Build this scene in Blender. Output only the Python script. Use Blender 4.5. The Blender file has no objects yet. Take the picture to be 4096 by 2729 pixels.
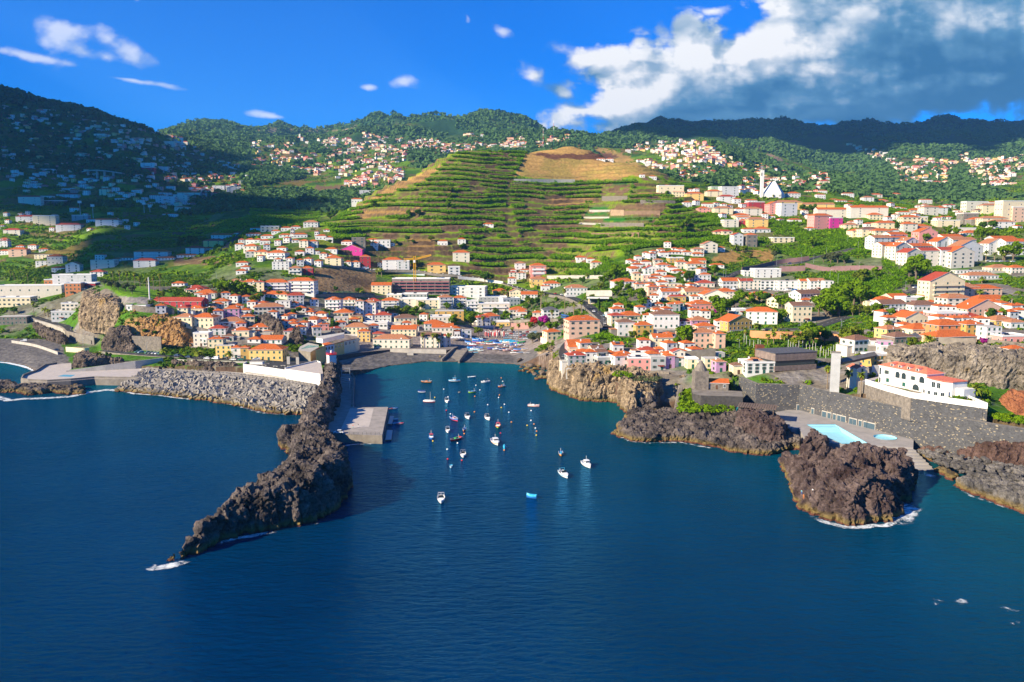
import bpy, math, random
import numpy as np
from mathutils import Vector, Matrix
R=math.radians
random.seed(7); rng=np.random.default_rng(7)
S=bpy.context.scene
COL=bpy.data.collections.new("harbour_town"); S.collection.children.link(COL)
# ---------------------------------------------------------------- camera
F=3186.0; CX=2048.0; CY=1364.5; TH=R(7.49); H0=85.0
ct,st=math.cos(TH),math.sin(TH);CT_,ST_=ct,st
cam=bpy.data.cameras.new("camera"); co=bpy.data.objects.new("camera",cam); COL.objects.link(co)
co.location=(0,0,H0); co.rotation_euler=(R(90)-TH,0,0)
cam.sensor_width=36; cam.lens=F/4096*36; cam.clip_end=60000; cam.clip_start=1
S.camera=co
def wp(px,py,z=0.0):
    """point where the sight line through a photo point meets height z"""
    u=(px-CX)/F; v=(CY-py)/F
    t=(z-H0)/(-st+v*ct)
    return (u*t,(ct+v*st)*t,z)
def zat(py,Y):
    v=(CY-py)/F
    return H0+Y*(-st+v*ct)/(ct+v*st)
def proj(X,Y,Z):
    X=np.asarray(X,float);Y=np.asarray(Y,float);Z=np.asarray(Z,float)
    d=Y*ct-(Z-H0)*st; up=Y*st+(Z-H0)*ct
    return CX+F*X/d, CY-F*up/d
RG={'L':(0,900,.47198),'3':(700,900,.38259),'4':(1400,900,.38259),'5':(2100,900,.38259),'6':(2700,900,.38272),
 '7':(3300,900,.38269),'M':(1000,400,.46729),'N':(2000,400,.46729),'O':(3000,400,.46559),'F':(0,350,.43500),
 'C':(2100,1300,.35072),'D':(2800,1300,.57396),'P':(500,1300,.63762),'B':(1600,1400,.41455),'A':(1900,1250,.14868),'Q':(1280,1380,.28059),'X':(0,0,1.0)}
def Z(r,x,y):
    a,b,s=RG[r]; return (a+x*s,b+y*s)
def W(r,x,y,z=0.0):
    return wp(*Z(r,x,y),z)
# ---------------------------------------------------------------- noise
def _h(ix,iy,iz,s):
    h=(ix.astype(np.int64)*374761393+iy.astype(np.int64)*668265263+iz.astype(np.int64)*2147483647+s*974634777)&0xffffffff
    h=((h^(h>>13))*1274126177)&0xffffffff
    h=(h^(h>>16))*2246822519&0xffffffff
    return ((h^(h>>15))&0xffffff)/float(0xffffff)*2-1
def vn(x,y,z=None,s=0):
    x=np.asarray(x,float);y=np.asarray(y,float)
    if z is None:
        ix=np.floor(x);iy=np.floor(y);fx=x-ix;fy=y-iy
        fx=fx*fx*fx*(fx*(fx*6-15)+10);fy=fy*fy*fy*(fy*(fy*6-15)+10)
        o=np.zeros_like(ix)
        a=_h(ix,iy,o,s);b=_h(ix+1,iy,o,s);c=_h(ix,iy+1,o,s);d=_h(ix+1,iy+1,o,s)
        return (a+(b-a)*fx)*(1-fy)+(c+(d-c)*fx)*fy
    z=np.asarray(z,float)
    ix=np.floor(x);iy=np.floor(y);iz=np.floor(z);fx=x-ix;fy=y-iy;fz=z-iz
    fx=fx*fx*(3-2*fx);fy=fy*fy*(3-2*fy);fz=fz*fz*(3-2*fz)
    r=[]
    for k in (0,1):
        a=_h(ix,iy,iz+k,s);b=_h(ix+1,iy,iz+k,s);c=_h(ix,iy+1,iz+k,s);d=_h(ix+1,iy+1,iz+k,s)
        r.append((a+(b-a)*fx)*(1-fy)+(c+(d-c)*fx)*fy)
    return r[0]+(r[1]-r[0])*fz
def fbm(x,y,z=None,o=4,s=0,g=.5,l=2.03,ridge=False):
    t=0;a=1;n=0
    for k in range(o):
        q=vn(x,y,z,s+k*17)
        if ridge:q=1-2*np.abs(q)
        t=t+a*q;n+=a;a*=g;x=x*l+3.1;y=y*l+1.7
        if z is not None:z=z*l+.9
    return t/n
def worley(x,y,z,s=0):
    ix=np.floor(x);iy=np.floor(y);iz=np.floor(z);f1=np.full(x.shape,9.);f2=f1.copy();hid=np.zeros(x.shape)
    for a in(-1,0,1):
        for b in(-1,0,1):
            for c in(-1,0,1):
                cx,cy_,cz=ix+a,iy+b,iz+c;h1=_h(cx,cy_,cz,s);d=np.sqrt((cx+.5+.45*h1-x)**2+(cy_+.5+.45*_h(cx,cy_,cz,s+1)-y)**2+(cz+.5+.45*_h(cx,cy_,cz,s+2)-z)**2)
                n=d<f1;f2=np.where(n,f1,np.minimum(f2,d));hid=np.where(n,h1,hid);f1=np.where(n,d,f1)
    return f1,f2,hid
def sstep(a,b,x):
    t=np.clip((x-a)/(b-a),0,1);return t*t*(3-2*t)
def inpoly(px,py,poly):
    px=np.asarray(px);ins=np.zeros(px.shape,bool);n=len(poly)
    for i in range(n):
        x1,y1=poly[i][:2];x2,y2=poly[(i+1)%n][:2]
        if y1==y2:continue
        c=((y1>py)!=(y2>py))&(px<(x2-x1)*(py-y1)/(y2-y1)+x1)
        ins^=c
    return ins
def pdist(X,Y,poly,closed=True):
    """signed distance to a polygon, positive inside"""
    best=np.full(X.shape,1e9);n=len(poly)
    for i in range(n if closed else n-1):
        x1,y1=poly[i][:2];x2,y2=poly[(i+1)%n][:2]
        dx,dy=x2-x1,y2-y1;L=dx*dx+dy*dy+1e-9
        t=np.clip(((X-x1)*dx+(Y-y1)*dy)/L,0,1)
        best=np.minimum(best,(X-x1-t*dx)**2+(Y-y1-t*dy)**2)
    best=np.sqrt(best)
    return np.where(inpoly(X,Y,poly),best,-best) if closed else best
# ---------------------------------------------------------------- materials
MC={}
def nmat(name,rough=.8,spec=.3):
    m=bpy.data.materials.new(name);m.use_nodes=True;nt=m.node_tree
    b=nt.nodes["Principled BSDF"];b.inputs["Roughness"].default_value=rough
    b.inputs["Specular IOR Level"].default_value=spec
    return m,nt,b
def mat(name,c,rough=.8,var=.15,scale=.6,spec=.18,c2=None,bump=0,bs=3.0,metal=0):
    """coloured surface with procedural mottling (object-space noise)"""
    if name in MC:return MC[name]
    m,nt,b=nmat(name,rough,spec);MC[name]=m
    tc=nt.nodes.new("ShaderNodeTexCoord")
    n=nt.nodes.new("ShaderNodeTexNoise");n.inputs["Scale"].default_value=scale;n.inputs["Detail"].default_value=5
    n.inputs["Roughness"].default_value=.6
    nt.links.new(tc.outputs["Object"],n.inputs["Vector"])
    r=nt.nodes.new("ShaderNodeValToRGB");e=r.color_ramp.elements
    e[0].position=.32;e[1].position=.68
    a=c2 or tuple(x*(1-var) for x in c);d=c if c2 else tuple(min(1,x*(1+var)) for x in c)
    e[0].color=(*a,1);e[1].color=(*d,1)
    nt.links.new(n.outputs["Fac"],r.inputs["Fac"]);nt.links.new(r.outputs["Color"],b.inputs["Base Color"])
    b.inputs["Metallic"].default_value=metal
    if bump:
        n2=nt.nodes.new("ShaderNodeTexNoise");n2.inputs["Scale"].default_value=bs;n2.inputs["Detail"].default_value=6
        nt.links.new(tc.outputs["Object"],n2.inputs["Vector"])
        bp=nt.nodes.new("ShaderNodeBump");bp.inputs["Strength"].default_value=1;bp.inputs["Distance"].default_value=bump
        nt.links.new(n2.outputs["Fac"],bp.inputs["Height"]);nt.links.new(bp.outputs["Normal"],b.inputs["Normal"])
    return m
def attrmat(name,rough=.9,bump=0,bs=.3,var=.25,nscale=.25,trans=0):
    m,nt,b=nmat(name,rough,.03)
    at=nt.nodes.new("ShaderNodeAttribute");at.attribute_name="cover"
    tc=nt.nodes.new("ShaderNodeTexCoord")
    n=nt.nodes.new("ShaderNodeTexNoise");n.inputs["Scale"].default_value=nscale;n.inputs["Detail"].default_value=8;n.inputs["Roughness"].default_value=.7
    nt.links.new(tc.outputs["Object"],n.inputs["Vector"])
    mr=nt.nodes.new("ShaderNodeMapRange");mr.inputs[1].default_value=.3;mr.inputs[2].default_value=.7;mr.inputs[3].default_value=1-var*1.6;mr.inputs[4].default_value=1+var*1.6
    nt.links.new(n.outputs["Fac"],mr.inputs[0])
    mx=nt.nodes.new("ShaderNodeVectorMath");mx.operation='SCALE'
    nt.links.new(at.outputs["Color"],mx.inputs[0]);nt.links.new(mr.outputs[0],mx.inputs["Scale"])
    nt.links.new(mx.outputs[0],b.inputs["Base Color"])
    if bump:
        n2=nt.nodes.new("ShaderNodeTexNoise");n2.inputs["Scale"].default_value=bs;n2.inputs["Detail"].default_value=8
        nt.links.new(tc.outputs["Object"],n2.inputs["Vector"])
        bp=nt.nodes.new("ShaderNodeBump");bp.inputs["Strength"].default_value=1;bp.inputs["Distance"].default_value=bump
        nt.links.new(n2.outputs["Fac"],bp.inputs["Height"]);nt.links.new(bp.outputs["Normal"],b.inputs["Normal"])
    return m
# ---------------------------------------------------------------- mesh helpers
class MB:
    def __init__(s):s.v=[];s.f=[];s.mi=[];s.ms=[]
    def m(s,mt):
        if mt not in s.ms:s.ms.append(mt)
        return s.ms.index(mt)
    def add(s,vs,fs,mt):
        b=len(s.v);s.v+= [tuple(p) for p in vs];k=s.m(mt)
        for f in fs:s.f.append(tuple(b+i for i in f));s.mi.append(k)
    def box(s,x0,x1,y0,y1,z0,z1,mt,M=None):
        vs=[(x,y,z) for z in(z0,z1) for y in(y0,y1) for x in(x0,x1)]
        if M is not None:vs=[tuple(M@Vector(p)) for p in vs]
        s.add(vs,[(0,2,3,1),(4,5,7,6),(0,1,5,4),(2,6,7,3),(0,4,6,2),(1,3,7,5)],mt)
    def prism(s,poly,z0,z1,mt,mtop=None):
        n=len(poly);
        a=sum(poly[i][0]*poly[(i+1)%n][1]-poly[(i+1)%n][0]*poly[i][1] for i in range(n))
        if a<0:poly=poly[::-1]
        g=lambda z,p,i:(z[i] if isinstance(z,(list,tuple)) else z)
        vs=[(p[0],p[1],z0) for p in poly]+[(p[0],p[1],z1) for p in poly]
        s.add(vs,[(i,(i+1)%n,n+(i+1)%n,n+i) for i in range(n)],mt)
        s.add([(p[0],p[1],z1) for p in poly],[tuple(range(n))],mtop or mt)
    def tube(s,pts,rs,mt,n=8,cap=True):
        b=[];prev=None
        for k,p in enumerate(pts):
            p=Vector(p);q=Vector(pts[min(k+1,len(pts)-1)])-Vector(pts[max(k-1,0)])
            q.normalize();up=Vector((0,0,1)) if abs(q.z)<.9 else Vector((1,0,0))
            a=q.cross(up).normalized();c=q.cross(a)
            r=rs[k] if isinstance(rs,(list,tuple)) else rs
            for j in range(n):
                t=2*math.pi*j/n;b.append(p+a*math.cos(t)*r+c*math.sin(t)*r)
        fs=[]
        for k in range(len(pts)-1):
            for j in range(n):fs.append((k*n+j,k*n+(j+1)%n,(k+1)*n+(j+1)%n,(k+1)*n+j))
        if cap:fs+= [tuple(range(n))[::-1],tuple((len(pts)-1)*n+j for j in range(n))]
        s.add(b,fs,mt)
    def mesh(s,name,smooth=False):
        me=bpy.data.meshes.new(name);me.from_pydata(s.v,[],s.f)
        for mt in s.ms:me.materials.append(mt)
        if len(s.ms)>1:me.polygons.foreach_set("material_index",s.mi)
        if smooth:me.polygons.foreach_set("use_smooth",[True]*len(s.f))
        me.update();return me
def npmesh(name,V,Fq,mt,smooth=False,cover=None,tri=False):
    me=bpy.data.meshes.new(name);V=np.asarray(V,np.float32);Fq=np.asarray(Fq,np.int32);k=Fq.shape[1]
    me.vertices.add(len(V));me.vertices.foreach_set("co",V.ravel())
    me.loops.add(Fq.size);me.loops.foreach_set("vertex_index",Fq.ravel())
    me.polygons.add(len(Fq));me.polygons.foreach_set("loop_start",np.arange(len(Fq),dtype=np.int32)*k)
    me.polygons.foreach_set("loop_total",np.full(len(Fq),k,np.int32))
    if smooth:me.polygons.foreach_set("use_smooth",np.ones(len(Fq),bool))
    me.materials.append(mt)
    if cover is not None:
        a=me.color_attributes.new("cover",'FLOAT_COLOR','POINT')
        c=np.ones((len(V),4),np.float32);c[:,:3]=cover;a.data.foreach_set("color",c.ravel())
    me.update();me.validate();return me
def ob(name,me,parent=None,loc=None,rz=None,label=None,cat=None,group=None,kind=None):
    o=bpy.data.objects.new(name,me);COL.objects.link(o)
    if parent:o.parent=parent
    if loc is not None:o.location=loc
    if rz is not None:o.rotation_euler=(0,0,rz)
    tag(o,label,cat,group,kind);return o
def tag(o,label=None,cat=None,group=None,kind=None):
    if label:o["label"]=label
    if cat:o["category"]=cat
    if group:o["group"]=group
    if kind:o["kind"]=kind
def copy_tree(o,parent=None):
    kids=KIDS.get(o.name)
    if kids is None:kids=list(o.children);KIDS[o.name]=kids
    c=o.copy();COL.objects.link(c)
    if parent:c.parent=parent
    for k in kids:copy_tree(k,c)
    return c
KIDS={}
# ---------------------------------------------------------------- terrain table: per photo column, (depth, row)
T={}
T[0]=[(500,1490),(600,1393),(640,1366),(700,1240),(800,1200),(900,1150),(1000,1085),(1200,960),(1500,800),(2000,640),(2600,440),(3000,375),(3600,500),(5000,600),(8000,700)]
T[256]=[(440,1530),(520,1446),(560,1420),(600,1400),(640,1370),(700,1200),(800,1150),(900,1100),(1000,1060),(1200,960),(1500,820),(2000,680),(2500,520),(2800,430),(3400,560),(5000,620),(8000,700)]
T[512]=[(440,1530),(470,1500),(500,1447),(555,1400),(562,1378),(575,1275),(595,1225),(612,1186),(640,1165),(760,1132),(850,1115),(950,1040),(1100,960),(1400,860),(1900,700),(2400,560),(2600,492),(3200,620),(5000,590),(8000,700)]
T[400]=[(440,1530),(500,1462),(540,1425),(570,1400),(600,1380),(612,1310),(640,1172),(700,1148),(780,1130),(850,1122),(950,1055),(1100,960),(1450,840),(1950,690),(2450,535),(2720,462),(3300,590),(5000,600),(8000,700)]
T[768]=[(440,1520),(480,1462),(505,1436),(560,1388),(578,1288),(640,1200),(700,1150),(800,1110),(900,1050),(1000,1000),(1200,930),(1600,830),(2200,680),(2800,590),(3400,560),(4500,530),(5000,520),(6000,600),(8000,700)]
T[1024]=[(440,1520),(480,1462),(505,1437),(560,1370),(620,1270),(680,1180),(760,1090),(850,1020),(950,960),(1100,900),(1400,850),(1700,800),(2200,700),(2800,620),(3500,575),(4500,535),(5200,518),(6000,600),(8000,700)]
T[1280]=[(440,1520),(500,1470),(520,1450),(560,1405),(600,1340),(640,1270),(700,1200),(780,1100),(870,1010),(950,930),(1040,885),(1150,905),(1400,860),(1800,790),(2300,700),(2900,620),(3600,570),(4500,545),(5200,528),(6500,620),(8000,700)]
T[1536]=[(510,1478),(520,1464),(545,1435),(570,1400),(640,1330),(700,1280),(760,1210),(820,1140),(870,1080),(920,1010),(980,950),(1040,880),(1120,800),(1190,742),(1280,790),(1500,820),(2200,700),(2800,600),(3400,560),(4200,510),(4800,486),(6500,600),(8000,700)]
T[1792]=[(520,1472),(530,1458),(548,1432),(590,1385),(660,1320),(740,1240),(800,1180),(860,1100),(920,1020),(990,940),(1070,830),(1150,730),(1230,660),(1290,616),(1400,680),(2000,720),(2800,600),(3400,560),(4200,500),(4700,472),(6500,600),(8000,700)]
T[2048]=[(520,1472),(530,1458),(552,1428),(600,1385),(680,1325),(760,1250),(820,1180),(870,1120),(930,1040),(1000,950),(1080,850),(1160,760),(1240,670),(1310,605),(1400,650),(2000,700),(2600,600),(3400,540),(4200,486),(5000,540),(8000,700)]
T[2304]=[(410,1500),(425,1475),(450,1440),(500,1380),(560,1320),(620,1262),(700,1200),(780,1150),(860,1090),(940,1010),(1020,930),(1100,850),(1180,770),(1260,690),(1310,635),(1350,582),(1450,620),(2000,700),(2600,620),(3200,553),(4000,600),(8000,700)]
T[2560]=[(375,1640),(388,1620),(402,1540),(415,1505),(450,1440),(500,1365),(560,1290),(620,1220),(700,1140),(780,1060),(860,990),(940,920),(1020,860),(1100,800),(1200,720),(1280,655),(1400,700),(1800,700),(2400,640),(3000,590),(3600,560),(4500,520),(5200,500),(6500,600),(8000,700)]
T[2816]=[(360,1655),(385,1600),(400,1500),(440,1440),(500,1360),(560,1290),(620,1230),(700,1140),(780,1060),(860,980),(950,900),(1050,830),(1150,780),(1250,760),(1400,750),(1700,700),(2100,620),(2500,563),(2900,600),(4000,560),(5200,500),(6500,600),(8000,700)]
T[3072]=[(340,1650),(365,1600),(380,1530),(400,1470),(450,1400),(520,1320),(600,1240),(700,1150),(780,1080),(860,1000),(950,900),(1050,840),(1200,800),(1400,780),(1700,745),(2100,700),(2500,680),(3000,650),(4000,580),(5500,497),(6500,600),(8000,700)]
T[3328]=[(330,1650),(345,1600),(370,1540),(400,1470),(460,1385),(520,1310),(600,1230),(680,1150),(760,1070),(860,980),(950,900),(1050,850),(1200,820),(1500,770),(1900,720),(2200,700),(2500,740),(3200,700),(4200,580),(5500,498),(6500,600),(8000,700)]
T[3584]=[(230,1660),(312,1636),(318,1610),(324,1562),(345,1537),(358,1532),(364,1500),(372,1424),(440,1370),(500,1300),(560,1230),(640,1160),(720,1060),(820,980),(920,900),(1050,850),(1200,820),(1500,830),(2000,780),(2600,700),(3400,620),(4300,570),(5500,500),(6500,600),(8000,700)]
T[3840]=[(230,1700),(290,1682),(296,1625),(300,1600),(330,1560),(348,1545),(356,1500),(364,1418),(430,1370),(480,1310),(540,1250),(600,1180),(680,1110),(760,1030),(850,960),(950,900),(1050,860),(1200,850),(1500,850),(2000,750),(2600,680),(3400,630),(4300,560),(5500,490),(6500,600),(8000,700)]
T[4096]=[(230,1740),(275,1720),(300,1655),(330,1590),(342,1550),(352,1432),(420,1375),(480,1310),(540,1250),(600,1180),(680,1100),(760,1020),(850,950),(950,880),(1050,830),(1200,830),(1600,800),(2200,700),(2800,660),(3400,620),(4300,570),(5500,498),(6500,600),(8000,700)]
T[-600]=T[0];T[-3200]=[(a,b-60 if a>900 else b) for a,b in T[0]];T[4700]=T[4096];T[7400]=T[4096]
KX=np.array(sorted(T));LY=np.linspace(math.log(230),math.log(9000),700)
TAB=np.zeros((len(KX),700))
ker=np.exp(-np.linspace(-2,2,9)**2);ker/=ker.sum()
for i,k in enumerate(KX):
    a=np.array(T[k],float);p=np.interp(LY,np.log(a[:,0]),a[:,1])
    TAB[i]=np.convolve(np.pad(p,4,mode='edge'),ker,'valid')
YCX=np.array([-3200,0,94,140,200,400,560,800,1000,1250,1300,1340,1350,1380,1450,1553,1706,1897,2050,2089,2150,2202,2247,2310,2380,2468,2503,2560,2700,2800,2952,3021,3199,3330,3495,3661,3840,4096,4700,7400])
YCV=np.array([540,540,522,497,485,485,487,475,470,462,452,455,472,478,492,519,538,534,527,520,522,500,440,424,417,402,396,392,386,384,385,371,370,353,335,319,303,283,245,240])
def tab(N,Y):
    i=np.clip(np.searchsorted(KX,N,side='right')-1,1,len(KX)-3)
    x0=KX[i];x1=KX[i+1];t=np.clip((N-x0)/(x1-x0),0,1)
    j=np.clip((np.log(Y)-LY[0])/(LY[1]-LY[0]),0,698.999);jj=j.astype(int);fj=j-jj
    g=lambda a:TAB[a,jj]*(1-fj)+TAB[a,jj+1]*fj
    p0,p1,p2,p3=g(i-1),g(i),g(i+1),g(i+2)
    m1=np.clip((p2-p0)/2,-120,120);m2=np.clip((p3-p1)/2,-120,120)
    t2=t*t;t3=t2*t
    return (2*t3-3*t2+1)*p1+(t3-2*t2+t)*m1+(-2*t3+3*t2)*p2+(t3-t2)*m2
def hill_mask(N,Y):
    m=sstep(1230,1400,N)*sstep(2950,2750,N)*sstep(835,880,Y)*sstep(1400,1330,Y)
    return m
LAWNP=[(400,1152),(430,1128),(560,1132),(690,1172),(640,1200),(470,1192)]
def ground(X,Y):
    X=np.asarray(X,float);Y=np.asarray(Y,float);sh=X.shape;X=np.atleast_1d(X);Y=np.maximum(np.atleast_1d(Y),232.)
    N=CX+F*X/Y*.9915
    for _ in range(3):
        py=tab(N,Y);v=(CY-py)/F;N=CX+F*X/Y*(ct+v*st)
    z=H0+Y*(-st+v*ct)/(ct+v*st)
    far=sstep(900,2600,Y)
    z=z+far*(1-hill_mask(N,Y))*(fbm(X/520,Y/520,o=5,s=5,ridge=True)*70*sstep(1500,4500,Y)+fbm(X/260,Y/260,o=5,s=9)*18)
    z=z+fbm(X/60,Y/60,o=3,s=3)*1.3*sstep(560,640,Y)
    hm=hill_mask(N,Y)
    warp=fbm(X/140,Y/140,o=3,s=31)*9
    hm=hm*(1-sstep(158,170,z)*sstep(2050,2100,N))
    q=(z+warp)/7.8;fl=np.floor(q);fr=q-fl
    zt=(fl+sstep(.62,.8,fr)*.8+fr*.2)*7.8-warp
    z=z*(1-hm)+zt*hm
    # valley terraces elsewhere, fainter
    om=(1-hm)*sstep(900,1000,Y)*.55
    q=(z+warp)/7.;fl=np.floor(q);zt=(fl+sstep(.6,.95,q-fl))*7.-warp
    z=z*(1-om)+zt*om
    yc=np.interp(N,YCX,YCV)
    z=np.maximum(z,.25+sstep(0,60,Y-yc)*2.5)
    z=np.where(Y<yc,-5.0,z)
    return z.reshape(sh) if sh else float(z[0])
def hit(px,py,ymin=250,ymax=7500):
    """first ground point along the sight line through a photo point"""
    u=(px-CX)/F;v=(CY-py)/F
    Y=np.exp(np.linspace(math.log(ymin),math.log(ymax),1600))
    t=Y/(ct+v*st);X=u*t;z=H0+t*(-st+v*ct);g=ground(X,Y)
    k=np.argmax(z<=g)
    if not (z<=g).any():
        k=np.argmin(z-g);return (X[k],Y[k],g[k])
    if k==0:return(X[0],Y[0],g[0])
    a=z[k-1]-g[k-1];b=g[k]-z[k];w=a/(a+b+1e-9)
    if g[k-1]<-4 : w=1
    y=Y[k-1]+(Y[k]-Y[k-1])*w;x=X[k-1]+(X[k]-X[k-1])*w
    return (x,y,float(ground(x,y)))
# mesh grid
A=np.linspace(-1.25,1.25,861);A=np.where(np.abs(A)>.72,A,A)
A=np.concatenate([np.linspace(-1.12,-.74,24)[:-1],np.linspace(-.74,.74,600),np.linspace(.74,1.12,24)[1:]])
Yr=[236.]
while Yr[-1]<7000:
    y=Yr[-1];Yr.append(y+(2.2 if y<560 else 2.8 if y<850 else 1.7 if y<1360 else y*.010))
Yr=np.array(Yr)
GA,GY=np.meshgrid(A,Yr);GX=GA*GY
GZ=ground(GX,GY)
nr,nc=GX.shape
PX,PY=proj(GX,GY,GZ)
# ground cover colours
C=lambda *a:np.array(a)
veg=C(.045,.11,.010);vegb=C(.12,.22,.008);dry=C(.38,.23,.075);soil=C(.15,.095,.05);forest=C(.026,.066,.026);town=C(.17,.145,.115);pav=C(.22,.20,.18);rock=C(.17,.125,.085);lawn=C(.12,.24,.015)
n1=fbm(GX/35,GY/35,o=4,s=41)[...,None];n2=fbm(GX/9,GY/9,o=3,s=42)[...,None];n3=fbm(GX/300,GY/300,o=4,s=43)[...,None]
cov=town+(pav-town)*sstep(-.1,.3,n2)
cov=cov+(veg*1.4-cov)*sstep(-.15,.1,n1)
Yc=GY[...,None]
w=sstep(640,820,Yc);cov=cov+((veg+(vegb*.8-veg)*sstep(-.2,.3,n2))-cov)*w*(.75+.25*sstep(-.2,.2,n1))
w=sstep(1350,2200,Yc);fc=veg*.9+(soil*.9-veg)*sstep(.05,.35,n1)*.55+n2*.01;cov=cov+(fc-cov)*w
wx_=GX/34+fbm(GX/80,GY/80,o=2,s=51)*1.3;wy_=GY/48+fbm(GX/90,GY/90,o=2,s=52)*1.3
pl_=_h(np.floor(wx_),np.floor(wy_),np.zeros_like(wx_),7);pal=np.array([veg,veg*1.2,vegb,vegb*1.2,C(.17,.19,.06),soil*1.2,dry*.55,veg*.8])
pc=pal[np.clip(((pl_+1)*4).astype(int),0,7)];wf=(sstep(800,1000,GY)*sstep(4200,2800,GY)*.7)[...,None];cov=cov+(pc-cov)*wf
w=sstep(2700,3600,Yc)*sstep(-.25,.25,n3+.1);cov=cov+(forest-cov)*w
cov=np.clip(cov,0.01,1)
hv=C(.17,.27,.008)
def paint(poly,c,reg='X',y0=0,y1=1e5,a=1.0,brk=None,c2=None):
    P=[Z(reg,x,y) for x,y in poly]
    m=inpoly(PX+n1[...,0]*14,PY+n2[...,0]*8,P)&(GY>y0)&(GY<y1)
    cc=np.broadcast_to(c,cov.shape).copy()
    if c2 is not None:
        cc=c+(c2-c)*sstep(-.15,.25,n1+n2*.5)
    cov[m]=(cov*(1-a)+cc*a)[m]
hmk=hill_mask(PX,GY)[...,None]
cov=cov*(1-hmk)+(soil*1.3+(hv-soil*1.3)*sstep(-.35,.1,n2+n1*.5))*hmk
paint([(230,430),(500,390),(930,410),(1200,540),(1440,640),(1200,650),(900,685),(620,690),(110,660),(150,600),(190,520)],dry,'N',c2=dry*.75+veg*.4)
paint([(250,455),(700,470),(760,440),(1000,470),(1010,500),(700,515),(430,500)],C(.13,.06,.035),'N')
paint([(1640,555),(1450,640),(1300,690),(1100,790),(960,900),(1060,880),(1180,800),(1500,690),(1620,590)],dry,'M',y0=900,y1=1400)
paint([(960,960),(1460,920),(1480,960),(1150,1000),(930,1020)],dry*.9,'M',y0=850,y1=1400)
paint([(200,860),(800,830),(780,930),(500,945),(190,935)],dry,'N',y0=850,y1=1400,c2=vegb)
paint([(1170,700),(1380,700),(1350,800),(1120,790)],dry*.9,'N',y0=600,y1=1500,c2=vegb)
paint([(1030,905),(1430,900),(1400,945),(950,940)],soil*1.3,'N')
paint([(870,765),(1120,760),(1080,800),(870,800)],soil*1.3,'N')
for q in ([(690,1030),(870,1030),(850,1060),(670,1060)],[(900,995),(1340,1000),(1330,1045),(860,1045)],[(730,970),(940,968),(900,1000),(720,1000)],[(780,915),(940,912),(940,940),(765,942)],[(985,688),(1170,686),(1150,712),(950,720)]):
    paint(q,C(.03,.17,.02),'N')
paint([(1460,440),(2091,470),(2091,700),(1460,705)],C(.26,.17,.085),'3',c2=soil)
paint([(600,150),(880,150),(870,400),(600,420)],dry*.8,'4',c2=vegb*.6)
paint([(200,180),(600,200),(600,300),(200,300)],dry*.6,'4',c2=veg)
paint([(380,330),(540,270),(1000,250),(1030,390),(700,410),(380,400)],dry*.8,'6',c2=vegb)
paint([(1340,560),(1190,800),(960,1010),(1000,1040),(1180,900),(1500,700)],soil,'6',a=.0)
paint([(840,500),(1000,600),(1010,610),(1300,610),(1460,590),(1200,525),(900,500)],lawn,'L',y0=560,y1=760)
paint([(1000,610),(1300,620),(1260,680),(1040,660)],pav*1.1,'L',y0=560,y1=760)
paint([(830,1260),(2080,1260),(2080,1380),(860,1350)],dry*.95,'7')
paint([(0,330),(700,330),(560,420),(0,420)],C(.22,.19,.08),'3',c2=soil)
paint([(840,750),(1280,720),(1500,860),(1550,960),(900,960)],soil,'M',a=.0)
paint([(530,740),(880,720),(860,800),(600,800)],soil*1.1,'M')
paint([(1600,790),(1820,750),(1900,860),(1640,880)],C(.2,.15,.09),'O')
paint([(0,510),(230,440),(300,560),(60,600)],C(.28,.19,.13),'O')
paint([(680,700),(900,600),(1180,700),(1200,790),(760,790),(690,760)],soil,'F',c2=veg)
paint([(300,500),(330,480),(470,560),(620,560),(560,620),(300,560)],dry*.5,'F',a=.5)
# far bare ridge tops
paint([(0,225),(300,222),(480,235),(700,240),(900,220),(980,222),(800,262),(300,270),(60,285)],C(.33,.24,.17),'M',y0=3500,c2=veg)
# beaches and yards
paint([(-100,1350),(240,1350),(300,1500),(-100,1500)],C(.14,.13,.125),'X',y1=640)
beach=(GY<np.interp(PX,[1330,1500,1700,1900,2120],[500,560,568,566,556]))&(PX>1345)&(PX<2150);cov[beach]=(C(.13,.12,.115)*(1+n2*.3))[beach]
yard=(PX>1350)&(PX<2230)&(~beach)&(PY>1300)&(GY<720);cov[yard]=(C(.24,.20,.18)*(1+n2*.1))[yard]
# steep ground shows stone
dz=np.zeros_like(GZ);dz[1:-1]=(GZ[2:]-GZ[:-2])/(GY[2:]-GY[:-2])
st2=sstep(.8,1.3,np.abs(dz))[...,None]*(1-((PY<705)&(PX>2060)&(GY<1400))[...,None])
stone=C(.10,.062,.04)*(1+n2*.4)
cov=np.where(GY[...,None]<1500,cov+(stone-cov)*st2*.9,cov)
occ_=(PX>470)&(PX<770)&(PY>1215)&(PY<1380)&(GY<600)&(np.abs(dz)>.7);cov[occ_]=(C(.36,.22,.09)*(1+n2*.5))[occ_]
cov=np.clip(cov,0.005,.9)
V=np.stack([GX,GY,GZ],-1).reshape(-1,3)
idx=np.arange(nr*nc).reshape(nr,nc)
Fq=np.stack([idx[:-1,:-1],idx[:-1,1:],idx[1:,1:],idx[1:,:-1]],-1).reshape(-1,4)
keep=(GZ.reshape(-1)[Fq].max(1)>-4.5);Fq=Fq[keep]
ob("terrain",npmesh("terrain",V,Fq,attrmat("terrain_ground",bump=1.5,bs=.25),smooth=True,cover=cov.reshape(-1,3)),kind="structure")
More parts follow.
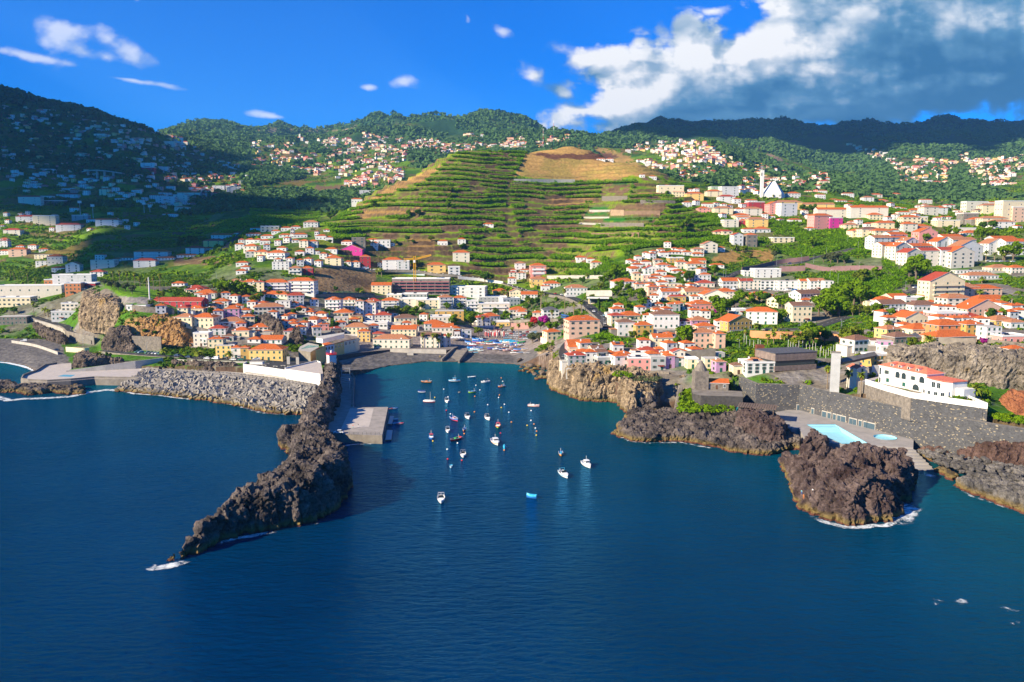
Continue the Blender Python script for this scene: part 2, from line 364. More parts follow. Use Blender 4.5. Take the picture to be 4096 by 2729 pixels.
# ---------------------------------------------------------------- rock masses
def rockmat(name,dark,light,ochre,amount=.5,scale=.12,band=True,grain=(.55,1.5),bmp=.9):
    m,nt,b=nmat(name,.92,.06);N=nt.nodes.new;L=nt.links.new
    g=N("ShaderNodeNewGeometry");sep=N("ShaderNodeSeparateXYZ");L(g.outputs["Position"],sep.inputs[0])
    n=N("ShaderNodeTexNoise");n.inputs["Scale"].default_value=scale;n.inputs["Detail"].default_value=9;n.inputs["Roughness"].default_value=.68
    L(g.outputs["Position"],n.inputs["Vector"])
    r=N("ShaderNodeValToRGB");e=r.color_ramp.elements;e[0].position=.36;e[0].color=(*dark,1);e[1].position=.66;e[1].color=(*light,1)
    L(n.outputs["Fac"],r.inputs[0])
    n2=N("ShaderNodeTexNoise");n2.inputs["Scale"].default_value=.07;n2.inputs["Detail"].default_value=7;L(g.outputs["Position"],n2.inputs["Vector"])
    mr=N("ShaderNodeMapRange");mr.inputs[1].default_value=.74-.32*amount;mr.inputs[2].default_value=.82-.3*amount;L(n2.outputs["Fac"],mr.inputs[0])
    mx=N("ShaderNodeMix");mx.data_type='RGBA';L(mr.outputs[0],mx.inputs[0]);L(r.outputs[0],mx.inputs[6]);mx.inputs[7].default_value=(*ochre,1)
    last=mx.outputs[2]
    # worn fine grain
    n3=N("ShaderNodeTexNoise");n3.inputs["Scale"].default_value=.9;n3.inputs["Detail"].default_value=8;n3.inputs["Roughness"].default_value=.75;L(g.outputs["Position"],n3.inputs["Vector"])
    m3=N("ShaderNodeMapRange");m3.inputs[1].default_value=.35;m3.inputs[2].default_value=.65;m3.inputs[3].default_value=grain[0];m3.inputs[4].default_value=grain[1];L(n3.outputs["Fac"],m3.inputs[0])
    s=N("ShaderNodeVectorMath");s.operation='SCALE';L(last,s.inputs[0]);L(m3.outputs[0],s.inputs["Scale"]);last=s.outputs[0]
    if band: # seaweed and salt band just above the waterline
        ad=N("ShaderNodeMath");ad.operation='MULTIPLY_ADD';L(n.outputs["Fac"],ad.inputs[0]);ad.inputs[1].default_value=-4.;L(sep.outputs[2],ad.inputs[2])
        mb=N("ShaderNodeMapRange");L(ad.outputs[0],mb.inputs[0]);mb.inputs[1].default_value=.6;mb.inputs[2].default_value=-.9
        x=N("ShaderNodeMix");x.data_type='RGBA';L(mb.outputs[0],x.inputs[0]);L(last,x.inputs[6]);x.inputs[7].default_value=(.20,.145,.055,1)
        mb2=N("ShaderNodeMapRange");L(sep.outputs[2],mb2.inputs[0]);mb2.inputs[1].default_value=.9;mb2.inputs[2].default_value=.3
        y=N("ShaderNodeMix");y.data_type='RGBA';L(mb2.outputs[0],y.inputs[0]);L(x.outputs[2],y.inputs[6]);y.inputs[7].default_value=(.13,.05,.035,1)
        last=y.outputs[2]
    L(last,b.inputs["Base Color"])
    bp=N("ShaderNodeBump");bp.inputs["Distance"].default_value=bmp;bp.inputs["Strength"].default_value=1;L(n3.outputs["Fac"],bp.inputs["Height"]);L(bp.outputs["Normal"],b.inputs["Normal"])
    return m
BAS=rockmat("dark_basalt",(.034,.029,.028),(.19,.155,.135),(.20,.12,.04),.02)
RED=rockmat("red_basalt",(.040,.025,.024),(.16,.118,.105),(.24,.13,.05),.0)
TAN=rockmat("weathered_cliff",(.10,.075,.052),(.44,.33,.21),(.34,.22,.08),.4,scale=.2)
GRY=rockmat("grey_boulder",(.07,.065,.06),(.22,.20,.18),(.20,.14,.07),.2)
ORA=rockmat("orange_tuff",(.20,.10,.035),(.46,.28,.12),(.42,.22,.05),.5,band=False)
DKC=rockmat("dark_cliff",(.05,.04,.035),(.22,.17,.13),(.20,.16,.05),.3,band=False)
REDC=rockmat("red_earth",(.20,.07,.035),(.38,.16,.075),(.16,.12,.03),.4,band=False)
def idw(X,Y,pts,p=2.5):
    n=0;d=0
    for (x,y,h) in pts:
        w=1/(((X-x)**2+(Y-y)**2)+4)**(p/2);n=n+w*h;d=d+w
    return n/d
def rock(name,outline,tops,mt,vox=.8,edge=3.0,amp=1.0,warp=2.0,base=-2.5,seed=0,label=None,cat="rock",group=None,kind=None,strata=0,vert=1.0,fexp=.55,zn=1.0):
    P=np.array([(p[0],p[1]) for p in outline]);x0,y0=P.min(0)-3;x1,y1=P.max(0)+3
    g=max(vox,.7);xs=np.arange(x0,x1,g);ys=np.arange(y0,y1,g);X,Y=np.meshgrid(xs,ys)
    wx=fbm(X/9,Y/9,o=3,s=seed+1)*warp;wy=fbm(X/9,Y/9,o=3,s=seed+2)*warp
    d=pdist(X+wx,Y+wy,[tuple(p) for p in P])
    h=idw(X,Y,tops)
    f=np.clip(d/edge,0,1);f=np.where(d>0,f**fexp,0)
    Zt=base+(h-base)*f+amp*(fbm(X/11,Y/11,o=5,s=seed+3,ridge=True,g=.6)*2.6*zn+.5*zn-.6)*np.clip(d/(edge*1.5),0,1)*np.clip(h/6,.35,1.2)
    if strata:
        q=Zt/strata;Zt=(np.floor(q)+sstep(.5,.95,q-np.floor(q)))*strata*.6+Zt*.4
    ins=d>0
    idx=-np.ones(X.shape,int);cell=ins[:-1,:-1]&ins[:-1,1:]&ins[1:,1:]&ins[1:,:-1]
    need=np.zeros(X.shape,bool)
    for a,b in((0,0),(0,1),(1,0),(1,1)):need[a:a+cell.shape[0],b:b+cell.shape[1]]|=cell
    n=need.sum();idx[need]=np.arange(n)
    top=np.stack([X[need],Y[need],Zt[need]],-1);bot=top.copy();bot[:,2]=base-.6
    q=np.stack([idx[:-1,:-1],idx[:-1,1:],idx[1:,1:],idx[1:,:-1]],-1)[cell]
    fs=[q,q[:,::-1]+n]
    E_={}
    e=np.concatenate([q[:,[0,1]],q[:,[1,2]],q[:,[2,3]],q[:,[3,0]]])
    key=np.minimum(e[:,0],e[:,1])*10**7+np.maximum(e[:,0],e[:,1])
    u,inv,cnt=np.unique(key,return_inverse=True,return_counts=True)
    be=e[cnt[inv]==1]
    fs.append(np.stack([be[:,1],be[:,0],be[:,0]+n,be[:,1]+n],-1))
    me=npmesh(name+"_src",np.concatenate([top,bot]),np.concatenate(fs),mt)
    o=bpy.data.objects.new("tmp",me);COL.objects.link(o)
    md=o.modifiers.new("r",'REMESH');md.mode='VOXEL';md.voxel_size=vox
    dg=bpy.context.evaluated_depsgraph_get();ev=bpy.data.meshes.new_from_object(o.evaluated_get(dg))
    bpy.data.objects.remove(o);bpy.data.meshes.remove(me)
    nv=len(ev.vertices);co_=np.zeros(nv*3,np.float32);ev.vertices.foreach_get("co",co_);co_=co_.reshape(-1,3).astype(float)
    nn=np.zeros(nv*3,np.float32);ev.vertex_normals.foreach_get("vector",nn);nn=nn.reshape(-1,3)
    x,y,z=co_.T
    zz=z*(1-.45*vert*(1-np.abs(nn[:,2])))
    D=fbm(x/7,y/7,zz/9,o=3,s=seed+11,ridge=True)*1.7+fbm(x/3.1,y/3.1,zz/4,o=4,s=seed+12,ridge=True,g=.62)*1.25
    f1,f2,hh_=worley(x/4.2,y/4.2,zz/4.6,seed+31);g1,g2,gh=worley(x/1.7,y/1.7,zz/1.9,seed+37)
    W_=hh_*.95-1.0*(1-sstep(0,.16,f2-f1))+gh*.38-.42*(1-sstep(0,.2,g2-g1))
    cells=vn(np.floor(x/2.3+fbm(x/3,y/3,z/3,o=2,s=5)),np.floor(y/2.3),np.floor(z/2.6+x*.2),s=seed+14)*.28
    D=(D*.62-.15+cells+W_)*amp
    co_+=nn*D[:,None]*np.clip((z-base+1)/3,0.2,1)[:,None]
    ev.vertices.foreach_set("co",co_.astype(np.float32).ravel())
    ev.materials.clear();ev.materials.append(mt);ev.name=name
    ev.update()
    return ob(name,ev,label=label,cat=cat if not kind else None,group=group,kind=kind)
def WL(reg,pts):return [W(reg,x,y,z)[:2] for x,y,z in pts]
def PW(pts):return [((p-CX)/F*Y_*.997,Y_) for p,Y_ in pts]
def TL(reg,pts):
    r=[]
    for x,y,h in pts:
        a=W(reg,x,y,h);r.append((a[0],a[1],h))
    return r
# long headland ridge
rock("rock_headland",WL('P',[(190,1502,0),(240,1440,1.5),(330,1378,4),(420,1280,6),(500,1200,8),(580,1140,9),(640,1105,9),(720,1035,10),(800,965,10),(900,955,10),(950,885,11),(1010,835,11),(1050,780,9),(1060,750,5),(965,748,0),(985,700,2),(1060,645,6),(1100,560,8),(1130,515,8),(1185,445,9),(1235,370,10),(1250,280,13),(1258,215,13),(1340,210,10),(1350,300,3),(1340,520,3),(1300,600,3),(1255,680,3),(1270,760,0),(1335,810,0),(1400,960,0),(1395,1060,0),(1340,1160,0),(1180,1235,0),(950,1290,0),(820,1310,0),(650,1350,0),(450,1440,0),(300,1492,0)]),
 TL('P',[(210,1480,1.0),(330,1390,5),(430,1290,7),(560,1180,9),(700,1090,10.5),(850,1010,11.5),(960,900,11),(1100,990,12.5),(1250,860,13),(1320,900,12),(1200,760,11),(1130,740,10),(1010,740,3),(1180,600,10),(1240,620,8),(1150,530,10),(1220,480,12),(1280,420,12),(1290,330,13.5),(1300,240,14.5)]),
 BAS,vox=.56,edge=2.6,amp=.95,seed=100,strata=2.2,fexp=.32,zn=.75,label="long jagged dark basalt headland reaching from the small lighthouse out into open sea",cat="rock headland")
# big islet by the pools
rock("rock_islet",WL('D',[(530,1000,0),(560,1050,0),(615,1090,0),(620,1180,0),(660,1285,0),(760,1325,0),(880,1365,0),(1000,1408,0),(1120,1400,0),(1230,1370,0),(1290,1390,0),(1390,1340,0),(1400,1260,0),(1478,1230,0),(1480,1080,2),(1440,960,4),(1320,920,7),(1160,890,9),(1060,830,12),(930,850,11),(760,850,9),(690,850,8),(640,870,5),(580,900,3)]),
 TL('D',[(600,960,3.5),(700,870,6),(820,860,8),(960,840,9.5),(1040,850,11),(1130,900,11),(1240,930,10.5),(1380,1000,8),(1440,1100,6),(900,1000,12),(700,1050,7),(700,1180,6),(900,1250,7),(1100,1200,10),(1250,1300,5),(1000,1350,4),(1150,1050,12),(1350,1200,6)]),
 RED,vox=.56,edge=3.2,amp=1.05,seed=200,zn=1.1,label="massive rugged brown basalt islet standing in the sea before the bathing steps",cat="sea rock")
rock("rock_outcrop",WL('D',[(700,850,5),(720,760,6),(760,715,9),(800,725,9),(860,760,8),(930,800,7),(900,850,5)]),
 TL('D',[(770,725,9.5),(760,790,8),(860,790,7.5),(820,760,8.5)]),RED,vox=.6,edge=2.2,amp=.6,seed=240,label="reddish rock knob between the swimming pool and the big islet",cat="sea rock")
# low lava shelf
rock("rock_shelf",WL('C',[(965,1240,0),(1060,1265,0),(1200,1325,0),(1400,1343,0),(1600,1340,0),(1800,1342,0),(1960,1370,0),(2120,1400,0),(2281,1430,0),(2430,1460,0),(2560,1480,0),(2700,1500,0),(2850,1480,0),(2960,1450,0),(3120,1420,0),(3180,1350,3),(3130,1240,4),(2980,1160,5),(2900,1040,6),(2760,960,6),(2560,880,6),(2380,900,4),(2080,1000,3),(1800,960,3),(1500,960,3),(1200,960,3),(1150,1000,1),(1140,1100,1),(1060,1140,1)]),
 TL('C',[(1060,1200,1.6),(1300,1100,3.4),(1250,1200,3.2),(1500,1150,3.2),(1500,1260,3),(1700,1050,3),(1800,1200,3.6),(2000,1130,3.4),(2000,1280,3.2),(2200,1150,3.6),(2250,1300,3.2),(2420,1020,5),(2500,960,6.5),(2650,1000,7.5),(2800,1100,6.5),(2950,1200,5),(2700,1300,3.6),(3000,1350,3.2),(3100,1280,2.6)]),
 BAS,vox=.58,edge=2.0,amp=.85,seed=300,fexp=.4,zn=.7,label="flat low dark lava shelf running along the foot of the village cliff",cat="lava shelf")
rock("rock_mound",WL('D',[(220,700,6),(230,600,9),(330,590,9),(470,620,9),(560,660,8),(610,720,6),(600,800,4),(480,800,4),(330,740,5)]),
 TL('D',[(260,620,9.5),(400,620,10),(540,660,9.5),(450,700,7.5),(330,680,8),(580,720,7.5)]),RED,vox=.6,edge=2.2,amp=.8,seed=320,label="reddish brown rock mound beneath the wooden sun deck roof",cat="rock")
# village cliff above the bay
rock("village_cliff",WL('C',[(288,725,0),(420,800,0),(520,830,0),(640,865,0),(800,888,0),(940,885,0),(1050,890,0),(1110,960,0),(1160,1010,0),(1300,1000,0),(1470,985,0),(1560,900,2),(1620,760,6),(1640,650,12),(1560,560,14),(1230,520,15),(1000,480,15.5),(850,440,15.5),(700,450,15.5),(480,420,16),(400,300,15),(330,180,14),(200,130,12),(90,330,2),(140,420,1),(240,470,0),(300,540,0),(290,640,0)]),
 TL('C',[(400,420,13),(340,330,12),(250,260,11),(140,300,6),(330,500,12),(480,520,14.5),(600,520,15),(700,500,15.5),(820,470,16),(1000,580,14),(1200,560,15),(1400,640,14),(1450,760,10),(1500,900,5),(1250,720,12),(1150,900,8),(1560,620,13),(600,450,15),(900,520,15),(300,440,8)]),
 TAN,vox=.7,edge=2.4,amp=1.05,seed=400,vert=1.5,label="tall tan and grey sea cliff carrying the row of village houses",cat="sea cliff")
rock("cliff_buttress",WL('C',[(1180,1010,0),(1200,760,9),(1250,690,11),(1400,660,11),(1500,690,10),(1520,800,6),(1480,960,2),(1330,1010,0)]),
 TL('C',[(1300,760,9),(1420,700,11),(1250,900,5),(1400,880,6),(1480,800,8)]),BAS,vox=.6,edge=2.2,amp=1.0,seed=430,label="dark craggy buttress at the seaward corner of the village cliff",cat="sea cliff")
rock("garden_cliff",WL('C',[(1720,640,13),(1740,560,14.5),(1880,545,15),(1930,600,14),(1950,720,8),(1860,760,6),(1760,720,8)]),
 TL('C',[(1800,580,15.5),(1880,600,15),(1860,700,11)]),TAN,vox=.7,edge=2,amp=.7,seed=440,label="ochre rock face between the stair and the cone roofed kiln",cat="cliff")
# west bluff with the palm garden
rock("rock_bluff",PW([(308,630),(330,616),(370,604),(420,594),(465,588),(500,600),(505,650),(430,700),(330,700),(303,664)]),
 [(*p,h) for p,h in zip(PW([(330,640),(360,640),(400,630),(450,615),(490,610),(420,660)]),(37,39,39,37,34,40))],
 TAN,vox=.9,edge=5,amp=.7,base=12,seed=500,zn=.5,vert=1.5,label="pale vertical rock bluff below the palm lawn beside the modern building",cat="rock bluff")
rock("ochre_cliff",PW([(455,572),(500,563),(560,558),(640,555),(720,554),(765,560),(775,580),(700,596),(560,604),(460,606)]),
 [(*p,h) for p,h in zip(PW([(480,592),(540,586),(620,582),(700,578),(750,572),(600,566),(500,575)]),(32,31,29,27,22,20,24))],
 ORA,vox=.9,edge=11,amp=.9,base=6,seed=520,fexp=.8,zn=.6,strata=2.2,label="orange layered earth cliff under the stone terrace wall",cat="earth cliff")
rock("road_crag",PW([(390,566),(420,552),(480,546),(530,546),(548,556),(540,574),(470,584),(400,588)]),
 [(*p,h) for p,h in zip(PW([(420,572),(480,566),(530,562),(460,556)]),(19,21,19,13))],
 DKC,vox=.9,edge=6,amp=.9,base=2,seed=530,fexp=.7,zn=.6,label="dark crag behind the car park on the shore road",cat="crag")
rock("beach_crag",WL('L',[(250,850,10),(330,830,11),(430,900,9),(560,950,7),(560,1010,4),(420,980,3),(300,920,5)]),
 TL('L',[(300,850,12),(400,900,11),(520,960,8)]),DKC,vox=.8,edge=2,amp=.8,base=1,seed=540,label="grey crag under the curving road wall by the shingle beach",cat="crag")
rock("planted_crag",WL('L',[(615,1210,3),(620,1100,7),(700,1090,8),(880,1110,8),(1100,1130,8),(900,1190,4),(700,1230,3)]),
 TL('L',[(650,1110,9),(800,1130,9),(1000,1140,8)]),DKC,vox=.8,edge=2,amp=.8,base=1,seed=545,label="rough dark crag with a palm beside the round esplanade",cat="crag")
rock("wall_foot_crag",WL('3',[(-170,1440,9),(0,1410,9),(400,1430,9),(720,1440,9),(720,1530,4),(300,1535,4),(0,1490,5),(-190,1500,5)]),
 TL('3',[(0,1440,9.5),(350,1450,9.5),(650,1460,9.5)]),DKC,vox=.7,edge=2,amp=.8,base=1,seed=550,label="low dark rock face below the shore road parapet",cat="crag")
rock("hotel_crag",WL('3',[(820,1060,14),(880,960,26),(1150,950,28),(1390,970,27),(1450,1100,16),(1420,1210,10),(1300,1240,9),(1200,1220,10),(1130,1120,14),(960,1080,14)]),
 TL('3',[(950,980,27),(1200,980,28),(1380,1000,27),(1350,1120,18),(1100,1040,22)]),
 DKC,vox=1.0,edge=3,amp=.9,base=4,seed=560,label="dark cliff inside the town below the large house with the orange roof",cat="cliff")
# grey cliff behind the white villa, with dry grass above
rock("villa_cliff",[((p-CX)/F*Y_,Y_) for p,Y_ in ((3540,372),(3570,362),(3700,356),(3850,347),(4000,341),(4100,337),(4350,325),(4350,372),(4100,378),(3850,384),(3560,390))],
 [((p-CX)/F*Y_,Y_,h) for p,Y_,h in ((3580,372,31),(3700,366,32.5),(3900,358,33),(4100,352,32.5),(4300,345,32))],
 rockmat("grey_tuff_cliff",(.10,.085,.07),(.33,.28,.22),(.26,.19,.10),.3,band=False),vox=.9,edge=3,amp=.9,base=14,seed=580,vert=1.4,label="wide grey tuff cliff behind the white arcaded villa",cat="cliff")
rock("red_cliff",[((p-CX)/F*Y_,Y_) for p,Y_ in ((3985,300),(3990,328),(4100,322),(4400,310),(4400,286),(4096,292))],
 [((p-CX)/F*Y_,Y_,h) for p,Y_,h in ((4010,318,24),(4100,314,24),(4300,300,24),(4050,298,19))],REDC,vox=.9,edge=7,amp=.7,base=5,seed=585,fexp=.8,zn=.4,label="bright red earth slope past the end of the tall stone wall",cat="earth cliff")
rock("shore_ridge",WL('D',[(1400,800,4.5),(1415,757,8),(1560,775,8),(1800,810,9),(2100,820,9),(2500,840,9),(2500,1010,5),(2100,960,5),(1800,900,4.5),(1600,870,4)]),
 TL('D',[(1430,770,9),(1600,810,8),(1850,850,9),(2100,870,9.5),(2400,900,9.5)]),
 rockmat("brown_shore_rock",(.055,.032,.025),(.16,.10,.08),(.12,.08,.05),.3,band=False),vox=.7,edge=3,amp=.7,base=0,seed=590,label="dark brown smooth lava ridge under the long sea wall",cat="lava ridge")
rock("shore_shelf",WL('D',[(1760,1112,0),(1850,1160,0),(1940,1205,0),(2060,1240,0),(2258,1318,0),(2500,1400,0),(2500,1150,3),(2258,1110,3),(2000,1060,3),(1850,1040,2)]),
 TL('D',[(1850,1100,2.5),(2000,1140,3.5),(2150,1180,4),(2350,1250,4.5)]),
 GRY,vox=.65,edge=2.2,amp=.8,seed=600,label="rounded grey shore rocks below the boulder bank",cat="shore rock")
rock("cove_rock",WL('D',[(1600,1020,0),(1760,1110,0),(1850,1060,1),(1750,1010,1),(1640,990,.5)]),
 TL('D',[(1700,1040,1.5)]),BAS,vox=.6,edge=1.8,amp=.6,seed=605,label="low reddish rock in the little inlet beside the bathing steps",cat="shore rock")
rock("esplanade_rock",WL('L',[(-150,1350,1),(0,1335,1),(160,1340,1),(180,1380,0),(600,1380,0),(620,1350,0),(740,1390,0),(720,1440,0),(560,1440,0),(400,1425,0),(250,1450,0),(120,1420,0),(-150,1430,0)]),
 TL('L',[(0,1370,2.2),(120,1370,2),(300,1410,1.6),(500,1395,2),(650,1410,1.6)]),BAS,vox=.7,edge=2,amp=.8,seed=610,label="low black rocks around the foot of the round esplanade",cat="shore rock")
# boulders: separate stones
def boulder_mesh(seed,mt):
    me=bpy.data.meshes.new("boulder");import bmesh
    bm=bmesh.new();bmesh.ops.create_icosphere(bm,subdivisions=3,radius=1)
    r=np.random.default_rng(seed);pl=[(Vector(r.normal(size=3)).normalized(),r.uniform(.55,.85)) for _ in range(9)]
    for v in bm.verts:
        for n,d in pl:
            k=v.co.dot(n)
            if k>d:v.co-=n*(k-d)
        v.co*=1+.06*float(vn(v.co.x*3,v.co.y*3,v.co.z*3,seed))
    bm.to_mesh(me);bm.free();me.materials.append(mt);return me
BM=[boulder_mesh(i,GRY) for i in range(6)]
BD=[boulder_mesh(i+9,DKC) for i in range(4)]
def boulder(x,y,z,s,k,label,group,lib=BM):
    o=ob("boulder",lib[k%len(lib)],loc=(x,y,z),label=label,cat="boulder",group=group)
    o.scale=(s*random.uniform(.8,1.3),s*random.uniform(.7,1.1),s*random.uniform(.55,.85));o.rotation_euler=(random.uniform(-.4,.4),random.uniform(-.4,.4),random.uniform(0,6.3))
    return o
n=0
cove=[(60,470,3.4),(20,500,2.6),(130,500,2.4),(200,560,2.6),(240,600,2.2),(180,540,1.8),(270,540,2.0),(130,610,1.4),(90,540,1.6),(210,500,2.0),(160,470,1.8),(240,460,2.2),(290,500,1.8),(40,540,1.4),(-20,520,1.6),(110,560,1.5),(180,600,1.7),(275,575,1.5),(-40,480,1.5),(10,460,1.8),(70,520,1.9),(150,580,1.3),(230,560,1.5),(280,470,1.7),(120,450,1.6),(-60,520,1.2)]
for x,y,s in cove:
    p=W('C',x,y,.5);boulder(p[0],p[1],.3,s*1.15,n,"grey boulder in the pile between the beach and the village cliff","boulders at the cliff foot",BM if n%3 else BD);n+=1
for x,y,s in [(1200,1300,2.4),(1770,1420,1.6)][:1]:
    p=W('A',x,y,1.5);boulder(p[0],p[1],1.6,2.6,1,"lone dark boulder on the shingle beach by the cliff",None,BD)
# rip-rap bank by the steps
q=[Z('D',*t) for t in [(1490,850),(1560,850),(1800,900),(2100,960),(2400,1010),(2400,1140),(2000,1090),(1800,1010),(1640,960)]]
k=0;tries=0
while k<230 and tries<9000:
    tries+=1
    px=random.uniform(3650,4180);py=random.uniform(1780,1960)
    if not inpoly(np.array([px]),np.array([py]),q)[0]:continue
    zz=5.2-4.2*(py-1790-(px-3660)*.28)/110
    zz=max(.4,min(5.2,zz));p=wp(px,py,zz);s=random.uniform(.8,1.6)
    boulder(p[0],p[1],p[2]-.2,s,k,"grey rounded stone in the rip-rap bank below the brown lava ridge","stones of the rip-rap bank",BM);k+=1
mb=MB();pp=[wp(*t,z) for t,z in zip(q,[4,5,5,5,5,0,0,0,0])]
mb.add([(a,b,c-1.0) for a,b,c in pp],[(0,1,8),(1,2,7,8),(2,3,6,7),(3,4,5,6)],GRY)
ob("rubble_bank",mb.mesh("rubble_bank"),kind="structure")
# ---------------------------------------------------------------- paint box
WHITE=mat("white_render",(.70,.68,.635),.85,.07,.35);WHITE2=mat("warm_white_render",(.68,.615,.50),.85,.08,.35);WHITE3=mat("greyed_white_render",(.60,.59,.56),.85,.14,.3);CREAM=mat("cream_render",(.76,.64,.42),.85,.08,.35);YELL=mat("yellow_render",(.78,.52,.18),.85,.08,.35)
PINK=mat("pink_render",(.70,.30,.26),.85,.08,.35);REDW=mat("red_render",(.42,.05,.06),.85,.1,.35);GREYW=mat("grey_render",(.38,.38,.37),.85,.1,.35)
MAG=mat("magenta_render",(.62,.05,.28),.85,.08,.35);LIL=mat("lilac_render",(.46,.27,.42),.85,.1,.35);ORW=mat("orange_render",(.62,.24,.10),.85,.1,.35);PEACH=mat("peach_render",(.72,.47,.33),.85,.08,.35)
STONEW=mat("stone_wall",(.26,.22,.18),.9,.3,.8,c2=(.12,.105,.09),bump=.06,bs=2);OCH=mat("ochre_render",(.55,.34,.10),.85,.08,.35);MINT=mat("pale_green_render",(.46,.60,.38),.85,.1,.35)
def tilemat(name,c):
    m,nt,b=nmat(name,.85,.2);N=nt.nodes.new;L=nt.links.new
    tc=N("ShaderNodeTexCoord");n=N("ShaderNodeTexNoise");n.inputs["Scale"].default_value=1.3;n.inputs["Detail"].default_value=7;n.inputs["Roughness"].default_value=.7
    L(tc.outputs["Object"],n.inputs["Vector"]);r=N("ShaderNodeValToRGB");e=r.color_ramp.elements
    e[0].position=.3;e[0].color=(c[0]*.6,c[1]*.55,c[2]*.6,1);e[1].position=.65;e[1].color=(*c,1);L(n.outputs["Fac"],r.inputs[0])
    w=N("ShaderNodeTexWave");w.wave_type='BANDS';w.bands_direction='X';w.inputs["Scale"].default_value=1.2;w.inputs["Distortion"].default_value=.4;L(tc.outputs["Object"],w.inputs["Vector"])
    mm=N("ShaderNodeMapRange");mm.inputs[3].default_value=.8;mm.inputs[4].default_value=1.08;L(w.outputs["Fac"],mm.inputs[0])
    s=N("ShaderNodeVectorMath");s.operation='SCALE';L(r.outputs[0],s.inputs[0]);L(mm.outputs[0],s.inputs["Scale"]);L(s.outputs[0],b.inputs["Base Color"])
    bp=N("ShaderNodeBump");bp.inputs["Distance"].default_value=.06;L(w.outputs["Fac"],bp.inputs["Height"]);L(bp.outputs["Normal"],b.inputs["Normal"]);return m
TILE=tilemat("orange_roof_tiles",(.68,.165,.035));TILEF=tilemat("faded_roof_tiles",(.56,.24,.11));TILER=tilemat("red_roof_tiles",(.50,.085,.045));TILEB=tilemat("brown_roof_tiles",(.28,.15,.095))
SLATE=mat("slate_roof",(.10,.10,.11),.7,.2,1);CONC=mat("concrete",(.42,.39,.34),.9,.15,.3,bump=.02);CONCD=mat("weathered_concrete",(.27,.24,.20),.9,.25,.25,bump=.03,c2=(.16,.14,.12))
FLAT=mat("flat_roof_screed",(.50,.47,.42),.9,.15,.4);GLASS=mat("window_glass",(.03,.045,.05),.15,.2,2,spec=.6);SHUT=mat("green_shutter",(.02,.10,.075),.6,.15,2)
TRIM=mat("stone_trim",(.34,.31,.28),.85,.1,2);WTRIM=mat("white_trim",(.75,.74,.72),.7,.05,2);DOORM=mat("dark_timber",(.11,.06,.035),.7,.2,2);IRON=mat("dark_iron",(.04,.045,.045),.5,.2,3)
ASPH=mat("asphalt",(.060,.058,.058),.9,.2,.4,c2=(.042,.042,.044));BASW=mat("basalt_masonry",(.085,.078,.075),.92,.3,.9,c2=(.045,.043,.042),bump=.05,bs=1.5)
WOODD=mat("weathered_timber",(.17,.12,.09),.8,.2,1.5);RUST=mat("rusted_steel",(.17,.055,.03),.8,.25,.8);PAVE=mat("pale_paving",(.46,.41,.37),.9,.1,.3);BLUEP=mat("pool_paint",(.30,.62,.72),.4,.06,.5)
BLUED=mat("pool_paint_deep",(.05,.30,.48),.3,.1,.5);PURW=mat("purple_wall",(.22,.13,.13),.9,.12,.3);ORWALL=mat("terracotta_wall",(.55,.26,.12),.9,.12,.25);LAWN=mat("mown_lawn",(.10,.24,.02),.95,.3,.3)
GALV=mat("galvanised_steel",(.42,.44,.45),.45,.1,2,metal=.4);SOLAR=mat("solar_panel",(.02,.035,.075),.2,.2,1.5,spec=.6)
WALLS={'w':(WHITE,'white'),'c':(CREAM,'cream'),'y':(YELL,'yellow'),'p':(PINK,'pink'),'r':(REDW,'dark red'),'g':(GREYW,'grey'),'m':(MAG,'magenta'),'l':(LIL,'lilac'),'o':(ORW,'orange'),'s':(STONEW,'bare stone'),'e':(PEACH,'peach'),'k':(OCH,'ochre'),'n':(MINT,'pale green'),'b':(CONCD,'raw concrete')}
ROOFS={'h':('hipped orange tile roof',TILE),'g':('gabled orange tile roof',TILE),'G':('orange gable facing the sea',TILE),'H':('hipped red tile roof',TILER),'d':('hipped brown tile roof',TILEB),'D':('gabled brown tile roof',TILEB),'f':('flat roof',FLAT),'F':('flat roof terrace',FLAT),'s':('slate roof',SLATE)}
WM={}
def winmesh(w,h,style):
    k=(w,h,style)
    if k in WM:return WM[k]
    mb=MB();fr={'s':TRIM,'w':WTRIM,'g':TRIM}[style]
    mb.box(-w/2-.12,w/2+.12,-.05,.02,-.12,h+.12,fr)
    if style=='g':
        mb.box(-w/2,w/2,-.08,-.05,0,h,SHUT)
    else:
        mb.box(-w/2,-.03,-.07,-.05,0,h,GLASS);mb.box(.03,w/2,-.07,-.05,0,h,GLASS)
        if style=='s':
            mb.box(-w/2-.5,-w/2-.14,-.09,-.03,0,h,SHUT);mb.box(w/2+.14,w/2+.5,-.09,-.03,0,h,SHUT)
    WM[k]=mb.mesh("window");return WM[k]
def doormesh(w,h,mt):
    k=('door',w,h,mt.name)
    if k in WM:return WM[k]
    mb=MB();mb.box(-w/2-.14,w/2+.14,-.05,.02,0,h+.14,TRIM);mb.box(-w/2,w/2,-.09,-.05,0,h,mt);WM[k]=mb.mesh("door");return WM[k]
def balmesh(w,d,mt):
    k=('bal',round(w,1),d,mt.name)
    if k in WM:return WM[k]
    mb=MB();mb.box(-w/2,w/2,-d,0,-.18,0,mt);mb.box(-w/2,w/2,-d,-d+.08,0,.95,mt if mt is not IRON else IRON);mb.box(-w/2,-w/2+.08,-d+.08,0,0,.95,mt);mb.box(w/2-.08,w/2,-d+.08,0,0,.95,mt)
    WM[k]=mb.mesh("balcony");return WM[k]
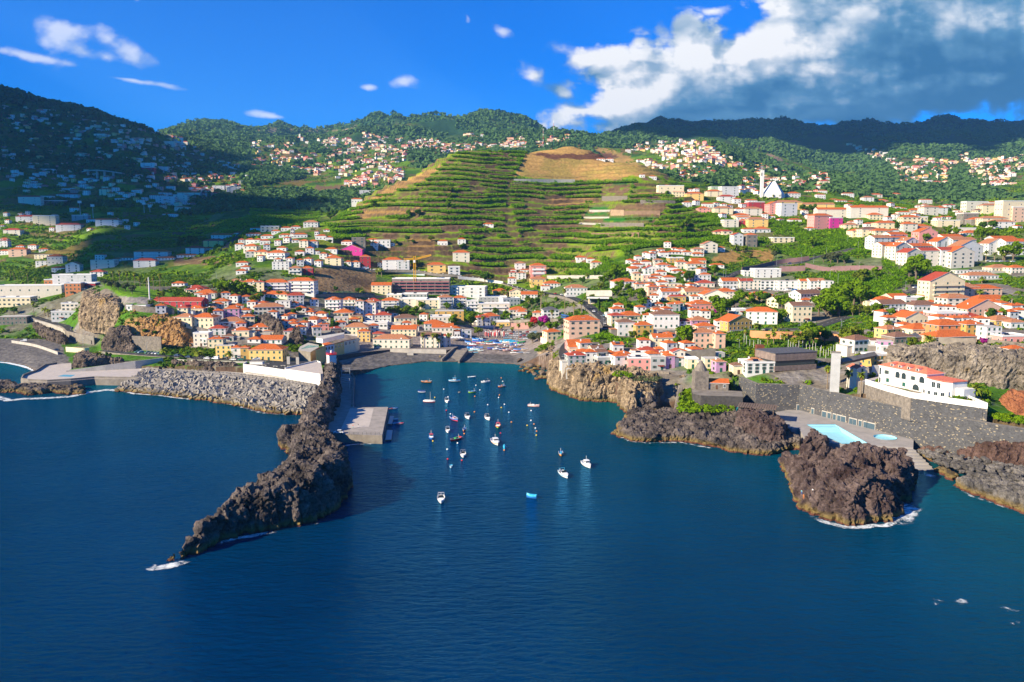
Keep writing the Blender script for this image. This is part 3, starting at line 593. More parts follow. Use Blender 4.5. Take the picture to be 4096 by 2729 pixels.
def roofmesh(kind,w,d,mt,ov=.45,pitch=.42):
    """tiled roof over a w x d plan, centred on x, front face at y=0"""
    mb=MB();x0,x1=-w/2-ov,w/2+ov;y0,y1=-ov,d+ov;t=.16
    if kind in 'hHds':
        if w>=d:
            r=(y1-y0)/2;hh=r*pitch;a=(x0+r,(y0+y1)/2,hh);b=(x1-r,(y0+y1)/2,hh)
            if x0+r>=x1-r:a=b=None
        else:
            r=(x1-x0)/2;hh=r*pitch;a=((x0+x1)/2,y0+r,hh);b=((x0+x1)/2,y1-r,hh)
        vs=[(x0,y0,0),(x1,y0,0),(x1,y1,0),(x0,y1,0)];lo=[(p[0],p[1],-t) for p in vs]
        if a is None or w==d:
            mb.add(vs+[((x0+x1)/2,(y0+y1)/2,hh)],[(0,1,4),(1,2,4),(2,3,4),(3,0,4)],mt)
        elif w>=d:mb.add(vs+[a,b],[(0,1,5,4),(1,2,5),(2,3,4,5),(3,0,4)],mt)
        else:mb.add(vs+[a,b],[(0,1,4),(1,2,5,4),(2,3,5),(3,0,4,5)],mt)
        mb.add(vs+lo,[(0,4,5,1),(1,5,6,2),(2,6,7,3),(3,7,4,0),(4,7,6,5)],WTRIM)
        return mb.mesh("roof"),hh
    if kind in 'gD':
        r=(y1-y0)/2;hh=r*pitch;ym=(y0+y1)/2
        mb.add([(x0,y0,0),(x1,y0,0),(x1,ym,hh),(x0,ym,hh),(x1,y1,0),(x0,y1,0)],[(0,1,2,3),(3,2,4,5)],mt)
        mb.add([(x0,y0,-t),(x1,y0,-t),(x1,ym,hh-t),(x0,ym,hh-t),(x1,y1,-t),(x0,y1,-t),(x0,y0,0),(x1,y0,0),(x1,ym,hh),(x0,ym,hh),(x1,y1,0),(x0,y1,0)],[(0,3,2,1),(3,5,4,2),(0,1,7,6),(1,2,8,7),(2,4,10,8),(4,5,11,10),(5,3,9,11),(3,0,6,9)],WTRIM)
        return mb.mesh("roof"),hh
    if kind=='G':
        r=(x1-x0)/2;hh=r*pitch;xm=(x0+x1)/2
        mb.add([(x0,y0,0),(xm,y0,hh),(xm,y1,hh),(x0,y1,0),(x1,y0,0),(x1,y1,0)],[(0,1,2,3),(1,4,5,2)],mt)
        mb.add([(x0,y0,-t),(xm,y0,hh-t),(xm,y1,hh-t),(x0,y1,-t),(x1,y0,-t),(x1,y1,-t),(x0,y0,0),(xm,y0,hh),(xm,y1,hh),(x0,y1,0),(x1,y0,0),(x1,y1,0)],[(0,3,2,1),(1,2,5,4),(0,1,7,6),(1,4,10,7),(3,0,6,9),(4,5,11,10),(2,3,9,8),(5,2,8,11)],WTRIM)
        return mb.mesh("roof"),hh
    mb.box(-w/2-.1,w/2+.1,-.1,d+.1,0,.22,mt)
    if kind=='F':
        for q in((-w/2-.1,w/2+.1,-.1,.12),(-w/2-.1,w/2+.1,d-.12,d+.1),(-w/2-.1,-w/2+.12,.12,d-.12),(w/2-.12,w/2+.1,.12,d-.12)):mb.box(*q,.22,1.0,WTRIM)
    return mb.mesh("roof"),.3
def building(name,x,y,z,rz,w,d,h,wall='w',roof='h',label=None,cat="house",group=None,st=None,ncol=None,bal=False,win='g',found=5.,chim=True,doors=1,detail=True,roofm=None,side=True,wsize=None,skip=()):
    root=ob(name,None,loc=(x,y,z),rz=rz,label=label,cat=cat,group=group)
    wm=WALLS[wall][0] if isinstance(wall,str) else wall
    if wall=="w" and name!="arcaded_villa":wm=random.choice((WHITE,WHITE,WHITE2,WHITE2,WHITE3))
    mb=MB();mb.box(-w/2,w/2,0,d,-found,h,wm)
    pitch=.42
    if roof in 'gD':mb.add([(-w/2,0,h),(-w/2,d,h),(-w/2,d/2,h+(d/2)*pitch),(w/2,0,h),(w/2,d,h),(w/2,d/2,h+(d/2)*pitch)],[(0,2,1),(3,4,5)],wm)
    if roof=='G':mb.add([(-w/2,0,h),(w/2,0,h),(0,0,h+(w/2)*pitch),(-w/2,d,h),(w/2,d,h),(0,d,h+(w/2)*pitch)],[(0,1,2),(3,5,4)],wm)
    ob("wall",mb.mesh("wall"),root)
    rm,hh=roofmesh(roof,w,d,roofm or ROOFS[roof][1]);ro=ob("roof",rm,root,loc=(0,0,h+.03))
    st=st or max(1,int(round(h/2.95)));sh=h/st
    if chim and roof in 'hgGHdD':
        cb=MB();cb.box(-.35,.35,-.3,.3,0,1.5,WTRIM);cb.box(-.45,.45,-.4,.4,1.5,1.65,TRIM)
        ob("chimney",cb.mesh("chimney"),ro,loc=(w*.28*random.choice((-1,1)),d*.5,max(0,hh*.35)))
    if detail:
        ww,wh=wsize or (1.0,1.35);nw=ncol or max(1,int(w/3.1));k=0
        for s in range(st):
            for i in range(nw):
                xx=-w/2+(i+.5)*w/nw
                if s==0 and doors and i==nw//2:
                    ob("door",doormesh(1.2,2.1,SHUT if win!='w' else DOORM),root,loc=(xx,0,.05));continue
                ob("window",winmesh(ww,wh,win),root,loc=(xx,0,s*sh+sh*.32))
        if side:
            ns=max(1,int(d/4.))
            for s in range(st):
                for i in range(ns):
                    yy=(i+.5)*d/ns
                    sgn=-1 if x>0 else 1
                    o=ob("window",winmesh(ww,wh,win),root,loc=(sgn*w/2,yy,s*sh+sh*.32),rz=R(90)*sgn)
        if bal:
            for s in range(1,st):ob("balcony",balmesh(w*(.8 if bal is True else bal),1.1,wm if st>3 else WTRIM),root,loc=(0,0,s*sh))
    return root
# ---------------------------------------------------------------- vehicles
CARC={'white':(.72,.73,.74),'silver':(.42,.44,.46),'dark blue':(.02,.05,.14),'black':(.02,.02,.022),'grey':(.14,.15,.16),'red':(.40,.02,.02),'blue':(.03,.14,.40),'green':(.03,.16,.12),'pale blue':(.25,.42,.55)}
TYRE=mat("tyre_rubber",(.02,.02,.02),.9,.2,3);LAMP=mat("lamp_lens",(.6,.6,.55),.2,.1,5);TAIL=mat("tail_lens",(.35,.02,.02),.3,.1,5)
VM={}
def vehmesh(t,c):
    k=(t,c)
    if k in VM:return VM[k]
    m=mat("paint_"+c.replace(" ","_"),CARC[c],.3,.04,1,spec=.6)
    Lh,Wd={'car':(2.1,.86),'van':(2.4,.95),'pickup':(2.4,.9),'bus':(5.8,1.25)}[t]
    prof={'car':[(-2.1,.35),(-2.1,.75),(-1.35,.95),(1.9,.98),(2.1,.8),(2.1,.35)],'van':[(-2.4,.35),(-2.4,.9),(-1.8,1.1),(2.35,1.15),(2.4,.9),(2.4,.35)],'pickup':[(-2.4,.4),(-2.4,.9),(-1.5,1.05),(2.4,1.05),(2.4,.4)],'bus':[(-5.8,.4),(-5.8,1.3),(5.8,1.3),(5.8,.4)]}[t]
    cab={'car':[(-1.05,.96),(-.45,1.42),(1.1,1.46),(1.75,.97)],'van':[(-1.75,1.1),(-1.2,1.85),(2.2,1.9),(2.35,1.14)],'pickup':[(-1.3,1.05),(-.8,1.6),(.3,1.6),(.5,1.05)],'bus':[(-5.75,1.3),(-5.5,2.3),(5.6,2.3),(5.75,1.3)]}[t]
    def ext(pr,w0,w1,mt,mb):
        n=len(pr);lo=min(p[1] for p in pr);hi=max(p[1] for p in pr);f=lambda z:w0+(w1-w0)*(z-lo)/(hi-lo+1e-6)
        vs=[(p[0],-f(p[1]),p[1]) for p in pr]+[(p[0],f(p[1]),p[1]) for p in pr]
        mb.add(vs,[tuple(range(n)),tuple(range(2*n-1,n-1,-1))]+[(i,n+i,n+(i+1)%n,(i+1)%n) for i in range(n)],mt)
    b=MB();ext(prof,Wd,Wd*.96,m,b);xs=[p[0] for p in cab];top=max(p[1] for p in cab)
    b.box(cab[1][0]-.02,cab[2][0]+.02,-Wd*.78,Wd*.78,top-.02,top+.07,m)
    if t=='van':b.box(-.2,2.3,-Wd*.97,Wd*.97,1.14,1.88,m)
    if t=='pickup':b.box(.6,2.4,-Wd,-Wd+.08,1.05,1.35,m);b.box(.6,2.4,Wd-.08,Wd,1.05,1.35,m)
    if t=='bus':b.box(-5.7,5.7,-1.24,1.24,2.3,3.0,m)
    g=MB();ext(cab,Wd*.94,Wd*.76,GLASS,g)
    wl=MB();wl.tube([(0,-.11,0),(0,.11,0)],.32 if t!='bus' else .5,TYRE,12)
    wl.tube([(0,-.125,0),(0,.125,0)],.17,GALV,10)
    hl=MB();hl.box(-.04,.05,-.16,.16,-.08,.08,LAMP);tl=MB();tl.box(-.05,.04,-.12,.12,-.1,.1,TAIL)
    VM[k]=(b.mesh("body"),g.mesh("cabin_glass"),wl.mesh("wheel"),hl.mesh("headlight"),tl.mesh("tail_light"),Lh,Wd,.32 if t!='bus' else .5);return VM[k]
def vehicle(x,y,z,rz,t='car',c='white',label=None,group=None,tilt=0):
    bm_,gm,wm_,hm_,tm_,Lh,Wd,wr=vehmesh(t,c)
    nm={'car':'car','van':'van','pickup':'pickup_truck','bus':'coach'}[t]
    r=ob(nm,None,loc=(x,y,z),rz=rz,label=label,cat=nm.replace('_',' '),group=group)
    ob("body",bm_,r);ob("cabin_glass",gm,r)
    for sx in(-1,1):
        for sy in(-1,1):ob("wheel",wm_,r,loc=(sx*Lh*.62,sy*(Wd-.05),wr))
    for sy in(-1,1):
        ob("headlight",hm_,r,loc=(-Lh-.02,sy*Wd*.7,.68));ob("tail_light",tm_,r,loc=(Lh+.02,sy*Wd*.75,.78))
    return r
# ---------------------------------------------------------------- boats
BC={'white':(.80,.80,.78),'blue':(.02,.14,.45),'red':(.55,.03,.04),'yellow':(.75,.45,.03),'green':(.04,.30,.08),'lime':(.35,.60,.03),'orange':(.70,.22,.03),'cyan':(.04,.38,.60),'dark':(.03,.03,.035),'teal':(.03,.28,.28),'grey':(.35,.33,.34),'cream':(.70,.62,.45),'brown':(.22,.10,.05),'salmon':(.65,.28,.22),'navy':(.02,.05,.18)}
def bmatc(c):return mat("boat_paint_"+c,BC[c],.35,.08,1,spec=.5)
def hullmesh(L,B,D,c1,c2,c3,blunt=.75):
    n=13;mb=MB();secs=[]
    for i in range(n):
        t=i/(n-1);x=-L/2+L*t
        w=B/2*(1-max(0,(t-.35)/.65)**2.4)*(blunt+(1-blunt)*min(1,t/.3));w=max(w,.03)
        sheer=D+.28*D*((t-.4)**2)*3;k=.08+.5*max(0,t-.75)*D*1.2
        secs.append((x,w,sheer,k))
    lv=[(0,.0),(.72,.18),(.93,.5),(.97,.72),(1,1)]
    V=[];cols=[c2,c2,c3,c1]
    for (x,w,s,k) in secs:
        for f,zz in lv:V.append((x+ (zz*.12*L*.3 if x>L*.3 else 0),w*f,-.25+k*(1-zz)+(s+.25)*zz))
        for f,zz in lv[1:]:V.append((x+(zz*.12*L*.3 if x>L*.3 else 0),-w*f,-.25+k*(1-zz)+(s+.25)*zz))
    m=9
    for i in range(n-1):
        for j in range(4):
            a,b=i*m+j,i*m+j+1;mb.add([V[a],V[b],V[b+m],V[a+m]],[(3,2,1,0)],bmatc(cols[j]))
            a2=i*m+(0 if j==0 else 4+j);b2=i*m+5+j;mb.add([V[a2],V[b2],V[b2+m],V[a2+m]],[(0,1,2,3)],bmatc(cols[j]))
    mb.add([V[j] for j in range(5)]+[V[j] for j in (8,7,6,5)],[tuple(range(9))],bmatc(c1))
    return mb.mesh("hull",True),secs
def deckmesh(secs,frac,mt,z0=0,inset=.9):
    mb=MB();V=[]
    for (x,w,s,k) in secs:
        z=(s-.02)*frac+z0;V+= [(x,w*inset,z),(x,-w*inset,z)]
    for i in range(len(secs)-1):mb.add([V[2*i],V[2*i+1],V[2*i+3],V[2*i+2]],[(0,1,2,3)],mt)
    return mb
def boat(x,y,rz,L=6,t='open',c1='white',c2='white',c3='white',deck='cream',label=None,group=None,z=0,cabc='white',tilt=0):
    L*=.95;B=L*.38;D=.85 if L<6.5 else 1.05
    if t=='dinghy':D=.45
    hm_,secs=hullmesh(L,B,D,c1,c2,c3)
    r=ob("boat",None,loc=(x,y,z),rz=rz,label=label,cat="boat",group=group)
    h=ob("hull",hm_,r);dm=bmatc(deck);cm=bmatc(cabc)
    d=deckmesh(secs,.45,dm);ob("deck",d.mesh("deck"),r)
    # gunwale
    g=MB();g.tube([(s[0]+(.036*L if s[0]>L*.3 else 0),s[1],s[2]) for s in secs]+[(s[0]+(.036*L if s[0]>L*.3 else 0),-s[1],s[2]) for s in secs[::-1]],.05*L/6,bmatc(c1 if t!='open' else 'white'),5)
    ob("gunwale",g.mesh("gunwale"),r)
    if t in('open','dinghy'):
        for k in(-.22,.05,.27):
            b=MB();b.box(k*L-.15,k*L+.15,-B*.44,B*.44,D*.62,D*.68,bmatc('brown' if t=='open' else 'white'));ob("thwart",b.mesh("thwart"),r)
        if t=='open':
            b=MB();b.box(-L*.12,L*.08,-B*.2,B*.2,D*.4,D+.35,cm);ob("engine_box",b.mesh("engine_box"),r)
            b=MB();b.tube([(-L*.3,0,D*.4),(-L*.3,0,D+1.5)],.05,bmatc('white'),6);ob("mast",b.mesh("mast"),r)
            b=MB();b.tube([(L*.5,0,D*.9),(L*.54,0,D+.75)],[.1,.05],bmatc(c1),6);ob("stem_post",b.mesh("stem_post"),r)
    if t=='motor':
        b=deckmesh([s for s in secs if s[0]>0],1.0,bmatc('white'),.05,.96);b.box(-.3,L*.16,-B*.33,B*.33,D*.9,D+.35,bmatc('white'));ob("foredeck",b.mesh("foredeck"),r)
        b=MB();b.add([(L*.10,-B*.34,D+.3),(L*.10,B*.34,D+.3),(-.1,B*.3,D+.95),(-.1,-B*.3,D+.95)],[(0,1,2,3),(3,2,1,0)],GLASS);ob("windscreen",b.mesh("windscreen"),r)
        b=MB();q=.07;b.tube([(-L*.3,-B*.42,D),(-L*.27,-B*.38,D+1.35),(-L*.27,B*.38,D+1.35),(-L*.3,B*.42,D)],q,cm,6);ob("arch",b.mesh("arch"),r)
        b=MB();b.box(-L*.56,-L*.47,-.2,.2,.1,D+.45,bmatc('grey'));ob("outboard_motor",b.mesh("outboard_motor"),r)
        b=MB();b.box(-L*.4,-L*.3,-B*.35,B*.35,D*.4,D*.85,bmatc('grey'));ob("seat",b.mesh("seat"),r)
    if t=='cabin':
        b=deckmesh([s for s in secs if s[0]>-.3],1.0,bmatc('white'),.04,.96);ob("foredeck",b.mesh("foredeck"),r)
        b=MB();b.box(-L*.12,L*.12,-B*.3,B*.3,D*.5,D+1.15,bmatc('white'));cb=ob("cabin",b.mesh("cabin"),r)
        b=MB();b.box(-L*.15,L*.16,-B*.35,B*.35,D+1.15,D+1.25,cm);ob("cabin_roof",b.mesh("cabin_roof"),r)
        b=MB();b.box(L*.12,L*.125,-B*.25,B*.25,D+.5,D+1.0,GLASS);ob("windscreen",b.mesh("windscreen"),cb)
        for s in(-1,1):
            b=MB();b.box(-L*.1,L*.1,s*(B*.3),s*(B*.3+.01)+.001,D+.55,D+.95,GLASS);ob("window",b.mesh("window"),cb)
        b=MB();b.tube([(-L*.05,0,D+1.2),(-L*.05,0,D+2.8)],.05,bmatc('white'),6);ob("mast",b.mesh("mast"),r)
    if t=='sail':
        b=MB();b.tube([(L*.1,0,D*.5),(L*.1,0,D+4.6)],[.07,.045],bmatc('cream'),6);ob("mast",b.mesh("mast"),r)
        b=deckmesh([s for s in secs if s[0]>-.5],1.0,bmatc('white'),.04,.96);ob("foredeck",b.mesh("foredeck"),r)
    if t=='cover':
        b=MB();V=[]
        for i,(xx,w,s,k) in enumerate(secs):V+= [(xx,w*1.04,s-.1),(xx,w*.55,s+.28+.12*math.sin(i*1.7)),(xx,0,s+.5+.14*math.sin(i*2.3)),(xx,-w*.55,s+.28+.12*math.cos(i*1.3)),(xx,-w*1.04,s-.1)]
        fs=[(5*i+j,5*i+5+j,5*i+6+j,5*i+1+j) for i in range(len(secs)-1) for j in range(4)]
        b.add(V,fs,bmatc(deck));ob("tarpaulin",b.mesh("tarpaulin",True),r)
    return r
# ---------------------------------------------------------------- plants
def leafmat(name,a,b_,trans=.25):
    m=bpy.data.materials.new(name);m.use_nodes=True;nt=m.node_tree;N=nt.nodes.new;L=nt.links.new;b=nt.nodes["Principled BSDF"];b.inputs["Roughness"].default_value=.85;b.inputs["Specular IOR Level"].default_value=.04
    g=N("ShaderNodeNewGeometry");n=N("ShaderNodeTexNoise");n.inputs["Scale"].default_value=.45;n.inputs["Detail"].default_value=6;n.inputs["Roughness"].default_value=.7;L(g.outputs["Position"],n.inputs["Vector"])
    r=N("ShaderNodeValToRGB");e=r.color_ramp.elements;e[0].position=.35;e[0].color=(*a,1);e[1].position=.65;e[1].color=(*b_,1);L(n.outputs["Fac"],r.inputs[0]);L(r.outputs[0],b.inputs["Base Color"])
    t=N("ShaderNodeBsdfTranslucent");L(r.outputs[0],t.inputs[0]);x=N("ShaderNodeMixShader");x.inputs[0].default_value=trans;L(b.outputs[0],x.inputs[1]);L(t.outputs[0],x.inputs[2]);L(x.outputs[0],nt.nodes["Material Output"].inputs[0]);return m
LF=leafmat("leaf_green",(.05,.12,.004),(.20,.31,.008));LFD=leafmat("leaf_dark",(.024,.075,.008),(.10,.19,.015));LFO=leafmat("leaf_olive",(.06,.075,.03),(.13,.15,.07));LFY=leafmat("leaf_yellow_green",(.09,.13,.012),(.20,.25,.02))
LFP=leafmat("palm_frond",(.09,.15,.012),(.32,.36,.04));LFB=leafmat("banana_leaf",(.07,.22,.004),(.36,.60,.012),.5);DRYL=leafmat("dry_frond",(.16,.10,.03),(.30,.20,.07),.1)
LFR=leafmat("red_blossom",(.35,.015,.03),(.60,.04,.05));LFM=leafmat("magenta_blossom",(.22,.01,.16),(.50,.04,.32))
BARK=mat("bark",(.16,.12,.085),.95,.3,2,bump=.03);PBARK=mat("palm_bark",(.24,.18,.12),.95,.25,2,bump=.03)
def quads(cen,nor,size,r):
    """leaf-sized quads with random spin, as vertex array"""
    n=len(cen);a=r.normal(size=(n,3));a-= (a*nor).sum(1,keepdims=True)*nor;a/=np.linalg.norm(a,axis=1,keepdims=True)+1e-9;b=np.cross(nor,a)
    s=size[:,None]
    V=np.stack([cen-a*s-b*s*.6,cen+a*s-b*s*.6,cen+a*s+b*s*.6,cen-a*s+b*s*.6],1).reshape(-1,3)
    return V,np.arange(n*4).reshape(-1,4)
def crownmesh(name,seed,mt,rx=1,rz=.8,n=900,clumps=14,leaf=.11,flat=0):
    r=np.random.default_rng(seed)
    c=r.normal(size=(clumps,3));c/=np.linalg.norm(c,axis=1,keepdims=True);c*=r.uniform(.25,.72,(clumps,1));c[:,2]*=rz;c[:,2]+=flat*.1
    k=r.integers(0,clumps,n);rad=r.uniform(.22,.42,clumps)[k]
    d=r.normal(size=(n,3));d/=np.linalg.norm(d,axis=1,keepdims=True)
    P=c[k]+d*(rad*r.uniform(.6,1.05,n))[:,None]*np.array([1,1,rz])
    nor=d+r.normal(size=(n,3))*.5;nor/=np.linalg.norm(nor,axis=1,keepdims=True)
    V,f=quads(P,nor,r.uniform(.6,1.3,n)*leaf,r)
    return npmesh(name,V,f,mt)
CR={}
for nm,mt in(('g',LF),('d',LFD),('o',LFO),('y',LFY)):CR[nm]=[crownmesh("crown",i*7+ord(nm[0]),mt) for i in range(3)]
CR['r']=[crownmesh("crown",91,LFR)];CR['m']=[crownmesh("crown",92,LFM)]
CR['c']=[crownmesh("crown",93,LFD,n=700,clumps=8)]
def trunkmesh(seed,h=1):
    r=random.Random(seed);mb=MB();mb.tube([(0,0,-.6),(r.uniform(-.1,.1),0,.9),(r.uniform(-.2,.2),r.uniform(-.2,.2),2)],[.22,.17,.12],BARK,8)
    for k in range(4):
        a=k*1.57+r.uniform(-.4,.4);mb.tube([(0,0,.9+.2*k),(math.cos(a)*.8,math.sin(a)*.8,1.9+.2*k),(math.cos(a)*1.4,math.sin(a)*1.4,2.8)],[.11,.08,.04],BARK,6)
    return mb.mesh("trunk")
TR=[trunkmesh(i) for i in range(3)]
def tree(x,y,z,R_=3,kind='g',label=None,group=None,zs=.85,name="tree"):
    """height about 1.9 R above a short bole"""
    r=ob(name,None,loc=(x,y,z),rz=random.uniform(0,6.3),label=label,cat="tree",group=group)
    k=random.randrange(3);t=ob("trunk",TR[k],r);s=R_/2.2;t.scale=(s,s,s*.9)
    c=ob("crown",random.choice(CR[kind]),r,loc=(0,0,R_*.95+R_*zs*.35));c.scale=(R_*1.1,R_*1.1,R_*zs*1.15)
    return r
def frondmesh(seed,n=26,L=1.,droop=.9,kind='fan'):
    r=random.Random(seed);V=[];Fs=[];
    for i in range(n):
        a=2*math.pi*i/n+r.uniform(-.15,.15);el=r.uniform(-.5,1.25) if kind=='fan' else r.uniform(-.2,1.2)
        ll=L*r.uniform(.8,1.1);seg=4;b=len(V);w0=.20 if kind=='fan' else .12
        x=y=z=0.;e=el
        for s in range(seg+1):
            t=s/seg;w=w0*ll*(math.sin(math.pi*min(1,t*.85+.12))+.06)
            ca,sa=math.cos(a),math.sin(a);V+= [(ca*x-sa*w,sa*x+ca*w,z-w*.35),(ca*x,sa*x,z),(ca*x+sa*w,sa*x-ca*w,z-w*.35)]
            x+=math.cos(e)*ll/seg;z+=math.sin(e)*ll/seg;e-=droop*.55
        for s in range(seg):
            q=b+3*s;Fs+= [(q,q+3,q+4,q+1),(q+1,q+4,q+5,q+2)]
    return V,Fs
def palmcrowns(kind,seed):
    V,Fs=frondmesh(seed,30 if kind=='fan' else 38,1,.75 if kind=='fan' else .62,kind)
    return npmesh("crown",V,Fs,LFP)
PCF=[palmcrowns('fan',i) for i in range(3)];PCD=[palmcrowns('date',i+5) for i in range(3)]
def skirt():
    V,Fs=frondmesh(3,26,.75,.5);V=[(x*.5,y*.5,-abs(z)-.6*math.hypot(x,y)) for x,y,z in V];return npmesh("dead_fronds",V,Fs,DRYL)
PSK=skirt()
def palm(x,y,z,h=9,r_=1.9,kind='fan',label=None,group=None):
    r_*=1.22
    p=ob("palm_tree",None,loc=(x,y,z),rz=random.uniform(0,6),label=label,cat="palm tree",group=group)
    mb=MB();lx=random.uniform(-.3,.3);th=.2 if kind=='fan' else .38
    mb.tube([(0,0,-1),(0,0,0),(lx*.5,0,h*.5),(lx,0,h)],[th*1.4,th*1.3,th,th*.85],PBARK,8);ob("trunk",mb.mesh("trunk"),p)
    c=ob("crown",random.choice(PCF if kind=='fan' else PCD),p,loc=(lx,0,h));c.scale=(r_,)*3
    if kind=='fan':
        d=ob("dead_fronds",PSK,p,loc=(lx,0,h));d.scale=(r_*1.2,r_*1.2,r_*1.3)
    return p
def lamp_post(x,y,z,h=8,label=None,group=None,rz=0):
    r=ob("street_lamp",None,loc=(x,y,z),rz=rz,label=label,cat="street lamp",group=group)
    m=MB();m.tube([(0,0,-.5),(0,0,h)],[.1,.06],GALV,8);m.tube([(0,0,h),(1.1,0,h+.2)],.045,GALV,6);ob("pole",m.mesh("pole"),r)
    m=MB();m.box(.9,1.5,-.14,.14,h+.13,h+.26,WTRIM);ob("lamp_head",m.mesh("lamp_head"),r);return r
def person(x,y,z,rz,top,legs,label,stride=.2,bend=0):
    o=bpy.data.objects
    me=bpy.data.meshes.new("body");J=[(0,0,.93),(0,0,1.15),(0,0,1.42),(0,0,1.52),(0,.02,1.66),(.09,0,.9),(.10,stride*.4,.5),(.10,-stride*.3+stride,.06),(-.09,0,.9),(-.10,-stride*.2,.5),(-.10,-stride,.06),(.19,0,1.40),(.25,.03,1.14),(.27,.14,.92),(-.19,0,1.40),(-.25,-.02,1.14),(-.27,.06,.90),(.10,stride+.1,.03),(-.10,-stride+.14,.03),(0,.01,1.76),(.275,.17,.84),(-.275,.09,.82)]
    E_=[(0,1),(1,2),(2,3),(3,4),(4,19),(0,5),(5,6),(6,7),(7,17),(0,8),(8,9),(9,10),(10,18),(2,11),(11,12),(12,13),(13,20),(2,14),(14,15),(15,16),(16,21)]
    rad=[.14,.13,.15,.055,.095,.09,.07,.045,.09,.07,.045,.06,.045,.033,.06,.045,.033,.035,.035,.07,.03,.03]
    if bend:
        J=[(a,b+max(0,c-.9)*bend,c-max(0,c-.9)*bend*.35) for a,b,c in J]
    me.from_pydata(J,E_,[]);t=bpy.data.objects.new("tmp",me);COL.objects.link(t);m=t.modifiers.new("s",'SKIN');
    for i,v in enumerate(me.skin_vertices[0].data):v.radius=(rad[i],rad[i]);v.use_root=(i==0)
    t.modifiers.new("u",'SUBSURF').levels=1
    ev=bpy.data.meshes.new_from_object(t.evaluated_get(bpy.context.evaluated_depsgraph_get()));bpy.data.objects.remove(t)
    skin=mat("skin",(.45,.26,.18),.6,.05,4);ev.materials.clear()
    for q in(skin,mat("cloth_"+top,CLO[top],.9,.1,4),mat("cloth_"+legs,CLO[legs],.9,.1,4),mat("hair",(.03,.02,.015),.8,.2,5)):ev.materials.append(q)
    for p in ev.polygons:
        c=p.center;p.material_index=0 if c.z>1.48*(1-.1*bend) or c.z<.12 or (abs(c.x)>.24 and c.z<1.15) else (1 if c.z>.95 else 2)
        if c.z>1.70 or (c.z>1.6 and c.y<-.04):p.material_index=3
        p.use_smooth=True
    r=ob("person",ev,loc=(x,y,z),rz=rz,label=label,cat="person");return r
CLO={'red':(.5,.05,.05),'white':(.7,.7,.7),'blue':(.05,.12,.35),'dark':(.03,.03,.04),'orange':(.6,.2,.05),'grey':(.2,.2,.2),'cyan':(.15,.45,.5)}
RG['E']=(900,1400,.17857);RG['G']=(1200,1250,.17219);RG['I']=(1450,1250,.21240);RG['V']=(3250,1350,.27613)
def HT(reg,x,y):return hit(*Z(reg,x,y))
# ---------------------------------------------------------------- shore works
from mathutils.geometry import tessellate_polygon
def P2(reg,pts,z):return [W(reg,x,y,z)[:2] for x,y in pts]
def slab(name,poly,z0,z1,mt,mtop=None,**k):
    mb=MB();mb.prism(poly,z0,z1,mt,mtop);return ob(name,mb.mesh(name),**k)
def wallmesh(pts,t,mt,mb=None,cap=None):
    """pts: (x,y,zbottom,ztop); thickness t laid behind the line"""
    mb=mb or MB();n=len(pts);off=[]
    for i in range(n):
        a=Vector(pts[max(i-1,0)][:2]);b=Vector(pts[min(i+1,n-1)][:2]);d=(b-a).normalized();off.append(Vector((-d.y,d.x))*t)
    V=[]
    for p,o in zip(pts,off):V+= [(p[0],p[1],p[2]),(p[0],p[1],p[3]),(p[0]+o.x,p[1]+o.y,p[3]),(p[0]+o.x,p[1]+o.y,p[2])]
    for i in range(n-1):
        a=4*i;b=a+4;mb.add([V[a],V[b],V[b+1],V[a+1],V[a+2],V[b+2],V[b+3],V[a+3]],[(0,1,2,3),(5,4,7,6)],mt);mb.add([V[a+1],V[b+1],V[b+2],V[a+2]],[(0,1,2,3)],cap or mt)
    mb.add(V[:4],[(0,1,2,3)],mt);mb.add(V[-4:],[(3,2,1,0)],mt);return mb
def wallthing(name,reg,pts,h,t,mt,label,cat="wall",cap=None,down=3,group=None):
    """pts follow the foot of the wall on the ground"""
    q=[]
    for i in range(len(pts)-1):
        for k in range(6):
            f=k/6;q.append((pts[i][0]+(pts[i+1][0]-pts[i][0])*f,pts[i][1]+(pts[i+1][1]-pts[i][1])*f))
    q.append(pts[-1]);W_=[]
    for x,y in q:
        a=HT(reg,x,y);W_.append([a[0],a[1],a[2]-down,a[2]+h])
    for _ in range(3):
        Y=[w[:] for w in W_]
        for i in range(1,len(W_)-1):
            for c in range(4):W_[i][c]=(Y[i-1][c]+2*Y[i][c]+Y[i+1][c])/4
    return ob(name,wallmesh(W_,t,mt,cap=cap).mesh(name),label=label,cat=cat,group=group)
# breakwater blocks
def blockmesh(i):
    mb=MB();g=.28;n=[(-1,-1),(-g,-1),(-g*.6,-.72),(g*.6,-.72),(g,-1),(1,-1),(1,-g),(.72,-g*.6),(.72,g*.6),(1,g),(1,1),(g,1),(g*.6,.72),(-g*.6,.72),(-g,1),(-1,1),(-1,g),(-.72,g*.6),(-.72,-g*.6),(-1,-g)]
    def cap(z,flip):
        f=[(0,1,2,17+1,19) if 0 else None];return
    v=[(x*1.15,y*1.15,z) for z in(-1.05,1.05) for x,y in n];N_=len(n)
    fs=[(k,(k+1)%N_,N_+(k+1)%N_,N_+k) for k in range(N_)]+[tuple(range(N_,2*N_)),tuple(range(N_-1,-1,-1))]
    mb.add(v,fs,BLK);return mb.mesh("concrete_block")
def blkmat():
    m=rockmat("breakwater_concrete",(.17,.155,.14),(.36,.33,.29),(.22,.18,.11),.1,scale=.5,grain=(.85,1.15),bmp=.04);return m
BLK=blkmat();BKM=blockmesh(0)
def edge_interp(pts,x):
    xs=[p[0] for p in pts];return np.interp(x,xs,[p[1] for p in pts])
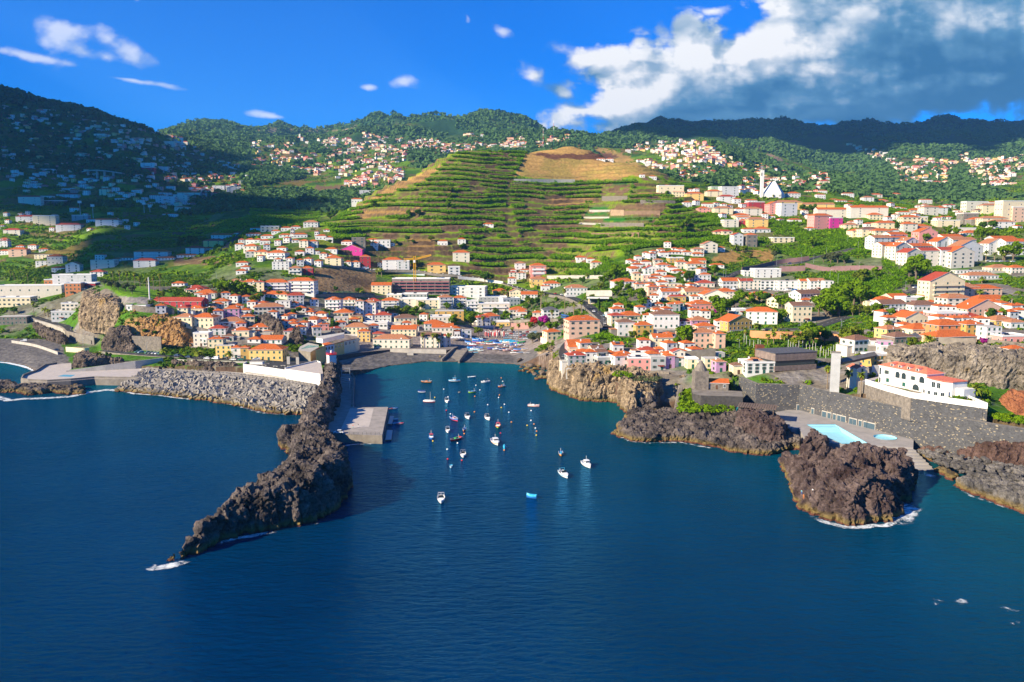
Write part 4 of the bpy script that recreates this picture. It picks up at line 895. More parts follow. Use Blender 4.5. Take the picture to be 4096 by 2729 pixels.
top=[(560,1476),(583,1488),(755,1498),(978,1518),(1137,1537),(1262,1560)];bot=[(380,1560),(500,1568),(691,1587),(850,1608),(978,1633),(1074,1655),(1195,1662),(1240,1650)]
spots=[]
for i in range(56):
    for j in range(9):
        fx=(i+random.uniform(-.25,.25))/55;f=(j+.5+random.uniform(-.3,.3))/9
        xt=575+(1262-575)*fx;xb=470+(1215-470)*fx
        a=wp(xt,edge_interp(top,xt),4.6);b=wp(xb,edge_interp(bot,xb),.2)
        x=a[0]+(b[0]-a[0])*f;y=a[1]+(b[1]-a[1])*f;z=4.3*(1-f)**.9+.2+random.uniform(-.3,.5)
        spots.append((y,x,z,f))
spots.sort();stuffV=[];
for k,(y,x,z,f) in enumerate(spots):
    r=(random.uniform(-1.2,1.2),random.uniform(-1.2,1.2),random.uniform(0,6.3));s=random.uniform(1.1,1.3)
    if k<300:
        o=ob("concrete_block",BKM,loc=(x,y,z),label="grooved concrete block tumbled on the sea slope of the breakwater",cat="concrete block",group="concrete blocks of the breakwater");o.rotation_euler=r;o.scale=(s,)*3
    else:stuffV.append((x,y,z,r,s))
mb=MB();bv=[v.co.copy() for v in BKM.vertices];bf=[tuple(p.vertices) for p in BKM.polygons]
from mathutils import Euler
for x,y,z,r,s in stuffV:
    M_=Matrix.Translation((x,y,z))@Euler(r).to_matrix().to_4x4()@Matrix.Scale(s,4);mb.add([M_@v for v in bv],bf,BLK)
ob("breakwater_blocks",mb.mesh("breakwater_blocks"),kind="stuff")
# block pavement behind and core of the breakwater
core=[wp(x,y,4.3) for x,y in top]+[wp(1262,1530,4.3),wp(1100,1508,4.3),wp(980,1492,4.3),wp(800,1478,4.3),wp(600,1468,4.3)]
mb=MB();mb.prism([c[:2] for c in core],-3,4.3,mat("block_paving",(.50,.46,.40),.9,.15,.8,c2=(.30,.27,.23)));
low=[wp(x,y,-.5) for x,y in bot[1:]]
a=[wp(x,y,3.9) for x,y in top];m_=len(a)
rows=[];
for k in range(12):
    f=k/11;xa=575+(1262-575)*f;xb=470+(1215-470)*f;rows.append((wp(xa,edge_interp(top,xa),3.9),wp(xb,edge_interp(bot,xb),-1)))
for p,q in zip(rows[:-1],rows[1:]):mb.add([p[0],p[1],q[1],q[0]],[(0,1,2,3)],DKC)
ob("breakwater_core",mb.mesh("breakwater_core"),kind="structure")
# pavement block rows
mb=MB()
for i in range(46):
    for j in range(3):
        f=i/45;x1=600+(1255-600)*f;a=wp(x1,edge_interp(top,x1),4.3);b=wp(x1-6,edge_interp(top,x1)-24,4.3);t=(j+.2)/3
        x=a[0]+(b[0]-a[0])*t;y=a[1]+(b[1]-a[1])*t;mb.box(x-.95,x+.95,y-1.2,y+1.2,4.3,4.75+.1*math.sin(i*2+j),BLK)
ob("breakwater_top_blocks",mb.mesh("breakwater_top_blocks"),kind="stuff")
# esplanade
esp=P2('L',[(175,1312),(192,1282),(240,1262),(300,1243),(380,1192),(480,1176),(605,1172),(605,1232),(900,1205),(1110,1180),(1345,1140),(1400,1195),(1200,1290),(1180,1308),(1000,1306),(800,1302),(600,1320),(400,1332),(240,1326)],3.8)
slab("esplanade",esp,-2,3.8,CONCD,PAVE,kind="structure")
q=P2('L',[(1180,1306),(1000,1304),(800,1300),(600,1318),(400,1330),(240,1324),(178,1312),(194,1283),(240,1264),(300,1245),(380,1194),(480,1178)],3.8)
ob("esplanade_parapet",wallmesh([(x,y,1.5,4.9) for x,y in q][::-1],.6,CONCD).mesh("esplanade_parapet"),label="curved grey sea parapet around the round esplanade",cat="parapet")
mb=MB();mb.prism(P2('L',[(485,1283),(600,1288),(640,1270),(540,1268)],3.85),3.8,3.812,mat("blue_ground_paint",(.10,.30,.42),.8,.1,1));ob("court_marking",mb.mesh("court_marking"),kind="structure")
rw=[W('L',560,1250,3.6),W('L',900,1235,3.6),W('L',1150,1222,3.6),W('L',1385,1198,3.6)]
tz=[4.6,7.,8.6,9.0];ob("ramp_wall",wallmesh([(a[0],a[1],1,t) for a,t in zip(rw,tz)],.6,CONC).mesh("ramp_wall"),label="long pale concrete ramp wall rising from the esplanade to the shore road",cat="wall")
# block of ground behind ramp wall
mb=MB();bk=[W('L',600,1225,4),W('L',1110,1160,8),W('L',1345,1128,8.8)]
mb.add([(rw[0][0],rw[0][1]+.3,4.3),(rw[1][0],rw[1][1]+.3,6.8),(rw[2][0],rw[2][1]+.3,8.3),(rw[3][0],rw[3][1]+.3,8.7)]+[bk[2],bk[1],bk[0]],[(0,1,5,6),(1,2,5),(2,3,4,5)],LAWN);ob("ramp_verge",mb.mesh("ramp_verge"),kind="structure")
# terrace building
tb=P2('E',[(405,345),(420,312),(480,275),(860,262),(1300,245),(1900,240),(1335,470),(1000,418),(520,352)],8.6)
r=ob("harbour_terrace",None,label="long white harbour terrace with rounded end and benches on its dark deck",cat="terrace building")
mb=MB();mb.prism(tb,2,8.2,WHITE,ASPH);o=ob("wall",mb.mesh("wall"),r)
q=P2('E',[(480,275),(420,312),(405,345),(520,352),(1000,418),(1335,470)],8.6)
ob("parapet",wallmesh([(x,y,8.0,9.2) for x,y in q],.5,WHITE).mesh("parapet"),r)
q=P2('E',[(430,490),(480,540),(1000,600),(1345,648),(2200,760),(2200,650),(1345,560),(700,470),(450,450)],4.4);mb=MB();mb.prism(q,0,4.9,CONC);ob("plinth",mb.mesh("plinth"),r)
tw=P2('E',[(1338,415),(2050,250),(2150,285),(2200,520),(2135,530)],10.4);mb=MB();mb.prism(tw,2,10.2,WHITE,PAVE);ob("wing",mb.mesh("wing"),r)
ob("wing_parapet",wallmesh([(x,y,9.6,10.9) for x,y in [tw[0],tw[1],tw[2]]][::-1],.4,WHITE).mesh("wing_parapet"),r)
for i,(x,y) in enumerate([(880,350),(935,318),(1130,375),(1305,360),(1450,375)]):
    p=W('E',x,y,8.3);b=MB();b.box(-1.6,1.6,-.35,.35,.38,.52,CONC);bb=ob("bench",None,loc=(p[0],p[1],8.2),rz=random.uniform(-.5,.5),label="pale concrete bench on the dark harbour terrace deck",cat="bench",group="terrace benches")
    ob("seat",b.mesh("seat"),bb)
    for s in(-1,1):
        b=MB();b.box(s*1.2-.2,s*1.2+.2,-.3,.3,0,.38,CONC);ob("leg",b.mesh("leg"),bb)
p=W('E',720,310,8.4);b=MB();b.box(-4,4,-1.6,1.6,0,1.6,WHITE);b.box(-4.2,4.2,-1.8,1.8,1.6,1.8,CONC);ob("roof_hatch",b.mesh("roof_hatch"),loc=(p[0],p[1],8.2),rz=-.1,label="low white rooflight block at the rounded end of the terrace",cat="rooflight")
for x in(1425,1630):
    p=W('E',x,315,8.3);b=MB();b.box(-.9,.9,-.5,.5,0,4.6 if x<1500 else 4.2,CONC);ob("concrete_pylon",b.mesh("concrete_pylon"),loc=(p[0],p[1],8.2),label="upright concrete slab "+("nearest the yellow house" if x<1500 else "beside the small orange roof")+" on the terrace",cat="pylon")
# lighthouse
p=wp(1323,1446,14.3);L_=ob("lighthouse",None,loc=(p[0],p[1]+2,13.6),rz=R(33),label="small square white lighthouse with red railed top on the dark headland",cat="lighthouse")
b=MB();b.prism([(-2.1,-2.1),(2.1,-2.1),(2.1,2.1),(-2.1,2.1)],-2,4.3,WHITE);ob("tower",b.mesh("tower"),L_)
b=MB();redp=mat("red_paint",(.6,.04,.05),.5,.1,1);b.box(-2.4,2.4,-2.4,2.4,4.3,4.6,redp);ob("gallery",b.mesh("gallery"),L_)
b=MB()
for x in np.linspace(-2.3,2.3,6):
    for (xx,yy) in((x,-2.3),(x,2.3),(-2.3,x),(2.3,x)):b.tube([(xx,yy,4.6),(xx,yy,5.5)],.05,redp,5)
for s in(-2.3,2.3):
    for zz in(5.05,5.5):b.tube([(-2.3,s,zz),(2.3,s,zz)],.05,redp,5);b.tube([(s,-2.3,zz),(s,2.3,zz)],.05,redp,5)
ob("railing",b.mesh("railing"),L_)
b=MB();b.tube([(0,0,4.6),(0,0,5.4)],.8,redp,12);b.tube([(0,0,5.4),(0,0,6.6),(0,0,6.9)],[.6,.55,.1],WHITE,12);ob("lantern",b.mesh("lantern"),L_)
# pier
pz=3.6;pier=P2('Q',[(-60,1255),(885,1292),(925,1100),(970,885),(485,890),(485,600),(500,470),(455,425),(310,408),(300,620),(230,760),(130,1020),(20,1180)],pz)
slab("pier",pier,-3,pz,CONCD,mat("pier_concrete",(.36,.32,.29),.9,.15,.25,c2=(.25,.23,.21)),kind="structure")
mb=MB();mb.prism(P2('Q',[(300,1195),(430,905),(765,905),(700,1165)],pz),pz,pz+.015,PAVE);ob("pier_paving",mb.mesh("pier_paving"),kind="structure")
q=P2('Q',[(470,880),(478,600),(492,470),(455,428)],pz);ob("pier_wall",wallmesh([(x,y,pz-.5,pz+1.1) for x,y in q],.8,CONCD).mesh("pier_wall"),label="low concrete wall edging the narrow quay beside the harbour water",cat="wall")
a=W('Q',360,1278,pz);b_=W('Q',850,1282,pz);mb=MB()
for k in range(9):
    t=k/8;x=a[0]+(b_[0]-a[0])*t;y=a[1]+(b_[1]-a[1])*t;mb.tube([(x,y,pz),(x,y,pz+1.05)],.05,IRON,5)
for h in(.55,1.05):mb.tube([(a[0],a[1],pz+h),(b_[0],b_[1],pz+h)],.04,IRON,5)
ob("pier_railing",mb.mesh("pier_railing"),label="dark railing along the seaward edge of the pier",cat="railing")
def frame(x0,y0,x1,y1,h,label):
    a=W('Q',x0,y0,pz);b=W('Q',x1,y1,pz);mb=MB()
    for q in(a,b):mb.tube([(q[0],q[1],pz),(q[0],q[1],pz+h)],.13,GALV,6)
    for k in(h,h*.82,h*.62):mb.tube([(a[0],a[1],pz+k),(b[0],b[1],pz+k)],.12,GALV,6)
    return ob("boat_hoist_frame",mb.mesh("boat_hoist_frame"),label=label,cat="steel frame")
frame(310,560,430,560,9,"tall galvanised steel frame standing on the shaded quay by the headland")
frame(300,620,425,640,6,"lower steel frame just seaward of the taller one on the quay")
for (pts,lab) in (([(930,1355),(1018,1350),(1035,1215),(955,1212)],"grey floating dock at the pier head corner"),([(965,1125),(1025,1130),(1057,1015),(998,1010)],"darker floating dock on the harbour side of the pier")):
    slab("floating_dock",P2('Q',pts,.45),-.3,.45,WOODD,GALV,label=lab,cat="floating dock")
def carat(reg,x,y,z,rz,t,c,label,group=None):
    p=W(reg,x,y,z);return vehicle(p[0],p[1],z,R(rz),t,c,label,group)
carat('Q',265,1262,pz+.02,4,'car','white',"white hatchback parked alone on the pier")
p=W('Q',472,1188,pz);person(p[0],p[1],pz,2.2,'red','cyan',"person in a red top walking on the pier")
p=W('Q',546,1176,pz);person(p[0],p[1],pz,-1.,'dark','white',"person in dark clothes with pale trousers walking on the pier")
# inner harbour wall and promenade
hw=[(1352,1457,.3,6.3),(1390,1450,.3,5.9),(1435,1440,.3,5.4),(1495,1428,.5,4.6),(1530,1418,1.6,4.5)]
q=[]
for px,py,zb,zt in hw:
    a=wp(px,py,zb);q.append((a[0],a[1],-1,zt))
ob("harbour_wall",wallmesh(q,1.2,BASW,cap=CONCD).mesh("harbour_wall"),label="dark stone harbour wall curving from the lighthouse to the promenade",cat="wall")
pr=[(a[0],a[1]+1.2) for a in q]+P2('I',[(520,703),(1000,710),(1575,718),(1740,672),(1800,640),(1500,600),(1100,600),(200,600),(0,560)],4.3)+P2('G',[(1370,860),(1000,930)],5.4)
slab("promenade",pr,-1,4.3,BASW,mat("promenade_paving",(.20,.17,.15),.9,.15,.5),kind="structure")
q=P2('I',[(520,705),(820,712),(1330,717),(1575,720)],4.3);ob("promenade_parapet",wallmesh([(x,y-.1,1,5.1) for x,y in q],.5,CONC).mesh("promenade_parapet"),label="pale low parapet between promenade and shingle beach",cat="parapet")
# slipway
rz=[W('I',1735,690,3.9),W('I',1500,925,0.2)];rz2=[W('I',1995,725,3.4),W('I',1828,950,0.2)]
for a,lab in((rz,"sloping concrete slipway wall nearest the promenade"),(rz2,"sloping concrete slipway wall nearest the beached boats")):
    ob("slipway_wall",wallmesh([(a[1][0],a[1][1],-2,1.9),((a[0][0]+a[1][0])/2,(a[0][1]+a[1][1])/2,-2,3.6),(a[0][0],a[0][1],-1,4.9)],1.1,CONCD).mesh("slipway_wall"),label=lab,cat="slipway wall")
mb=MB();mb.add([rz[1][:2]+(-.6,),rz2[1][:2]+(-.6,),rz2[0][:2]+(3.6,),rz[0][:2]+(3.6,)],[(0,1,2,3)],CONCD);ob("slipway",mb.mesh("slipway"),kind="structure")
for x,y,lab in((905,800,"square concrete outfall block on the shingle beach"),):
    p=W('I',x,y,1.8);b=MB();b.prism([(-2.2,-1.5),(2.2,-1.5),(1.7,2),(-1.7,2)],-1,2.2,CONC);ob("outfall_block",b.mesh("outfall_block"),loc=(p[0],p[1],1.5),label=lab,cat="concrete block")
p=W('I',1465,835,1.5);boulder(p[0],p[1],1.9,1.2,2,"single round boulder on the shingle beside the slipway",None)
yard=P2('A',[(-150,1130),(1200,1160),(1480,1180),(1440,1000),(1500,860),(1440,840),(1400,770),(-200,740),(-400,900)],4.0)
# right-hand wall, deck, pools
dz_=4.5
outer=P2('D',[(500,612),(640,588),(692,584),(860,640),(1210,724),(1490,778),(1486,856),(1085,834),(960,830),(730,790),(690,720),(640,722),(560,700)],dz_)
pool=P2('D',[(747,697),(943,697),(1168,827),(990,829),(900,790)],dz_)
c0=W('D',1290,784,dz_);rr=[(c0[0]+4.3*math.cos(t),c0[1]+4.3*math.sin(t)) for t in np.linspace(0,2*math.pi,25)[:-1]]
DK=mat("sun_deck_concrete",(.36,.33,.31),.9,.12,.2,c2=(.26,.245,.23))
def holed(name,outer,holes,z0,z1,mt,**k):
    V=[[Vector((x,y,0)) for x,y in L_] for L_ in [outer]+holes];tr=tessellate_polygon(V);fl=[v for l in V for v in l]
    mb=MB();mb.add([(v.x,v.y,z1) for v in fl],[t if (fl[t[1]]-fl[t[0]]).cross(fl[t[2]]-fl[t[0]]).z>0 else t[::-1] for t in [tuple(t) for t in tr]],mt)
    n=len(outer);a=sum(outer[i][0]*outer[(i+1)%n][1]-outer[(i+1)%n][0]*outer[i][1] for i in range(n));o=outer if a>0 else outer[::-1]
    mb.add([(x,y,z0) for x,y in o]+[(x,y,z1) for x,y in o],[(i,(i+1)%n,n+(i+1)%n,n+i) for i in range(n)],mt);return ob(name,mb.mesh(name),**k)
holed("bathing_deck",outer,[pool,rr],-2,dz_,DK,kind="structure")
def basin(poly,zf,label,nm):
    r=ob(nm,None,label=label,cat="swimming pool");n=len(poly);mb=MB();mb.add([(x,y,zf) for x,y in poly]+[(x,y,dz_+.12) for x,y in poly],[(i,(i+1)%n,n+(i+1)%n,n+i) for i in range(n)],BLUEP);ob("basin_wall",mb.mesh("basin_wall"),r)
    mb=MB();mb.add([(x,y,zf) for x,y in poly],[tuple(range(n))],BLUEP);ob("floor",mb.mesh("floor"),r)
    cx=sum(p[0] for p in poly)/n;cy_=sum(p[1] for p in poly)/n;mb=MB()
    o=[(cx+(x-cx)*1.0,cy_+(y-cy_)*1.0) for x,y in poly];i_=[(cx+(x-cx)*1.03+.0,cy_+(y-cy_)*1.03) for x,y in poly]
    mb.add([(x,y,dz_+.12) for x,y in o]+[(x,y,dz_+.12) for x,y in i_],[(i,(i+1)%n,n+(i+1)%n,n+i) for i in range(n)],BLUED);ob("coping",mb.mesh("coping"),r);return r
pr_=basin(pool,2.9,"large angular pale blue swimming pool on the bathing deck","swimming_pool")
mb=MB();st_=P2('D',[(752,697),(940,697),(965,712),(770,710)],dz_)
for k in range(3):
    mb.prism([(x,y-k*1.0) for x,y in st_],2.9,4.2-k*.45,BLUEP)
ob("steps",mb.mesh("steps"),pr_)
basin(rr,4.0,"small round blue paddling pool on the bathing deck","paddling_pool")
mb=MB();e1=W('D',1000,838,dz_);e2=W('D',1487,857,dz_);f1=W('D',1230,1010,.2);f2=W('D',1640,1012,.2)
for k in range(7):
    t0=k/7;t1=(k+1)/7;L_=lambda a,b,t:(a[0]+(b[0]-a[0])*t,a[1]+(b[1]-a[1])*t)
    q=[L_(e1,f1,t0),L_(e2,f2,t0),L_(e2,f2,t1),L_(e1,f1,t1)];mb.prism(q,-3,4.0-k*.62,DK)
ob("bathing_steps",mb.mesh("bathing_steps"),label="broad concrete bathing steps going down from the deck to the sea",cat="steps")
def fleckmat():
    m,nt,b=nmat("sea_wall_masonry",.92,.15);N=nt.nodes.new;L=nt.links.new
    g=N("ShaderNodeNewGeometry");mp=N("ShaderNodeMapping");mp.inputs["Scale"].default_value=(1,1,1.9);L(g.outputs["Position"],mp.inputs[0])
    v=N("ShaderNodeTexVoronoi");v.inputs["Scale"].default_value=1.7;L(mp.outputs[0],v.inputs[0])
    mr=N("ShaderNodeMath");mr.operation='GREATER_THAN';sp=N("ShaderNodeSeparateColor");L(v.outputs["Color"],sp.inputs[0]);L(sp.outputs[0],mr.inputs[0]);mr.inputs[1].default_value=.945
    n=N("ShaderNodeTexNoise");n.inputs["Scale"].default_value=.5;n.inputs["Detail"].default_value=9;n.inputs["Roughness"].default_value=.8;L(g.outputs["Position"],n.inputs[0])
    r=N("ShaderNodeValToRGB");e=r.color_ramp.elements;e[0].position=.3;e[0].color=(.050,.050,.054,1);e[1].position=.7;e[1].color=(.115,.115,.118,1);L(n.outputs[0],r.inputs[0])
    c2=N("ShaderNodeMix");c2.data_type='RGBA';c2.blend_type='MULTIPLY';c2.inputs[0].default_value=.5;L(r.outputs[0],c2.inputs[6])
    cc=N("ShaderNodeMapRange");cc.inputs[3].default_value=.6;cc.inputs[4].default_value=1.3;L(sp.outputs[1],cc.inputs[0]);L(cc.outputs[0],c2.inputs[7])
    x=N("ShaderNodeMix");x.data_type='RGBA';L(mr.outputs[0],x.inputs[0]);L(c2.outputs[2],x.inputs[6]);x.inputs[7].default_value=(.30,.25,.17,1);L(x.outputs[2],b.inputs["Base Color"]);return m
FLK=fleckmat()
def swall(pts,label,parent=None):
    q=[]
    for x,y,zt in pts:
        a=W('D',x,y,dz_);q.append((a[0],a[1],-1 if x>1500 else 2,zt))
    return q
pa=wp(3021,1638,dz_);pb=wp(2952,1606,dz_)
w1=[(pb[0],pb[1],2,16.8),(pa[0],pa[1],2,16.7)]
for px_,py_ in ((695,418),(1000,487),(1250,541),(1470,590),(1740,638),(2005,685),(2258,725)):
    a=W('D',px_,py_,16.4);w1.append((a[0],a[1],-1 if px_>1400 else 2,16.4))
w1.append((w1[-1][0]*2-w1[-2][0]+6,w1[-1][1]*2-w1[-2][1]-14,-1,16.4))
SW=ob("sea_wall",None,label="very tall dark basalt sea wall with pale flecks behind the bathing deck",cat="sea wall")
ob("wall",wallmesh(w1,2.,FLK,cap=CONCD).mesh("wall"),SW)
for i,(x,y,w_) in enumerate([(700,590,1.6),(793,618,1.4),(868,640,2.4),(898,650,1.8),(932,660,1.6),(965,668,1.8),(992,676,2.4),(1045,690,1.8),(1068,697,1.8),(1105,707,1.6),(1142,716,1.8),(1185,724,4.2)]):
    # doors along the wall foot
    best=None
    a=W('D',x,y,dz_);
    for p,q in zip(w1[1:5],w1[2:6]):
        d=Vector((q[0]-p[0],q[1]-p[1]));L2=d.length_squared;t=max(0,min(1,((a[0]-p[0])*d.x+(a[1]-p[1])*d.y)/L2));c=(p[0]+d.x*t,p[1]+d.y*t);e=(c[0]-a[0])**2+(c[1]-a[1])**2
        if best is None or e<best[0]:best=(e,c,math.atan2(d.y,d.x))
    m_=MB();m_.box(-w_/2-.25,w_/2+.25,-.22,.0,0,2.7,CONC);m_.box(-w_/2,w_/2,-.28,-.22,0,2.3,mat("blue_grey_door",(.06,.10,.13),.5,.1,2));ob("door",m_.mesh("door"),SW,loc=(best[1][0],best[1][1],dz_),rz=best[2])
# upper wall and its white parapet
up=[]
for x,y in ((1475,490),(1740,527),(2005,565)):
    a=W('D',x,y,22.4);up.append((a[0],a[1],12,22.3))
UW=ob("garden_wall",None,label="upper dark stone garden wall topped by a white parapet below the villa",cat="garden wall");ob("wall",wallmesh(up+[(up[-1][0]+1.5,up[-1][1]+22,10,22.3)],1.5,FLK).mesh("wall"),UW)
wpz=[]
for x,y in ((1150,392),(1300,440),(1475,487),(1700,520),(2005,562)):
    a=W('D',x,y+6,22.3);wpz.append((a[0],a[1],21.3,23.6))
wpz+=[(up[-1][0]+1.7,up[-1][1]+22,21.3,23.6)]
ob("parapet",wallmesh([(a,b+.05,c,d) for a,b,c,d in wpz],.4,WHITE).mesh("parapet"),UW)
# lower part of villa terrace (stone retaining under the parapet)
q=[(a,b+.25,12,21.4) for a,b,c,d in wpz[:3]];ob("terrace_wall",wallmesh(q,1,STONEW).mesh("terrace_wall"),label="tan stone terrace wall under the villa's white parapet",cat="wall")
# villa
a=W('V',955,650,22.);b_=W('V',1640,805,22.)
vd=Vector((b_[0]-a[0],b_[1]-a[1]));vw=vd.length;va=math.atan2(vd.y,vd.x)
slab("villa_terrace",[(a[0],a[1]-3),(b_[0],b_[1]-3),(b_[0]+15,b_[1]-14),(b_[0]+19,b_[1]+22),(a[0]+6,a[1]+14),(a[0]-8,a[1]+2)],12,21.95,STONEW,PAVE,kind="structure")
VL=building("arcaded_villa",(a[0]+b_[0])/2,(a[1]+b_[1])/2,22,va,vw,9,7.6,'w','h',"large white villa with arched openings and dormers in its red roof",cat="villa",detail=False,chim=False,roofm=mat("salmon_roof_tiles",(.62,.17,.10),.8,.2,1.3))
def archw(w,h):
    mb=MB();n=10;P=[(-w/2,0)]+[(w/2*-math.cos(math.pi*i/n),h-w/2+w/2*math.sin(math.pi*i/n)) for i in range(n+1)]+[(w/2,0)]
    mb.add([(x,-.04,z) for x,z in P],[tuple(range(len(P)-1,-1,-1))[::-1]],GLASS)
    mb.tube([(x,-.06,z) for x,z in P],.13,WTRIM,5);return mb.mesh("arched_window")
for t,z_,w_,h_ in((.03,3.6,1.2,3.2),(.03,.1,1.2,2.4),(.41,3.7,2.6,2.8),(.54,3.7,2.6,2.8),(.91,3.7,2.8,2.8)):ob("arched_window",archw(w_,h_),VL,loc=(-vw/2+t*vw,0,z_))
for t,z_ in((.17,4.4),(.73,4.2)):ob("window",winmesh(1.4,1.5,'s'),VL,loc=(-vw/2+t*vw,0,z_))
for t,z_ in((.2,1.),(.55,.7)):ob("window",winmesh(1.5,1.6,'g'),VL,loc=(-vw/2+t*vw,0,z_))
ob("arched_window",archw(3.6,2.6),VL,loc=(-vw/2+.8*vw,0,.2))
for t in(.25,.42,.6,.78):
    m_=MB();m_.box(-.7,.7,0,2.2,0,1.3,WHITE);m_.add([(-.95,-.2,1.25),(.95,-.2,1.25),(0,-.2,1.85),(-.95,2.6,1.25),(.95,2.6,1.25),(0,2.6,1.85)],[(0,1,2),(0,2,5,3),(1,4,5,2)],mat("salmon_roof_tiles",(0,0,0)));m_.box(-.45,.45,-.03,0,.2,1.1,GLASS);ob("dormer",m_.mesh("dormer"),VL,loc=(-vw/2+t*vw,.6,7.9))
# bay wing at the seaward end
bx=vw/2;m_=MB();bay=[(bx,0),(bx+4,-1.6),(bx+9,-1.6),(bx+12,.5),(bx+12,8),(bx,8)];m_.prism(bay,-5,6.4,WHITE);ob("bay_wing",m_.mesh("bay_wing"),VL)
m_=MB();m_.prism([(x+(.4 if x>bx else 0),y-.4 if y<2 else y) for x,y in bay],6.4,6.7,mat("salmon_roof_tiles",(0,0,0)));ob("roof",m_.mesh("roof"),VL)
m_=MB();cv=[(bx-.3,0)]+[(bx+5.5+6.2*math.cos(t),-.6+3.6*math.sin(t)) for t in np.linspace(math.pi*1.02,math.pi*1.98,12)];m_.prism(cv,-5,2.9,WHITE);ob("round_bay",m_.mesh("round_bay"),VL)
for t in(1.2,1.35,1.5,1.65,1.8):
    th=math.pi*t;ob("window",winmesh(1.3,1.3,'w'),VL,loc=(bx+5.5+6.22*math.cos(th),-.6+3.62*math.sin(th),.9),rz=math.atan2(-math.cos(th)*.6,-math.sin(th)*1.0)*-1 if 0 else math.atan2(math.sin(th),math.cos(th))+math.pi/2)
for xx in(bx+5,bx+7.5):ob("window",winmesh(1.7,2.2,'w'),VL,loc=(xx,-1.62,3.3))
m_=MB();m_.box(bx+12.1,bx+16,2,8,-5,4.2,WHITE);ob("side_block",m_.mesh("side_block"),VL)
# gabled side house of the villa
a2=W('V',790,610,21);building("house",a2[0]-1,a2[1]+3,21,R(20),6,6,4.5,'w','G',"narrow white gabled house with red verge between lift bridge and villa",roofm=mat("salmon_roof_tiles",(0,0,0)))
LTC=mat('grey_board_concrete',(.40,.40,.39),.9,.12,.35,bump=.02)
# lift tower and bridge
a=W('D',950,470,16.3);LT=ob("lift_tower",None,loc=(a[0],a[1]+2.4,16.3),rz=R(-20),label="tall square bare concrete lift tower above the sea wall",cat="lift tower")
b=MB();
for k in range(7):b.box(-1.9,1.9,-2.1,2.1,-3 if k==0 else k*2.5+.02,(k+1)*2.5,LTC)
ob("shaft",b.mesh("shaft"),LT);b=MB();b.box(-1.98,1.98,-2.18,2.18,17.5,17.8,CONCD);ob("cap",b.mesh("cap"),LT)
mb=MB();s0=(a[0]+2.2,a[1]+3.2);e_=W('D',1215,208,29.8);mb.tube([(s0[0],s0[1],29.5),(e_[0],e_[1],29.8)],[1.5,1.5],CONCD,4);ob("footbridge",mb.mesh("footbridge"),label="grey concrete footbridge from the lift tower to the upper street",cat="footbridge")
# museum
a=W('6',1045,1545,17.5);b_=W('6',1495,1505,18.5);MU=ob("timber_museum",None,loc=(a[0],a[1],17),rz=math.atan2(b_[1]-a[1],b_[0]-a[0])+R(4),label="long low dark timber clad hall with a wide window band",cat="hall");mw=math.hypot(b_[0]-a[0],b_[1]-a[1])
def slatmat():
    m=mat("grey_timber_slats",(.26,.20,.17),.85,.2,.6,c2=(.15,.115,.10));return m
SL=slatmat();m_=MB();m_.box(0,mw,1,16,-4,9,IRON);ob("core",m_.mesh("core"),MU)
m_=MB();m_.box(-.2,mw+.2,0,17,6.3,10,SL);ob("upper_cladding",m_.mesh("upper_cladding"),MU);m_=MB();m_.box(-.2,mw+.2,0,17,1.2,3.6,SL);ob("lower_cladding",m_.mesh("lower_cladding"),MU)
m_=MB();m_.box(.5,mw-.5,.6,.9,3.6,6.3,GLASS);ob("window_band",m_.mesh("window_band"),MU);m_=MB();m_.box(-.4,mw+.4,-.2,17.2,10,10.3,SLATE);ob("roof",m_.mesh("roof"),MU)
a=W('6',880,1395,19);b=MB();b.box(-2,2,-2,2,0,7.5,RUST);b.box(2,9,-1,2,0,2.6,RUST);ob("rusted_block",b.mesh("rusted_block"),loc=(a[0],a[1],19),label="rust red steel tower block beside the timber hall",cat="steel block")
# kiln and stone shed
a=W('C',2012,735,12);K=ob("lime_kiln",None,loc=(a[0],a[1]+3,11.5),label="square stone kiln with a tall cone roof at the village edge",cat="kiln");b=MB();b.box(-3.3,3.3,-3.3,3.3,-3,9.3,STONEW);ob("tower",b.mesh("tower"),K)
b=MB();b.tube([(0,0,9.3),(0,0,11.5),(0,0,14)],[3.2,2.2,.5],STONEW,14);ob("cone_roof",b.mesh("cone_roof"),K)
a=W('C',2185,735,12);building("stone_shed",a[0],a[1],12,R(-8),11,7,3.1,'s','g',"low rubble stone shed with weathered orange tiles beside the kiln",cat="shed",chim=False,win='w')
slab("kiln_terrace",P2('D',[(-60,445),(290,462),(300,500),(5,492),(-50,480)],11.8),1,11.8,BASW,CONCD,label="dark stone terrace carrying the kiln and the shed",cat="terrace wall")
q=[W('C',1960,760,11.5),W('C',2040,1005,3.5)];mb=MB()
for k in range(12):
    t=k/11;x=q[0][0]+(q[1][0]-q[0][0])*t;y=q[0][1]+(q[1][1]-q[0][1])*t;z=11.5-8*t;mb.box(x-1.3,x+1.3,y-1.2,y+1.2,-1,z,CONC)
ob("cliff_stair",mb.mesh("cliff_stair"),label="pale straight stair from the kiln terrace to the lava shelf",cat="stair")
q=[W('C',1775,690,12),W('C',1722,970,3)];mb=MB()
for k in range(12):
    t=k/11;x=q[0][0]+(q[1][0]-q[0][0])*t;y=q[0][1]+(q[1][1]-q[0][1])*t;z=12-9*t;mb.box(x-.9,x+.9,y-1.3,y+1.3,-1,z,CONCD)
ob("cliff_stair",mb.mesh("cliff_stair"),label="narrow grey stair in the shaded green hollow under the village",cat="stair")
